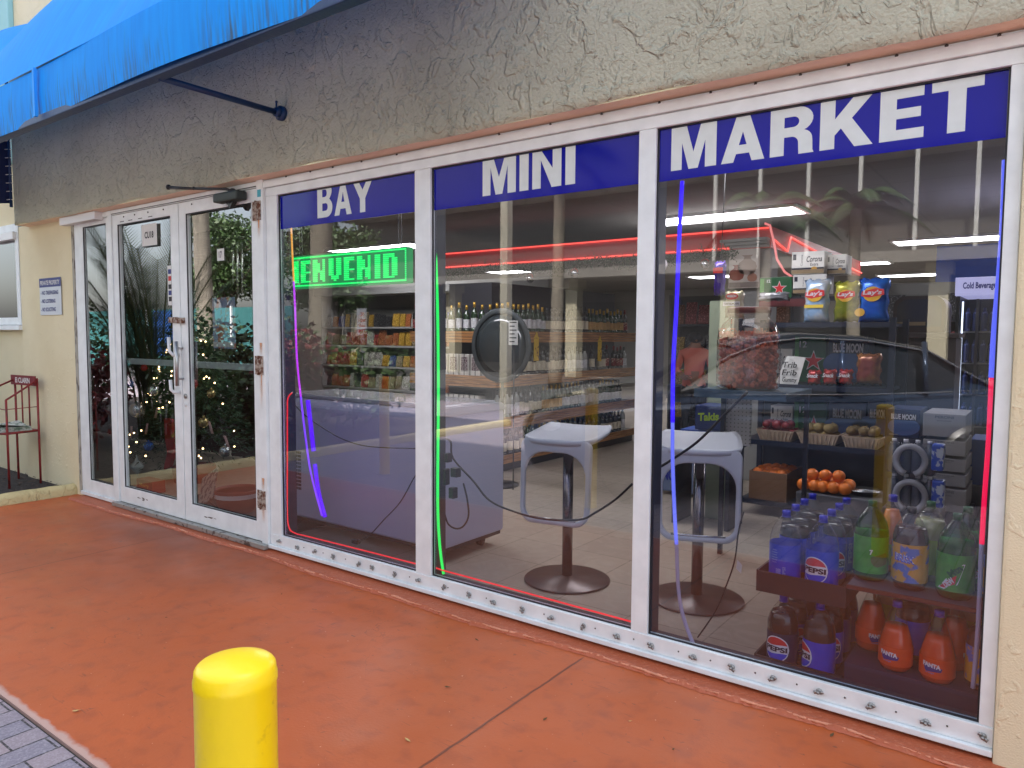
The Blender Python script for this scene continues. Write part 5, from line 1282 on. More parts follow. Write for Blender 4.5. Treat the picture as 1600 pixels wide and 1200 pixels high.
def carton(kind, label, px0, px1, py0, py1, y, depth=.24, cat='carton'):
    x0, x1, z0, z1 = BX(px0, px1, py0, py1, y); w_, h_ = x1-x0, z1-z0
    mat = {'corona': CW, 'green': CG, 'navy': CN2, 'white': CW2, 'plain': CBD}[kind]
    m = MB(); m.box(-w_/2, w_/2, 0, depth, 0, h_); o = m.build('beer_carton', mat, bevel=.003); o.location = ((x0+x1)/2, y, z0); tag(o, label, cat)
    if kind == 'corona':
        m = MB(); m.box(-w_/2+.002, w_/2-.002, -.0016, -.0004, .003, h_*.20); m.build('foot_band', M('print_tan', srgb(150, 128, 96)), o)
        m = MB(); m.box(-w_/2+.002, w_/2-.002, -.0016, -.0004, h_*.205, h_*.28); m.build('dark_band', BK, o)
        text('lettering', 'Corona', BK, o, w_*.2, h_*.66, -.0012, h_*.26, w_*.48, bold=.02, shear=.15); text('lettering', 'Extra', BK, o, w_*.2, h_*.42, -.0012, h_*.14, w_*.24)
        m = MB(); m.box(-w_*.46, -w_*.36, -.0016, -.0004, h_*.64, h_*.9); m.build('code_panel', BK, o); text('lettering', 'Corona', FGR, o, -w_*.19, h_*.62, -.0012, h_*.09, h_*.5, rot=R(90))
        shape('crest', [arc(w_*.2, h_*.2, w_*.09, h_*.12, 0, 180)], GOLD, o, thick=.0004, loc=(0, -.0024, 0))
    if kind == 'green':
        star('star', o, w_*.12, h_*.46, min(w_, h_)*.30, -.0012, RD, WH); text('lettering', '12', WH, o, -w_*.22, h_*.82, -.0012, h_*.14)
        m = MB(); m.box(-w_/2+.004, -w_*.36, -.0014, -.0004, .01, h_-.01); m.build('side_band', M('print_palegreen', srgb(70, 140, 70)), o)
    if kind == 'navy':
        shape('moon', [[(w_*.02+h_*.52*math.cos(a*math.pi/12), h_*.38+h_*.32*math.sin(a*math.pi/12)) for a in range(24)]], M('moon_blue', srgb(60, 92, 150), rough=.5), o, thick=.0004, loc=(0, -.0012, 0))
        m = MB(); m.box(-w_*.40, w_*.40, -.0024, -.0016, h_*.62, h_*.86); m.build('name_band', BK, o)
        text('lettering', 'BLUE MOON', WH, o, 0, h_*.74, -.0030, h_*.20, w_*.76, bold=.04); 
        m = MB(); m.box(-w_*.42, -w_*.15, -.0016, -.0006, h_*.06, h_*.10); m.build('text_line', FGR, o)
    if kind == 'white':
        text('lettering', 'PERONI', FGR, o, 0, h_*.86, -.0012, h_*.12, w_*.44, bold=.04); text('lettering', 'NASTRO AZZURRO', FGR, o, 0, h_*.70, -.0012, h_*.06, w_*.34)
    return o
yb = RKY+.29
carton('corona', 'upper of two stacked white beer cartons with black lettering', 1237, 1288, 393, 428, yb)
carton('corona', 'lower of two stacked white beer cartons behind the crisps', 1239, 1291, 429, 458, yb)
carton('green', 'green beer carton with red star at the top of the rack', 1187, 1237, 433, 466, yb+.02)
carton('corona', 'white beer carton half hidden at the left of the middle rack shelf', 1210, 1238, 545, 598, yb, .2)
carton('green', 'green beer carton with red star on the middle rack shelf', 1241, 1290, 525, 597, yb)
carton('navy', 'dark blue beer carton with pale moon on the middle rack shelf', 1294, 1356, 525, 597, yb)
carton('green', 'green beer carton with red star behind the fruit punnets', 1240, 1291, 628, 698, yb)
carton('navy', 'dark blue beer carton with pale moon behind the fruit punnets', 1294, 1352, 628, 698, yb)
carton('navy', 'dark blue beer carton at the right end behind the fruit punnets', 1355, 1385, 628, 698, yb)
carton('corona', 'white printed carton behind the red onions', 1204, 1238, 634, 670, yb, .2)
carton('corona', 'small white carton on the top right of the rack', 1292, 1322, 398, 428, yb+.1, .2)
# crisps bags
def crisps(label, px0, px1, py0, py1, y, cols, word, rz=0., wordcol=None, cat='crisps bag', oval=True):
    x0, x1, z0, z1 = BX(px0, px1, py0, py1, y); w_, h_ = x1-x0, z1-z0
    m = MB(); m.smooth = True; NX, NY = 12, 16; vs = []; fs = []
    rr = random.Random(int(px0))
    for side in (-1, 1):
        for j in range(NY+1):
            v = j/NY
            for i in range(NX+1):
                u = -1+2*i/NX
                edge_ = (1-abs(u)**3)*(1-abs(2*v-1)**5)
                th = .055*edge_**.7+.004*rr.uniform(-1, 1)*edge_
                wav = .5*w_*(1-.07*math.sin(math.pi*v)) 
                vs.append((u*wav+.006*math.sin(v*17)*(abs(u) > .9), side*th-.0+(.004*math.sin(u*14) if v in (0, 1) else 0), v*h_+(.006*math.cos(u*9) if v in (0, 1) else 0)))
        k = 0 if side == -1 else (NX+1)*(NY+1)
        for j in range(NY):
            for i in range(NX):
                q = (k+j*(NX+1)+i, k+j*(NX+1)+i+1, k+(j+1)*(NX+1)+i+1, k+(j+1)*(NX+1)+i); fs.append(q)
    m.add(vs, fs); o = m.build('crisps_bag', cols[0], None); bm = bmesh.new(); bm.from_mesh(o.data); bmesh.ops.remove_doubles(bm, verts=bm.verts, dist=.0015); bmesh.ops.recalc_face_normals(bm, faces=bm.faces); bm.to_mesh(o.data); bm.free()
    o.location = ((x0+x1)/2, y, z0); o.rotation_euler = (R(-4), 0, rz); tag(o, label, cat)
    if oval:
        el = lambda cx, cz, a, b_: [(cx+a*math.cos(k*math.pi/12), cz+b_*math.sin(k*math.pi/12)) for k in range(24)]
        shape('sun_disc', [el(0, h_*.62, w_*.30, w_*.26)], M('disc_yellow', srgb(226, 178, 50), rough=.35), o, thick=.0006, loc=(0, -.0605, 0))
        sh_ = shape('name_ribbon', [[(-w_*.36, h_*.58), (-w_*.1, h_*.54), (w_*.38, h_*.60), (w_*.36, h_*.72), (w_*.1, h_*.75), (-w_*.34, h_*.68)]], RD, o, thick=.0006, loc=(0, -.0622, 0))
        text('lettering', word, WH, o, 0, h_*.645, -.0635, h_*.13, w_*.60, bold=.03, shear=.2)
    return o
FOIL = lambda nm, c, c2: M(nm, c, rough=.22, metal=.25, col2=c2, vscale=9, mask=(.42, .6), bump=.35, bscale=14)
LB1 = FOIL('bag_paleblue', srgb(150, 186, 226), srgb(206, 210, 214)); LB2 = FOIL('bag_green', srgb(120, 128, 20), srgb(184, 176, 50)); LB3 = FOIL('bag_blue', srgb(10, 86, 196), srgb(20, 110, 214))
o = crisps('pale blue crisps bag standing on the rack', 1255, 1297, 436, 505, RKY+.06, (LB1,), "Lay's", R(-6))
m = MB(); m.box(-.07, .07, -.062, -.061, .11, .135); m.build('flavour_band', M('band_yellow', srgb(226, 196, 60)), o)
crisps('yellow green crisps bag in the middle of the rack top', 1303, 1342, 439, 503, RKY+.06, (LB2,), "Lay's", R(3))
o = crisps('bright blue crisps bag at the right of the rack top', 1341, 1390, 434, 504, RKY+.05, (LB3,), "Lay's", R(-3))
shape('chip_print', [[(-.08+.035*math.cos(k*math.pi/8), .07+.03*math.sin(k*math.pi/8)) for k in range(16)]], M('chip_tan', srgb(220, 170, 60)), o, thick=.0006, loc=(0, -.058, 0))
# pale foil strip bag in front of the top green carton
o = crisps('silver folded bag lying in front of the green carton on top', 1184, 1234, 457, 470, RKY+.12, (FOIL('bag_silver', srgb(190, 190, 194), srgb(120, 120, 128)),), '', 0, oval=False)
# small red bags on middle shelf
SR = FOIL('bag_red', srgb(150, 34, 34), srgb(196, 70, 60))
for i, (a, b2, t_, l_) in enumerate(((1262, 1283, 578, 'left'), (1286, 1308, 577, 'middle'), (1311, 1333, 577, 'right'))):
    o = crisps(f'{l_} one of three small red snack bags on the middle rack shelf', a, b2, t_, 601, RKY+.07, (SR,), '', 0, oval=False); x0, x1, z0, z1 = BX(a, b2, t_, 601, RKY); text('lettering', 'Snack', WH, o, 0, (z1-z0)*.6, -.06, .03, .08, bold=.02, shear=.2)
crisps('tall maroon snack bag with shiny folds on the middle rack shelf', 1337, 1378, 552, 601, RKY+.08, (FOIL('bag_maroon', srgb(120, 44, 36), srgb(150, 96, 40)),), '', 0, oval=False)
o = crisps('white and green corn chips bag beside the jar', 1133, 1162, 455, 497, 1.62, (FOIL('bag_whitegreen', srgb(196, 190, 150), srgb(214, 206, 190)),), '', 0, oval=False)
x0, x1, z0, z1 = BX(1133, 1162, 455, 497, 1.62); w_, h_ = x1-x0, z1-z0
shape('badge', [[(w_*.34*math.cos(k*math.pi/10), h_*.78+h_*.13*math.sin(k*math.pi/10)) for k in range(20)]], RD, o, thick=.0006, loc=(0, -.058, 0)); text('lettering', 'MISSION', WH, o, 0, h_*.78, -.0595, h_*.09, w_*.5, bold=.03); m = MB(); m.box(-w_*.45, w_*.45, -.0565, -.0555, h_*.42, h_*.58); m.build('name_band', WH, o); text('lettering', 'TORTILLA CHIPS', BK, o, 0, h_*.5, -.0575, h_*.08, w_*.8, bold=.02); m = MB(); m.box(-w_*.46, w_*.46, -.0564, -.0554, h_*.60, h_*.97)
# handwritten price card
q = P(1232, 582, y=RKY+.03); m = MB(); m.add([(-.10, 0, -.10), (.07, 0, -.10), (.12, .015, .12), (-.02, .015, .13)], [(0, 1, 2, 3)]); o = m.build('price_card', PAPER); o.location = q; tag(o, 'hand written white card left of the small red bags', 'price card')
for s_, z_ in (('Trib', .06), ('Frib', .0), ('Gummy', -.06)): text('lettering', s_, INK, o, .01, z_, -.006, .045, .11, shear=.2)
# fruit punnets
WOODT = M('punnet_pale', srgb(196, 178, 158), rough=.7, var=.08, vscale=20)
def punnet(px0, px1, py, label, fruit_mat, fl, seed, cat='fruit'):
    x0, x1, z0, _ = BX(px0, px1, py-12, py, RKY+.01); cx = (x0+x1)/2; w_ = (x1-x0); y0 = RKY-.02
    zb = .605; m = MB(); hgt = .085; d_ = .34
    a = [(-w_/2*.8, .02, 0), (w_/2*.8, .02, 0), (w_/2*.8, d_-.02, 0), (-w_/2*.8, d_-.02, 0)]; b_ = [(-w_/2, 0, hgt), (w_/2, 0, hgt), (w_/2, d_, hgt), (-w_/2, d_, hgt)]
    a2 = [(x*.96, y*.96+.006, .006) for x, y, z in a]; b3 = [(x*.96, y*.96+.006, hgt) for x, y, z in b_]
    m.add(a+b_+a2+b3, [(3, 2, 1, 0), (0, 1, 5, 4), (1, 2, 6, 5), (2, 3, 7, 6), (3, 0, 4, 7), (8, 9, 10, 11), (8, 12, 13, 9), (9, 13, 14, 10), (10, 14, 15, 11), (11, 15, 12, 8), (4, 5, 13, 12), (5, 6, 14, 13), (6, 7, 15, 14), (7, 4, 12, 15)])
    o = m.build('punnet', WOODT); o.location = (cx, y0, zb); tag(o, label, 'punnet')
    m = MB()
    for k in range(-4, 5):
        t = k/4.5; m.add([(t*w_/2*.8-.006, .0195, .004), (t*w_/2*.8+.006, .0195, .004), (t*w_/2*.985+.006, -.0025, hgt-.012), (t*w_/2*.985-.006, -.0025, hgt-.012), (t*w_/2*.8, .008, .004), (t*w_/2*.985, -.012, hgt-.012)], [(0, 4, 5, 3), (4, 1, 2, 5), (3, 5, 2)])
    m.build('rib', WOODT, o)
    rr = random.Random(seed); pf = None; k = 0
    for lay, (nz, ny) in enumerate(((0, 3), (1, 2))):
        nx = 4 if lay == 0 else 3
        for j in range(ny):
            for i in range(nx):
                x = cx+(-.5+(i+.5)/nx)*w_*.78+rr.uniform(-.01, .01); y = y0+.06+.09*j+rr.uniform(-.01, .01); z = zb+.055+.065*lay+rr.uniform(-.004, .004)
                if pf is None:
                    mm = MB(); mm.sphere((0, 0, 0), .040, 14, 10, (1, 1, .92)); mm.smooth = True; mm.lathe([(.006, .034), (.003, .044)], 6); pf = mm.build(cat, fruit_mat); f = pf
                else: f = pf.copy(); COL.objects.link(f)
                f.location = (x, y, z); s = rr.uniform(.85, 1.1); f.scale = (s, s, s); f.rotation_euler = (rr.uniform(-.5, .5), rr.uniform(-.5, .5), 0); tag(f, fl, cat, fl+'s')
punnet(1182, 1241, 706, 'left pale fruit punnet holding red onions', M('onion_red', srgb(120, 34, 44), rough=.4, var=.3, vscale=12), 'red onion in the left pale punnet', 3, 'onion')
punnet(1245, 1311, 712, 'middle pale fruit punnet holding potatoes', M('potato', srgb(126, 108, 66), rough=.7, var=.25, vscale=12), 'brown potato in the middle pale punnet', 5, 'potato')
punnet(1315, 1377, 716, 'right pale fruit punnet holding brown fruit', M('fruit_brown', srgb(112, 92, 54), rough=.7, var=.25, vscale=12), 'brown fruit in the right pale punnet', 6, 'fruit')
# cardboard box with oranges, and a tray of oranges
CARD = M('cardboard', srgb(128, 96, 74), rough=.8, var=.06, vscale=6)
ORF = M('orange_fruit', srgb(226, 118, 32), rough=.45, bump=.15, bscale=120)
def openbox(px0, px1, py0, py1, y, d_, label, mat, z0=None):
    x0, x1, zb, zt = BX(px0, px1, py0, py1, y); zb = z0 if z0 is not None else zb; w_, h_ = x1-x0, zt-zb; t = .008
    m = MB(); m.box(-w_/2, w_/2, 0, t, t, h_); m.box(-w_/2, w_/2, d_-t, d_, t, h_); m.box(-w_/2, -w_/2+t, t, d_-t, t, h_); m.box(w_/2-t, w_/2, t, d_-t, t, h_); m.box(-w_/2, w_/2, 0, d_, 0, t-.0005)
    m.box(-.03, .03, -.0012, 0-.0002, h_*.5, h_*.5+.02)
    o = m.build('cardboard_box', mat); o.location = ((x0+x1)/2, y, zb); tag(o, label, 'box'); return (x0+x1)/2, w_, zb, h_
cx, w_, zb, h_ = openbox(1170, 1229, 738, 797, RKY+.02, .42, 'brown cardboard box of oranges low in the rack', CARD, .122)
og = None
def orange(x, y, z, lab):
    global og
    if og is None: mm = MB(); mm.sphere((0, 0, 0), .042, 16, 12, (1, 1, .95)); og = mm.build('orange', ORF); f = og
    else: f = og.copy(); COL.objects.link(f)
    f.location = (x, y, z); tag(f, lab, 'orange', lab.replace('orange', 'oranges', 1))
rr = random.Random(6)
for i in range(4):
    for j in range(4): orange(cx+(-.36+.24*i)*w_*.9, RKY+.08+.09*j, zb+h_-.02+rr.uniform(-.01, .012), 'orange in the cardboard box low in the rack')
m = MB(); x0, x1, z0, z1 = BX(1250, 1330, 775, 800, 2.2); cxo = (x0+x1)/2; m.box(x0-.03, x1+.25, 2.2, 2.55, 0, .38); o = m.build('low_crate', M('crate_white', srgb(84, 86, 94), rough=.6, var=.1, vscale=5), bevel=.008); tag(o, 'pale low crate under the loose oranges', 'crate')
for i in range(5):
    for j in range(3): orange(x0+.01+i*(x1-x0)/5+rr.uniform(-.008, .008), 2.25+.085*j, .424+rr.uniform(0, .004), 'loose orange on the pale low crate')
for i in range(3): orange(x0+.05+i*(x1-x0)/4, 2.29+.02*i, .492, 'loose orange on top of the pile on the crate')
x0, x1, z0, z1 = BX(1318, 1384, 770, 782, 2.3); m = MB(); m.lathe([(.08, 0), (.10, .03), (.112, .034)], 20); f = m.build('foil_tray', M('foil', (.6, .6, .62), rough=.25, metal=1., bump=.8, bscale=60)); f.location = ((x0+x1)/2-.02, 2.38, .3815); tag(f, 'round foil tray beside the loose oranges', 'foil tray')
m = MB()
for i in range(10): m.lathe([(.028, 0), (.03, .01), (.03, .05)], 10, ((x1-x0)*.12*(i % 5), .08*(i//5), 0))
# ------------------------------------------------ white beer boxes and water packs at right
yP = 1.65
prev = None
for i, (t_, b_) in enumerate(((646, 684), (687, 712), (715, 737), (739, 760), (762, 800))):
    o = carton('white', ['large white beer carton on top of the stack at the right', 'second white carton down in the right stack', 'third white carton down in the right stack', 'fourth white carton down in the right stack', 'lowest white carton of the right stack'][i], 1442, 1509, t_+1, b_-1, yP, .36)
    zb = o.location.z
m = MB(); x0, x1, z0, z1 = BX(1442, 1509, 762, 799, yP); m.box(x0-.02, x1+.02, yP, yP+.36, 0, z0-.002); o = m.build('pallet_crate', M('crate_dark', (.05, .045, .06), rough=.6), bevel=.01); tag(o, 'dark crate at the bottom of the white carton stack', 'crate')
o = carton('navy', 'dark blue beer carton beside the large white carton', 1386, 1437, 640, 683, yP+.05, .3); zb = o.location.z; xx = o.location.x
m = MB(); m.box(xx-.09, xx+.09, yP+.05, yP+.34, 0, zb-.002); o = m.build('storage_crate', M('crate_dark', (.05, .05, .05)), bevel=.006); tag(o, 'tall dark crate under the blue beer carton at the right', 'crate')
WAT = glassmat('shrink_film', (.80, .84, .90), base=.07)
def waterpack(px0, px1, py0, py1, y, label):
    x0, x1, z0, z1 = BX(px0, px1, py0, py1, y); w_, h_ = x1-x0, z1-z0
    t = thing('water_pack', label, 'water pack', ((x0+x1)/2, y, z0))
    n_ = 4; r_ = w_/n_/2*.98
    for i in range(n_):
        for j in range(2):
            m = MB(); c = (-w_/2+r_+2*r_*i, r_+2*r_*j, 0); m.lathe([(r_*.8, 0), (r_, .008), (r_, h_*.62), (r_*.85, h_*.75), (r_*.35, h_*.9), (r_*.35, h_*.93)], 12, c); q = m.build('water_bottle', M('water_fill', srgb(120, 124, 134), rough=.15, spec=.7), t)
            if j == 0: m = MB(); m.lathe([(r_*.42, h_*.92), (r_*.42, h_)], 10, c); m.build('cap', WH, q)
    m = MB(); m.box(-w_/2, w_/2, -.004, 4*r_+.004, .004, h_*.86); m.build('film', WAT, t)
    m = MB(); pts = [(w_*.30*math.cos(a), -.012-.015*abs(math.sin(a)), h_*.42+h_*.42*math.sin(a)) for a in [R(-70+k*320/20) for k in range(21)]]; m.tube(pts, .016, 6); m.build('carry_handle', M('handle_white', srgb(170, 170, 178), rough=.5), t)
    m = MB(); m.box(w_*.42, w_/2+.035, -.02, .05, .03, h_*.95); m.build('side_label', M('print_waterblue', srgb(60, 90, 190), rough=.4, col2=srgb(190, 200, 220), vscale=30, mask=(.48, .52)), t, bevel=.01)
    return z0, x0, x1
waterpack(1386, 1462, 688, 741, 1.12, 'upper shrink wrapped water pack with white carry handle')
zl, xa, xb = waterpack(1386, 1462, 743, 797, 1.12, 'lower shrink wrapped water pack with white carry handle')
m = MB(); m.box(xa-.02, xb+.02, 1.11, 1.36, 0, zl-.002); o = m.build('water_crate', M('crate_bluegrey', srgb(70, 76, 96), rough=.6), bevel=.008); tag(o, 'blue grey crate under the two water packs', 'crate')
o = M('blue_box', srgb(24, 60, 130), rough=.5)
x0, x1, z0, z1 = BX(1510, 1540, 702, 760, 2.0); m = MB(); m.box(-.09, .09, 0, .3, 0, .26); q = m.build('blue_carton', o, bevel=.004); q.location = (x0+.10, 2.05, z0); tag(q, 'small blue carton right of the white carton stack', 'carton')
m = MB(); m.box(-.12, .12, 0, .32, 0, z0-.002); q = m.build('storage_crate', M('crate_dark', (.05, .05, .05)), bevel=.006); q.location = (x0+.10, 2.04, 0); tag(q, 'dark crate under the small blue carton', 'crate')

# ================================================================== pegboard stand with jar of cheese balls
PB = thing('pegboard_stand', 'white pegboard display stand carrying the big jar', 'display stand', (-1.45, 1.3, 0))
peg = M('pegboard_white', (.45, .46, .47), rough=.6); n, b = setupnode(peg)
g = n.nodes.new('ShaderNodeNewGeometry'); vm = n.nodes.new('ShaderNodeVectorMath'); vm.operation = 'MULTIPLY'; n.links.new(g.outputs['Position'], vm.inputs[0]); vm.inputs[1].default_value = (40, 0, 40)
fr = n.nodes.new('ShaderNodeVectorMath'); fr.operation = 'FRACTION'; n.links.new(vm.outputs[0], fr.inputs[0]); sb_ = n.nodes.new('ShaderNodeVectorMath'); sb_.operation = 'DISTANCE'; n.links.new(fr.outputs[0], sb_.inputs[0]); sb_.inputs[1].default_value = (.5, 0, .5)
n.links.new(mixc(n, mrg(n, sb_.outputs['Value'], .13, .18), (.16, .16, .16), (.45, .46, .47)), b.inputs['Base Color'])
yj = 1.45
x0, x1, z0, z1 = BX(1131, 1172, 630, 735, yj+.32)
m = MB(); m.box(x0, x1, yj+.32, yj+.34, .72, 1.135); m.build('pegboard', peg, PB, world=True)
jx0, jx1, jz0, jz1 = BX(1122, 1219, 492, 608, yj)
m = MB(); m.box(jx0-.06, jx1+.10, yj-.20, yj+.315, jz0-.03, jz0-.002); m.box(jx0-.06, jx1+.10, yj-.21, yj-.2005, jz0-.045, jz0+.006); m.build('shelf', M('stand_shelf', srgb(70, 92, 110), rough=.3), PB, world=True)
m = MB()
for x in (x0+.0, jx1+.08): m.box(x-.012, x+.012, yj+.285, yj+.315, 0, jz0-.031)
m.build('post', M('rack_navy', (.02, .02, .03)), PB, world=True)
rj = (jx1-jx0)/2*.98; hj = jz1-jz0+.03
J = thing('snack_jar', 'huge clear jar full of orange cheese balls behind the right window', 'jar', ((jx0+jx1)/2, yj, jz0))
m = MB(); m.lathe([(rj*.86, 0), (rj*.97, .012), (rj, .04), (rj, hj*.62), (rj*.96, hj*.72), (rj*.82, hj*.82), (rj*.66, hj*.88), (rj*.62, hj*.92), (rj*.66, hj*.93), (rj*.66, hj*.97)], 40, cap=False); m.build('jar_body', glassmat('jar_plastic', (.94, .90, .88), base=.05), J)
m = MB(); m.lathe([(rj*.68, hj*.96), (rj*.68, hj*1.02), (rj*.64, hj*1.03)], 32); m.build('lid', M('jar_lid', srgb(110, 40, 36), rough=.4), J)
m = MB(); rr = random.Random(31); 
for k in range(720):
    a = rr.uniform(0, 6.283); z = rr.uniform(.02, hj*.70); rad_ = (rj-.022)*math.sqrt(rr.uniform(.55, 1)); m.sphere((rad_*math.cos(a), rad_*math.sin(a), z), .017, 8, 6, (1, 1, rr.uniform(.85, 1.1)))
m.lathe([(rj*.72, .01), (rj*.72, hj*.68)], 20)
q = m.build('cheese_balls', M('cheese_orange', srgb(178, 86, 60), rough=.6, var=.15, vscale=20), J); q['kind'] = 'stuff'
text('lettering', 'UTZ  Cheese Balls', M('print_palered', srgb(170, 96, 78)), J, 0, hj*.72, 0, .045, rj*1.7, wrap=rj+.002, bold=.03)
# green white leaflet stand & hanging purple bag left of poster
x0, x1, z0, z1 = BX(1117, 1132, 412, 470, 2.2)
o = crisps('purple snack bag hanging left of the poster', 1116, 1133, 408, 462, 2.2, (FOIL('bag_purple', srgb(70, 40, 150), srgb(90, 60, 170)),), '', 0, oval=False)
m = MB(); m.box(-.03, .04, -.062, -.0605, .15, .19); m.build('print', RD, o)
m = MB(); m.tube([(0, 0, (z1-z0)), (0, 0, 2.75-z0)], .003, 5); m.build('hang_wire', BLACKM, o)
x0, x1, z0, z1 = BX(1108, 1140, 470, 560, 2.6); m = MB(); m.box(x0, x1, 2.6, 2.62, 0.0, z1); o = m.build('partition', M('panel_palegreen', srgb(140, 150, 128), rough=.6), None, loc=((x0+x1)/2, 2.6, 0)); tag(o, 'pale green upright panel left of the jar', 'panel')
# blue snack cartons and water boxes near stool
o = carton('plain', 'stacked blue snack carton with lime lettering left of the pegboard', 1086, 1128, 634, 672, 2.3, .25); o.data.materials[0] = M('carton_blue', srgb(20, 40, 92), rough=.5); x0, x1, z0, z1 = BX(1086, 1128, 634, 672, 2.3); text('lettering', 'Takis', M('print_lime', srgb(150, 180, 40)), o, 0, (z1-z0)*.55, -.001, .06, .16, bold=.04, tilt=.1)
o = carton('plain', 'blue biscuit carton under the lime lettered carton', 1062, 1130, 673, 696, 2.3, .25); o.data.materials[0] = M('carton_midblue', srgb(16, 60, 140), rough=.5); text('lettering', 'OREO', WH, o, .03, .06, -.001, .035, .12, bold=.04)
zz0 = o.location.z; x_ = o.location.x; m = MB(); m.box(x_-.22, x_+.22, 2.28, 2.65, zz0-.03, zz0-.002); m.box(x_-.22, x_-.19, 2.3, 2.6, 0, zz0-.031); m.box(x_+.19, x_+.22, 2.3, 2.6, 0, zz0-.031); q = m.build('side_table', M('rack_navy', (.02, .02, .03))); tag(q, 'small dark table under the blue cartons', 'table')
x0, x1, z0, z1 = BX(1030, 1088, 728, 772, 3.2); m = MB(); m.prism(rrect(-.0-(x1-x0)/2, (x1-x0)/2, 0, .30, .04), 'y', 0, .3); o = m.build('water_box', M('waterbox_grey', srgb(96, 110, 140), rough=.4), bevel=.01); o.location = ((x0+x1)/2, 3.2, .03); tag(o, 'grey blue water bottle case on the floor left of the stool post', 'water case')
text('lettering', 'NOG', BLd, o, -.06, .15, -.002, .10, .16, bold=.05); m = MB(); m.box(-.16, .16, 0, .3, -.03, 0); 
# white balloon-like globe at the left edge of the right window
q = P(1030, 414, y=1.8); m = MB(); m.sphere((0, 0, 0), .055, 24, 16); o = m.build('paper_globe', M('globe_white', srgb(214, 206, 214), rough=.5)); o.location = q; tag(o, 'white round globe printed with a percent figure near the mullion', 'globe')
text('lettering', '0%', INK, o, .02, -.015, -.0555, .028, .045, bold=.02); m = MB(); m.tube([(0, 0, .05), (0, 0, 2.75-q.z)], .002, 5); m.build('string', PAPER, o)

# ================================================================== drinks cooler
CK = thing('drinks_cooler', 'tall glass door cooler lit inside with a Cold Beverages header', 'cooler', (-.1, 5, 0), 0)
kx0, kx1, ky = -.745, .95, 5.0
hz0, hz1 = 1.80, 1.965
KM = M('cooler_dark', (.02, .024, .03), rough=.35)
m = MB(); m.box(kx0, kx0+.03, ky, ky+.75, 0, hz0-.001); m.box(kx1-.03, kx1, ky, ky+.75, 0, hz0-.001); m.box(kx0+.03, kx1-.03, ky+.72, ky+.75, 0, hz0-.001); m.box(kx0+.03, kx1-.03, ky, ky+.72, 0, .12); m.build('cabinet', KM, CK, world=True)
m = MB(); m.box(kx0-.01, kx1, ky-.04, ky+.75, hz0, hz1); hd = m.build('header', M('header_lit', srgb(190, 190, 225), emit=srgb(200, 200, 245), es=.16, rough=.4), CK, world=True, bevel=.005)
t_ = text('lettering', 'Cold Beverages', M('ink_deepblue', srgb(24, 34, 140)), hd, 0, 0, 0, .075, .27, bold=.03); t_.location = Vector(((P(1533, 440, y=ky).x), ky-.0425, (hz0+hz1)/2))-CK.location
m = MB()
for x in (kx0+.16, kx0+.42, kx0+.9): m.box(x, x+.022, ky-.02, ky, .12, hz0-.03)
m.build('door_frame', M('cooler_trim', (.12, .12, .13), rough=.3, metal=.6), CK, world=True)
for k in range(5):
    z = .32+.29*k; m = MB(); m.box(kx0+.031, kx1-.031, ky+.05, ky+.70, z-.012, z); m.build('shelf', M('wire_shelf', (.3, .3, .32), metal=.5, rough=.4), CK, world=True)
for x in (kx0+.045, kx0+.47): m = MB(); m.box(x, x+.012, ky+.025, ky+.04, .2, hz0-.05); m.build('light_strip', M('cooler_led', (.8, .85, 1.), emit=(.75, .85, 1.), es=.6), CK, world=True)
cn = None
for k in range(5):
    for i in range(13):
        x = kx0+.09+.065*i
        if cn is None: m = MB(); m.lathe([(.026, 0), (.028, .006), (.028, .15), (.012, .19), (.012, .21)], 10); cn = m.build('chilled_bottle', PM_[2]); o = cn
        else: o = cn.copy(); COL.objects.link(o)
        if i % 3 == 1: o.data = cn.data
        o.location = (x, ky+.09, .322+.29*k); tag(o, f'chilled bottle on the {["lowest", "second", "third", "fourth", "top"][k]} shelf of the cold drinks cooler', 'bottle', f'chilled bottles on the {["lowest", "second", "third", "fourth", "top"][k]} cooler shelf')
m = MB(); m.box(-1.2, FX1-.01, 7.4, 7.46, 1.98, 2.52); o = m.build('blue_fascia', M('fascia_blue', srgb(20, 70, 160), rough=.6, var=.15, vscale=2), None, loc=(.1, 7.4, 2.0)); tag(o, 'blue painted fascia high behind the cold drinks cooler', 'fascia')
m = MB(); m.tube([(0, 0, .5), (0, 0, .77)], .01, 6); m.build('hanger', BLACKM, o)
# arched dark display cabinet left of cooler
x0, x1, z0, z1 = BX(1395, 1478, 462, 520, 4.0); m = MB(); 
m.prism(rrect(-(x1-x0)/2, (x1-x0)/2, 0, z1-z0, .01, 5, .10), 'y', 0, .4); o = m.build('heated_cabinet', M('cabinet_brown', srgb(60, 46, 42), rough=.3)); o.location = ((x0+x1)/2, 4.0, z0); tag(o, 'dark arched countertop cabinet left of the cooler', 'cabinet')
m = MB(); m.prism(rrect(-(x1-x0)/2+.03, (x1-x0)/2-.03, .05, z1-z0-.03, .01, 5, .08), 'y', -.003, -.001); m.build('glass_front', M('cab_glass', (.07, .07, .08), rough=.08, spec=.8), o)
m = MB(); m.box(-(x1-x0)/2+.03, .05, -.004, -.0031, .06, .09); m.build('goods', M('print_tan', (.3, .2, .1)), o)
m = MB(); m.box(x0-.1, x1+.1, 3.95, 4.5, z0-.04, z0-.002); m.box(x0-.08, x1+.08, 4.0, 4.45, 0, z0-.041); q = m.build('counter', M('counter_brown', srgb(70, 58, 56), rough=.5, var=.2, vscale=5), bevel=.005); tag(q, 'brown counter under the arched cabinet', 'counter')

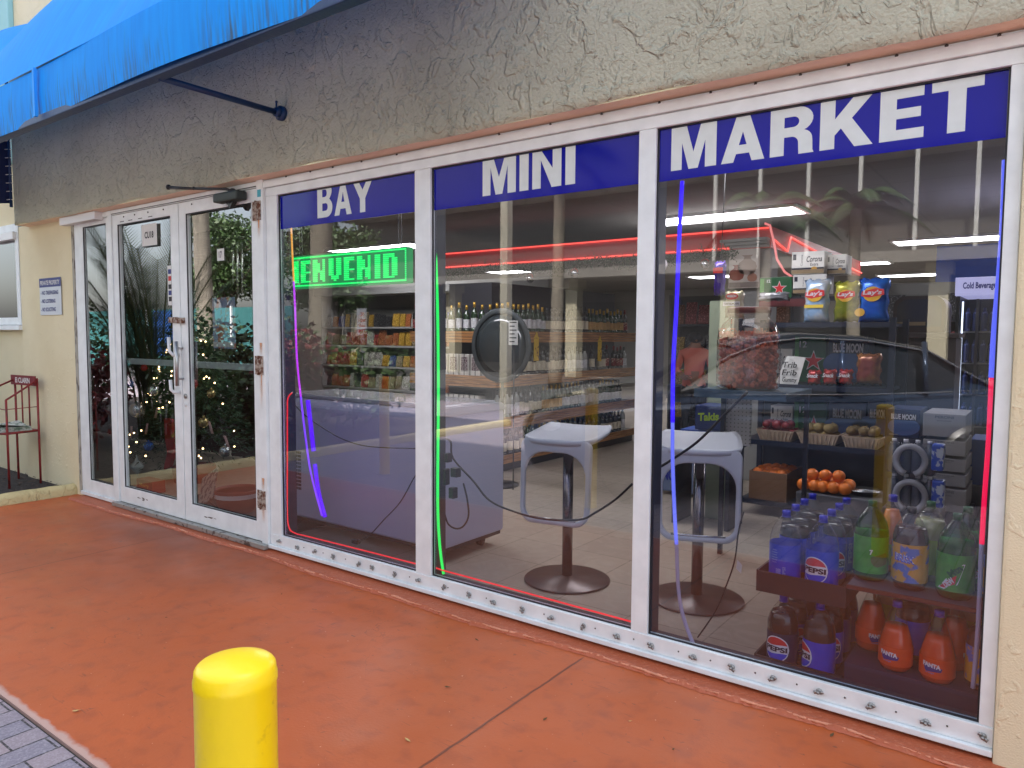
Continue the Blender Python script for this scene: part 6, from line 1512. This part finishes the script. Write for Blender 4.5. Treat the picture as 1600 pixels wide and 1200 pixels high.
# ================================================================== person in the shop
def person():
    D = P(1085, 560, y=6.0); px_ = D.x
    base = Vector((px_, 6.0, 0))
    J_ = {}
    pts = [(0, 0, .80), (0, 0, .95), (0, -.01, 1.10), (0, -.03, 1.22), (0, -.05, 1.30), (0, -.06, 1.37),   # pelvis..neck, head
           (-.09, 0, .76), (-.10, -.02, .44), (-.10, .02, .08), (-.10, -.10, .03), (.09, 0, .76), (.10, -.02, .44), (.10, .02, .08), (.10, -.10, .03),
           (-.16, -.02, 1.20), (-.22, -.04, .98), (-.14, -.20, .90), (-.10, -.27, .92), (.16, -.02, 1.20), (.22, -.04, .98), (.14, -.20, .90), (.10, -.27, .92)]
    eds = [(0, 1), (1, 2), (2, 3), (3, 4), (4, 5), (0, 6), (6, 7), (7, 8), (8, 9), (0, 10), (10, 11), (11, 12), (12, 13), (3, 14), (14, 15), (15, 16), (16, 17), (3, 18), (18, 19), (19, 20), (20, 21)]
    rad_ = [.14, .13, .14, .12, .05, .085, .10, .065, .045, .035, .10, .065, .045, .035, .065, .048, .036, .03, .065, .048, .036, .03]
    me = bpy.data.meshes.new('person'); me.from_pydata(pts, eds, []); o = bpy.data.objects.new('person', me); COL.objects.link(o)
    md = o.modifiers.new('s', 'SKIN'); 
    for i, r_ in enumerate(rad_): me.skin_vertices[0].data[i].radius = (r_, r_*.85)
    me.skin_vertices[0].data[0].use_root = True
    o.modifiers.new('u', 'SUBSURF').levels = 2; o.modifiers['u'].render_levels = 2
    dg = bpy.context.evaluated_depsgraph_get(); m2 = bpy.data.meshes.new_from_object(o.evaluated_get(dg))
    bpy.data.objects.remove(o); m2.name = 'person'
    mats = [M('salmon_shirt', srgb(214, 110, 92), rough=.8), M('skin', srgb(150, 104, 80), rough=.6), M('dark_trousers', (.02, .022, .03), rough=.8)]
    for q in mats: m2.materials.append(q)
    for p in m2.polygons:
        c = p.center; p.use_smooth = True
        p.material_index = 2 if c.z < .80 else (1 if c.z > 1.27 or (c.z < .97 and c.y < -.10) else 0)
    o = bpy.data.objects.new('person', m2); COL.objects.link(o); o.location = base; o.rotation_euler = (0, 0, R(30))
    tag(o, 'person in a salmon shirt and dark cap deep in the shop', 'person')
    m = MB(); m.smooth = True; m.sphere((0, -.06, 1.40), .092, 18, 12, (1, 1.05, .8)); m.lathe([(.09, 0), (.11, -.004)], 18, (0, -.09, 1.385)); m.build('cap', M('cap_dark', (.02, .02, .025), rough=.7), o)
    m = MB(); m.sphere((0, -.155, 1.365), .014, 8, 6); m.build('nose', mats[1], o)
    for s in (-1, 1): mm = MB(); mm.sphere((s*.03, -.138, 1.385), .009, 8, 6); mm.build('eye', INK, o)
    for s in (-1, 1):
        mm = MB(); mm.smooth = True
        for k in range(4): mm.tube([(s*(.10-.012*k+.018), -.27, .92-.004*k), (s*(.10-.014*k+.014), -.315, .915-.006*k), (s*(.10-.014*k+.012), -.335+.004*k, .89)], [.010, .009, .007], 6)
        mm.tube([(s*.085, -.25, .935), (s*.06, -.29, .93)], [.011, .008], 6); mm.build('fingers', mats[1], o)
person()

# ================================================================== Christmas tree behind the doors
XT = Vector((-6.62, .95, 0)); XR_ = .62
T = thing('christmas_tree', 'decorated Christmas tree with warm lights behind the glass doors', 'Christmas tree', tuple(XT))
m = MB(); m.tube([(0, 0, .12), (0, 0, 1.9)], [.04, .01], 8); m.build('trunk', M('bark', (.06, .04, .025), rough=.9), T)
m = MB(); m.lathe([(.18, 0), (.20, .14), (.19, .15)], 20); m.build('pot', M('pot_red', srgb(120, 20, 24), rough=.6), T)
rnd = random.Random(77); m = MB()
for k in range(8500):
    t = rnd.random()**.8; z = .22+1.55*t; rr_ = XR_*(1-t*.93)*math.sqrt(rnd.uniform(.25, 1)); a = rnd.uniform(0, 6.283)
    p = Vector((rr_*math.cos(a), rr_*math.sin(a), z+.04*math.sin(a*5+z*20))); d = Vector((math.cos(a)+rnd.gauss(0, .5), math.sin(a)+rnd.gauss(0, .5), rnd.gauss(-.1, .5))).normalized()*rnd.uniform(.03, .07)
    e = d.cross(Vector((rnd.gauss(0, 1), rnd.gauss(0, 1), 1))).normalized()*.006; m.add([p-e, p+d, p+e], [(0, 1, 2)])
m.build('branches', M('fir_green', (.02, .05, .028), rough=.6, var=.5, vscale=9), T)
o = MB(); wires = []
for k in range(64):
    t = rnd.random(); z = .28+1.4*t; rr_ = XR_*(1-t*.93)*1.0; a = rnd.uniform(3.4, 6.6); o.sphere((rr_*math.cos(a), rr_*math.sin(a), z), .0075, 6, 4)
q = o.build('string_lights', M('fairy_light', (1, .8, .5), emit=(1., .62, .28), es=4.5)); q.location = XT; tag(q, 'warm white fairy lights strung over the Christmas tree', 'fairy lights', kind='stuff')
ORN = [('silver', M('orn_silver', (.5, .52, .55), rough=.2, metal=.9)), ('blue', M('orn_blue', srgb(20, 90, 190), rough=.15, metal=.5)), ('gold', M('orn_gold', srgb(180, 160, 110), rough=.25, metal=.7)), ('red', M('orn_red', srgb(150, 16, 24), rough=.25))]
for k, (px, py, ci, r_) in enumerate(((215, 640, 0, .075), (232, 697, 1, .045), (318, 660, 2, .045), (240, 610, 0, .05), (300, 600, 3, .05), (352, 705, 0, .05), (330, 615, 2, .035), (225, 575, 3, .03), (205, 600, 1, .035))):
    q = P(px, py, y=XT.y-.46+.05*(k % 3)); mm = MB(); mm.sphere((0, 0, 0), r_, 16, 12); mm.lathe([(.009, r_*.95), (.009, r_+.012)], 8); o = mm.build('bauble', ORN[ci][1]); o.location = q
    tag(o, ['large silver bauble at the left of the tree', 'small blue bauble low on the tree', 'gold bauble right of the red stocking', 'small silver bauble high on the tree', 'red bauble near the door stile', 'silver bauble low in the right door', 'gold bauble high in the right door', 'small red bauble high at the left of the tree', 'blue bauble at the far left of the tree'][k], 'bauble')
q = P(214, 728, y=XT.y-.5); mm = MB(); mm.smooth = True; mm.lathe([(.001, -.10), (.02, -.06), (.06, -.015), (.062, 0), (.055, .012), (.02, .05), (.008, .08), (.008, .10)], 8); o = mm.build('bauble', M('orn_white', srgb(170, 185, 190), rough=.3)); o.location = q; tag(o, 'white pointed ornament hanging lowest on the tree', 'ornament')
q = P(262, 690, y=XT.y-.50); o = shape('stocking', [[(-.06, .20), (.07, .20), (.085, .0), (.07, -.14), (.02, -.22), (-.09, -.26), (-.06, -.18), (-.02, -.10), (-.05, .02)]], M('felt_red', srgb(150, 10, 18), rough=.9), None, thick=.03, bevel=.008); o.location = q; tag(o, 'red felt stocking hanging on the Christmas tree', 'stocking')
for k, (px, py, an) in enumerate(((245, 645, .9), (230, 670, 1.0), (330, 668, -.9), (355, 690, -.8), (206, 675, 1.2))):
    q = P(px, py, y=XT.y-.49); mm = MB()
    for s in (-1, 0, 1): mm.tube([(s*.012-.05*math.cos(an), 0, -.06*math.sin(an)), (s*.012+.05*math.cos(an), -.01, .06*math.sin(an))], .0035, 5)
    o = mm.build('ribbon', M('ribbon_stripe', srgb(190, 150, 150), rough=.5)); o.location = q; tag(o, f'striped ribbon tied on the Christmas tree, {["upper left", "below the upper left one", "right of the stocking", "lowest at the right", "at the far left"][k]}', 'ribbon')
# dark red curtain wall behind
m = MB(); m.smooth = True; N = 100; vs = []
for i in range(N+1):
    x = -12.95+6.4*i/N; yy = 1.95+.03*math.sin(i*1.9); vs += [(x, yy, .02), (x, yy, 2.6)]
m.add(vs, [(2*i, 2*i+2, 2*i+3, 2*i+1) for i in range(N)]); o = m.build('curtain', M('curtain_red', srgb(58, 8, 16), rough=.8), None, loc=(-8.5, 1.95, 0)); tag(o, 'dark red curtain behind the Christmas tree', 'curtain')
# things on the vestibule floor
q = P(372, 800, z=0); m = MB(); m.lathe([(.12, 0), (.16, .08), (.18, .18), (.177, .19), (.168, .19), (.16, .17)], 28, cap=False); m.lathe([(.01, .01), (.12, .01)], 28, cap=False); o = m.build('basket', M('basket_red', srgb(104, 16, 22), rough=.5)); o.location = (q.x, q.y, 0); tag(o, 'round dark red tub on the floor behind the right door', 'tub')
m = MB(); m.lathe([(.1765, .13), (.1815, .165)], 28, cap=False); m.build('white_band', WH, o)
q = P(325, 762, y=.35); m = MB(); m.box(-.13, .13, -.004, .004, -.13, .13); o = m.build('leaflet', M('leaflet_print', srgb(170, 164, 156), rough=.8, col2=srgb(96, 90, 90), vscale=26, mask=(.5, .55))); o.location = q; o.rotation_euler = (R(-25), R(-28), 0); tag(o, 'large folded leaflet propped low behind the right door', 'leaflet')
m = MB(); m.tube([(0, .0, -.10), (.03, .12, -q.z)], .01, 6); m.build('stand', BLACKM, o)
q = P(236, 768, y=.45); m = MB(); m.box(-.14, .14, -.06, .06, 0, .11); o = m.build('red_box', M('box_red', srgb(140, 26, 24), rough=.5), bevel=.004); o.location = (q.x, .45, 0); tag(o, 'small red box on the floor behind the left door', 'box'); text('lettering', 'Merry', GOLD, o, 0, .06, -.0605, .04, .16, bold=.02)
m = MB(); m.box(-6.0, -4.3, .2, 1.1, -.0015, .006); o = m.build('doormat', M('mat_dark', (.02, .02, .022), rough=.95, bump=.5, bscale=200), None, loc=(-5.1, .6, 0)); tag(o, 'dark doormat inside the shop doors', 'doormat')
q = P(370, 440, y=.6)
WCm = thing('wind_chime', 'silver tubular wind chime hanging inside the right door', 'wind chime', (q.x, q.y, q.z+.35))
m = MB(); m.lathe([(.07, 0), (.07, .012)], 20); m.tube([(0, 0, .01), (0, 0, 2.75-q.z-.35)], .002, 5); m.build('top_disc', BLACKM, WCm)
for k, (dx, l_) in enumerate(((-.05, .34), (-.018, .50), (.012, .42), (.045, .46))): m = MB(); m.tube([(dx, .02*(k % 2), -.03), (dx, .02*(k % 2), -.03-l_)], .008, 8); m.build('tube', M('chime_alu', (.55, .56, .55), rough=.25, metal=.9), WCm)
# ================================================================== the street side, seen mirrored in the glass
def PM(px, py, d): q = P(px, py, y=d); return Vector((q.x, -q.y, q.z))
# ---- parked dark saloon car
CAR = thing('parked_car', 'dark blue saloon car reflected in the right window', 'car', (-2.15, -4.30, -.012), math.atan2(.594, -.804))
PAINT = M('car_paint', (.05, .08, .14), rough=.14, metal=.55, spec=.7, coat=1.); CGL = M('car_glass', (.01, .013, .015), rough=.03, spec=.9); TYRE = M('tyre', (.015, .015, .015), rough=.85); ALLOY = M('alloy', (.45, .46, .48), rough=.25, metal=.9)
st = [(-2.42, .42, .70, .80, .62), (-2.38, .30, .82, .92, .74), (-2.2, .24, .90, 1.02, .84), (-1.6, .22, .92, 1.05, .90), (-.9, .20, .91, 1.0, .915), (0, .19, .89, .97, .92), (.9, .19, .88, .96, .915), (1.2, .20, .86, .95, .91), (1.7, .21, .82, .88, .89), (2.1, .22, .74, .80, .84), (2.34, .26, .62, .70, .74), (2.43, .36, .52, .58, .60)]
m = MB(); m.smooth = True; vs = []; fs = []
for x, zb, zs, zt, hw in st:
    half = [(0, zb), (hw*.86, zb), (hw*.97, zb+.14), (hw, zb+(zs-zb)*.62), (hw*.975, zs-.09), (hw*.90, zs+.01), (hw*.72, zt), (0, zt+.025)]
    ring = [(x, y, z) for y, z in half]+[(x, -y, z) for y, z in reversed(half[1:-1])]; vs += ring
k = len(vs)//len(st)
for i in range(len(st)-1):
    for j in range(k): fs.append((i*k+j, (i+1)*k+j, (i+1)*k+(j+1) % k, i*k+(j+1) % k))
fs += [tuple(range(k)), tuple((len(st)-1)*k+j for j in range(k))]
m.add(vs, fs); m.build('body', PAINT, CAR)
gs = [(-1.70, 1.01, .70, .70), (-1.1, 1.36, .58, .78), (-.55, 1.45, .57, .80), (0, 1.47, .57, .80), (.35, 1.43, .57, .79), (.65, 1.32, .60, .78), (1.22, .93, .68, .70)]
m = MB(); m.smooth = True; vs = []; fs = []
for x, zr, hr, hb in gs:
    half = [(hb, .90), (hb*.97+.0, .93), (hr+.05, zr-.06), (hr-.04, zr-.012), (0, zr)]
    vs += [(x, y, z) for y, z in half]+[(x, -y, z) for y, z in reversed(half[:-1])]
k = len(vs)//len(gs)
for i in range(len(gs)-1):
    for j in range(k-1): fs.append((i*k+j, (i+1)*k+j, (i+1)*k+j+1, i*k+j+1))
m.add(vs, fs); m.build('windows', CGL, CAR)
m = MB(); m.smooth = True; vs = []; fs = []
rs_ = [(-1.15, 1.355), (-.55, 1.455), (0, 1.477), (.35, 1.437), (.60, 1.36)]
for x, z in rs_: vs += [(x, -.60, z-.055), (x, -.50, z-.012), (x, 0, z+.004), (x, .50, z-.012), (x, .60, z-.055)]
for i in range(4):
    for j in range(4): fs.append((i*5+j, (i+1)*5+j, (i+1)*5+j+1, i*5+j+1))
m.add(vs, fs); m.build('roof', PAINT, CAR)
for s in (-1, 1):
    m = MB(); m.tube([(-1.60, s*.72, 1.02), (-1.1, s*.635, 1.31), (-.55, s*.625, 1.40), (0, s*.625, 1.42), (.35, s*.625, 1.375), (.65, s*.655, 1.26), (1.15, s*.72, .965)], .011, 6); m.tube([(-1.60, s*.80, .985), (-.5, s*.875, .945), (1.15, s*.845, .925)], .010, 6); m.build('window_trim', ALLOY, CAR)
    m = MB()
    for x0, z0 in ((-.28, .0), (-1.0, .0)): m.tube([(x0, s*.80, .95), (x0-.06, s*.635, 1.39)], .025, 6)
    m.build('door_pillar', PAINT, CAR)
    for x0 in (-.55, .38): m = MB(); m.box(x0-.10, x0+.10, s*.912-.015, s*.912+.015, .78, .80); m.build('door_handle', ALLOY, CAR, bevel=.005)
    m = MB(); m.smooth = True; m.sphere((.92, s*.98, .98), .085, 12, 8, (1, 1.0, .75)); m.tube([(.92, s*.86, .95), (.92, s*.93, .96)], .02, 6); m.build('wing_mirror', PAINT, CAR)
    m = MB(); m.smooth = True; m.sphere((2.14, s*.66, .64), .14, 12, 8, (1.25, 1., .5)); m.build('headlight', M('headlight', (.6, .62, .65), rough=.08, spec=.9), CAR)
    m = MB(); m.smooth = True; m.sphere((-2.28, s*.66, .80), .13, 12, 8, (.7, 1.1, .5)); m.build('tail_light', M('tail_light', (.25, .01, .01), rough=.12), CAR)
    for x in (-1.42, 1.42):
        m = MB(); m.lathe([(.375, s*.80), (.375, s*.915)], 28, (x, 0, .335), 'y'); m.build('wheel_arch', BLACKM, CAR)
        m = MB(); m.lathe([(.23, s*.76), (.32, s*.76), (.335, s*.79), (.335, s*.90), (.32, s*.925), (.23, s*.925)], 32, (x, 0, .335), 'y'); wh = m.build('tyre', TYRE, CAR)
        m = MB(); m.lathe([(.228, s*.80), (.228, s*.92), (.21, s*.925), (.20, s*.88)], 32, (x, 0, .335), 'y', cap=False)
        for q in range(10):
            a = q*math.pi/5; m.tube([(x+.03*math.cos(a), s*.90, .335+.03*math.sin(a)), (x+.215*math.cos(a), s*.905, .335+.215*math.sin(a))], .016, 6)
        m.cyl((x, s*.89, .335), .05, s*.03, 16, 'y'); m.build('rim', ALLOY, wh)
m = MB(); m.box(2.36, 2.435, -.45, .45, .42, .54); m.build('grille', BLACKM, CAR, bevel=.01)
m = MB(); m.box(-2.44, -2.42, -.26, .26, .62, .74); m.build('number_plate', PAPER, CAR)

# ---- building across the road
OB = thing('opposite_building', 'grey building with tall dark windows and pale posts, reflected in the glass', 'building', (-9, -20, 0))
YB_ = -20.
m = MB(); m.box(-27, 14, YB_-6, YB_, -.1, 3.3); m.box(-27, 14, YB_-6, YB_, 6.6, 12.5); m.box(-27, 14, YB_-6, YB_-1.2, 3.3, 6.6)
m.build('wall', M('concrete_grey', (.27, .255, .235), rough=.9, var=.12, vscale=.6, bump=.3), OB, world=True)
m = MB(); m.box(-26.5, 13.5, YB_-1.19, YB_-1.15, 3.31, 6.59); m.build('window_band', M('facade_glass', (.11, .105, .10), rough=.25), OB, world=True)
for k in range(13):
    x = -8.9+1.42*k; m = MB(); m.box(x-.05, x+.05, YB_-.06, YB_+.06, 3.31, 6.59); m.build('window_post', M('post_pale', (.55, .55, .53), rough=.6), OB, world=True)
for k in range(8):
    x = -25+5*k; m = MB(); m.box(x, x+3.4, YB_-.02, YB_+.02, .35, 2.6); m.build('shop_window', M('facade_glass', (.03, .03, .03)), OB, world=True)
for k in range(6):
    x = -24+5.4*k; m = MB(); m.box(x-.22, x+.22, YB_+1.3, YB_+1.7, 0, 3.3); m.box(x-.3, x+.3, YB_+1.22, YB_+1.78, 3.0, 3.3); m.build('column', M('column_cream', srgb(206, 198, 172), rough=.8), OB, world=True)
m = MB(); m.box(-25, 9, YB_, YB_+2.2, 3.301, 3.6); m.build('walkway_slab', M('concrete_grey', (.2, .2, .2)), OB, world=True)
# ---- turquoise hoarding
HF = thing('turquoise_fence', 'turquoise painted hoarding reflected in the right door', 'fence', (-27, -12.5, 0))
m = MB(); m.box(-36, -20.5, -12.56, -12.5, .0, 2.35); m.build('panel', M('turquoise', srgb(52, 112, 112), rough=.6, var=.06), HF, world=True)
m = MB(); m.box(-29.5, -27.3, -12.497, -12.49, .5, 2.3); m.box(-26.2, -25.2, -12.497, -12.49, .5, 2.3); m.build('blue_panel', M('hoarding_blue', srgb(30, 80, 150), rough=.5), HF, world=True)
for x in range(-36, -20, 3): m = MB(); m.box(x, x+.08, -12.50, -12.44, 0, 2.4); m.build('post', WHITE2, HF, world=True)
# ---- lamp pole, parking sign
q = PM(788, 500, 7.0); LPm = thing('lamp_pole', 'pale square lamp pole reflected in the middle window', 'lamp pole', (q.x, q.y, -.02))
m = MB(); m.box(-.075, .075, -.075, .075, 0, 5.2); m.build('pole', M('pole_pale', srgb(196, 192, 176), rough=.7), LPm, bevel=.01); m = MB(); m.box(-.5, .5, -.12, .12, 5.2, 5.3); m.build('lamp_head', WHITE2, LPm)
q = PM(563, 493, 8.2); PS = thing('parking_sign', 'white no parking sign on a post, mirrored in the first window', 'sign', (q.x, q.y, -.02))
m = MB(); m.box(-.16, .16, 0, .004, 1.42, 2.0); pn = m.build('sign_panel', M('sign_white', (.5, .5, .5)), PS)
for s_, z_, h_ in (('NO', 1.88, .10), ('PARKING', 1.74, .07), ('ANY', 1.62, .07), ('TIME', 1.51, .07)): text('lettering', s_, INKR, pn, 0, z_, .0052, h_, .12 if s_ == 'NO' else .24, bold=.04, face=1)
m = MB(); m.box(-.045, .045, -.05, -.003, 0, 2.0); m.build('post', M('galvanised', (.4, .42, .44), rough=.5, metal=.6), PS)
# ---- vegetation
LF = [M('leaf_a', (.05, .10, .025), rough=.55, var=.35, vscale=3), M('leaf_b', (.035, .07, .02), rough=.55, var=.35, vscale=3), M('leaf_red', (.16, .03, .03), rough=.5, var=.5, vscale=5)]
BARK = M('palm_bark', srgb(150, 142, 128), rough=.9, var=.2, vscale=6, bump=.6, bscale=18, stretch=(1, 1, 6)); BK2 = M('tree_bark', (.09, .07, .05), rough=.95, var=.3, bump=.6)
def leaves(mb, c, rad3, n, s, rnd, hollow=.35):
    for k in range(n):
        v = Vector((rnd.gauss(0, 1), rnd.gauss(0, 1), rnd.gauss(0, 1))).normalized()*(hollow+(1-hollow)*rnd.random())
        p = Vector(c)+Vector((v.x*rad3[0], v.y*rad3[1], v.z*rad3[2])); d = Vector((rnd.gauss(0, 1), rnd.gauss(0, 1), rnd.gauss(-.2, .6))).normalized()*s*rnd.uniform(.6, 1.3)
        e = d.cross(Vector((rnd.gauss(0, 1), rnd.gauss(0, 1), rnd.gauss(0, 1)))).normalized()*s*.28; mb.add([p, p+d*.5+e, p+d, p+d*.5-e], [(0, 1, 2, 3)])
def tree(x, y, h, r_, label, seed, mat=0, n=6000, ls=.20):
    rnd = random.Random(seed); t = thing('tree', label, 'tree', (x, y, -.05)); m = MB()
    m.tube([(0, 0, 0), (.1, 0, h*.35), (.0, .1, h*.6)], [.18, .13, .08], 8)
    for k in range(7): a = k*.9; m.tube([(0, .05, h*(.35+.05*k)), (math.cos(a)*r_*.45, math.sin(a)*r_*.45, h*(.55+.05*k)), (math.cos(a)*r_*.8, math.sin(a)*r_*.8, h*(.66+.04*k))], [.06, .035, .012], 6)
    m.build('trunk', BK2, t); m = MB()
    for k in range(16): a = rnd.uniform(0, 6.3); q = r_*rnd.uniform(.1, .75); leaves(m, (q*math.cos(a), q*math.sin(a), h*rnd.uniform(.5, .95)), (r_*.42, r_*.42, r_*.3), n//16, ls, rnd, .2)
    m.build('crown', LF[mat], t)
tree(-30, -16, 6.5, 2.6, 'leafy tree behind the hoarding, left in the door reflection', 1)
tree(-25.5, -17.5, 6.0, 2.4, 'leafy tree behind the hoarding, centre of the door reflection', 2, 1)
tree(-22.0, -15, 5.5, 1.9, 'leafy tree behind the hoarding, right in the door reflection', 3)
tree(-34, -19, 8, 3.2, 'tallest leafy tree behind the hoarding', 4, 1)
tree(-19.5, -13.5, 5, 1.6, 'slender leafy tree reflected at the left of the first window', 5, 0, 1600)
def palm(x, y, h, r_, label, seed, nf=15, fl=2.0, bow=0.):
    rnd = random.Random(seed); t = thing('palm_tree', label, 'palm tree', (x, y, -.05)); m = MB(); m.smooth = True
    pts = [(bow*math.sin(k/14*2), 0, h*k/14) for k in range(15)]; m.tube(pts, [r_*(1.25-.35*k/14)*(1.0+.05*(k % 2)) for k in range(15)], 12); m.build('trunk', BARK, t)
    m = MB(); top = Vector(pts[-1])
    for f in range(nf):
        a = f*2.4+rnd.uniform(-.2, .2); el = rnd.uniform(.1, 1.25); P_ = []
        for k in range(13):
            s = k/12; out_ = fl*math.cos(el)*s+.2*s; z = fl*math.sin(el)*s*(1.15-.5*s)-.75*fl*s*s*(1-math.sin(el)*.4); P_.append(top+Vector((math.cos(a)*out_, math.sin(a)*out_, z)))
        m.tube(P_, [.02*(1-.8*k/12) for k in range(13)], 4)
        sdv = Vector((-math.sin(a), math.cos(a), 0))
        for k in range(1, 60):
            s = k/60*12; i = min(11, int(s)); p = P_[i].lerp(P_[i+1], s-i); tg = (P_[i+1]-P_[i]).normalized(); L = fl*.26*math.sin(math.pi*min(1, .12+k/60*.86))
            for sg in (-1, 1):
                d = (sdv*sg*.8+tg*.55+Vector((0, 0, -.45))).normalized()*L; w_ = tg*.016; m.add([p-w_, p+w_, p+d], [(0, 1, 2)])
    m.build('crown', LF[rnd.randrange(2)], t)
q = PM(324, 450, 8.5); palm(q.x, q.y, 7.2, .20, 'grey ringed palm trunk reflected in the right door', 11, 16, 2.6, -.3)
q = PM(492, 480, 6.5); palm(q.x, q.y, 7.0, .19, 'dark palm reflected at the left of the first window', 12, 16, 2.6, .2)
q = PM(1190, 300, 13); palm(q.x, q.y, 4.1, .14, 'small palm with open fronds reflected under the letter R', 13, 16, 1.5, .1)
q = PM(1345, 300, 15.5); palm(q.x, q.y, 4.4, .13, 'thin palm reflected in the right window under the letters ET', 14, 14, 1.6, -.1)
q = PM(868, 300, 14); palm(q.x, q.y, 6.4, .15, 'tall palm reflected in the middle window', 15, 14, 2.0, .1)
# areca palm and shrubs in the planting bed by the doors
def areca(x, y, label, seed):
    rnd = random.Random(seed); t = thing('palm_clump', label, 'palm', (x, y, .03)); m = MB(); lm = MB()
    for k in range(24):
        a = rnd.uniform(0, 6.28); b0_ = Vector((.25*math.cos(a)*rnd.random(), .25*math.sin(a)*rnd.random(), 0)); H = rnd.uniform(1.8, 3.4); o_ = rnd.uniform(.3, 1.1); P_ = []
        for j in range(9): s = j/8; P_.append(b0_+Vector((math.cos(a)*o_*s**2, math.sin(a)*o_*s**2, H*s*(1.1-.22*s))))
        m.tube(P_, [.016*(1-.7*j/8) for j in range(9)], 5)
        for j in range(14, 60):
            s = j/60*8; i = min(7, int(s)); p = P_[i].lerp(P_[i+1], s-i); tg = (P_[i+1]-P_[i]).normalized(); sdv = Vector((-math.sin(a), math.cos(a), 0))
            for sg in (-1, 1): d = (sdv*sg*.6+tg*.9+Vector((0, 0, -.2))).normalized()*rnd.uniform(.28, .42); lm.add([p-tg*.010, p+tg*.010, p+d], [(0, 1, 2)])
    m.build('stems', M('stem_green', (.10, .13, .04), rough=.6), t); lm.build('fronds', LF[1], t)
areca(-9.5, -2.1, 'clump of upright palm fronds reflected in the left door', 21)
def bush(x, y, r_, h, label, seed, mat=0):
    rnd = random.Random(seed); t = thing('shrub', label, 'shrub', (x, y, .0)); m = MB(); m.tube([(0, 0, 0), (0, 0, h*.5)], .02, 5)
    for k in range(5): a = k*1.3; m.tube([(0, 0, .1), (r_*.6*math.cos(a), r_*.6*math.sin(a), h*.7)], .01, 5)
    m.build('stems', BK2, t); m = MB(); leaves(m, (0, 0, h*.55), (r_, r_, h*.5), 900, .11, rnd, .3); m.build('foliage', LF[mat], t)
BP = [(-8.2, -1.9, .5, .95, 0), (-8.9, -2.9, .6, 1.1, 1), (-8.0, -3.2, .5, .9, 2), (-10.2, -3.3, .6, 1.2, 0), (-9.6, -1.2, .5, .9, 2), (-11.4, -3.9, .7, 1.3, 1), (-8.3, -4.4, .6, 1.0, 0), (-10.0, -4.9, .6, 1.1, 2), (-12.5, -2.6, .7, 1.3, 0), (-9.1, -5.6, .6, 1.0, 1), (-7.9, -2.5, .35, .7, 1), (-11.5, -5.6, .7, 1.2, 0)]
BL_ = ['green shrub nearest the kerb', 'dark shrub behind the one nearest the kerb', 'small red leaved shrub by the kerb', 'green shrub beside the palm clump', 'red leaved shrub near the wall', 'tall dark shrub at the back left', 'round green shrub by the far kerb', 'red leaved shrub in the middle of the bed', 'large green shrub far left of the bed', 'dark shrub at the far end of the bed', 'lowest dark shrub beside the kerb', 'green shrub at the far back of the bed']
for (x, y, r_, h, mt_), l_ in zip(BP, BL_): bush(x, y, r_*1.15, h*1.4, l_+', reflected in the doors', int(-x*10), mt_)
rnd = random.Random(90); m = MB()
for k in range(90): leaves(m, (-34+.5*k, -24.9, .55), (.45, .35, .5), 90, .16, rnd, .2)
o = m.build('hedge', LF[1], None, loc=(-12, -24.9, 0)); tag(o, 'long clipped green hedge behind the far kerb', 'hedge')
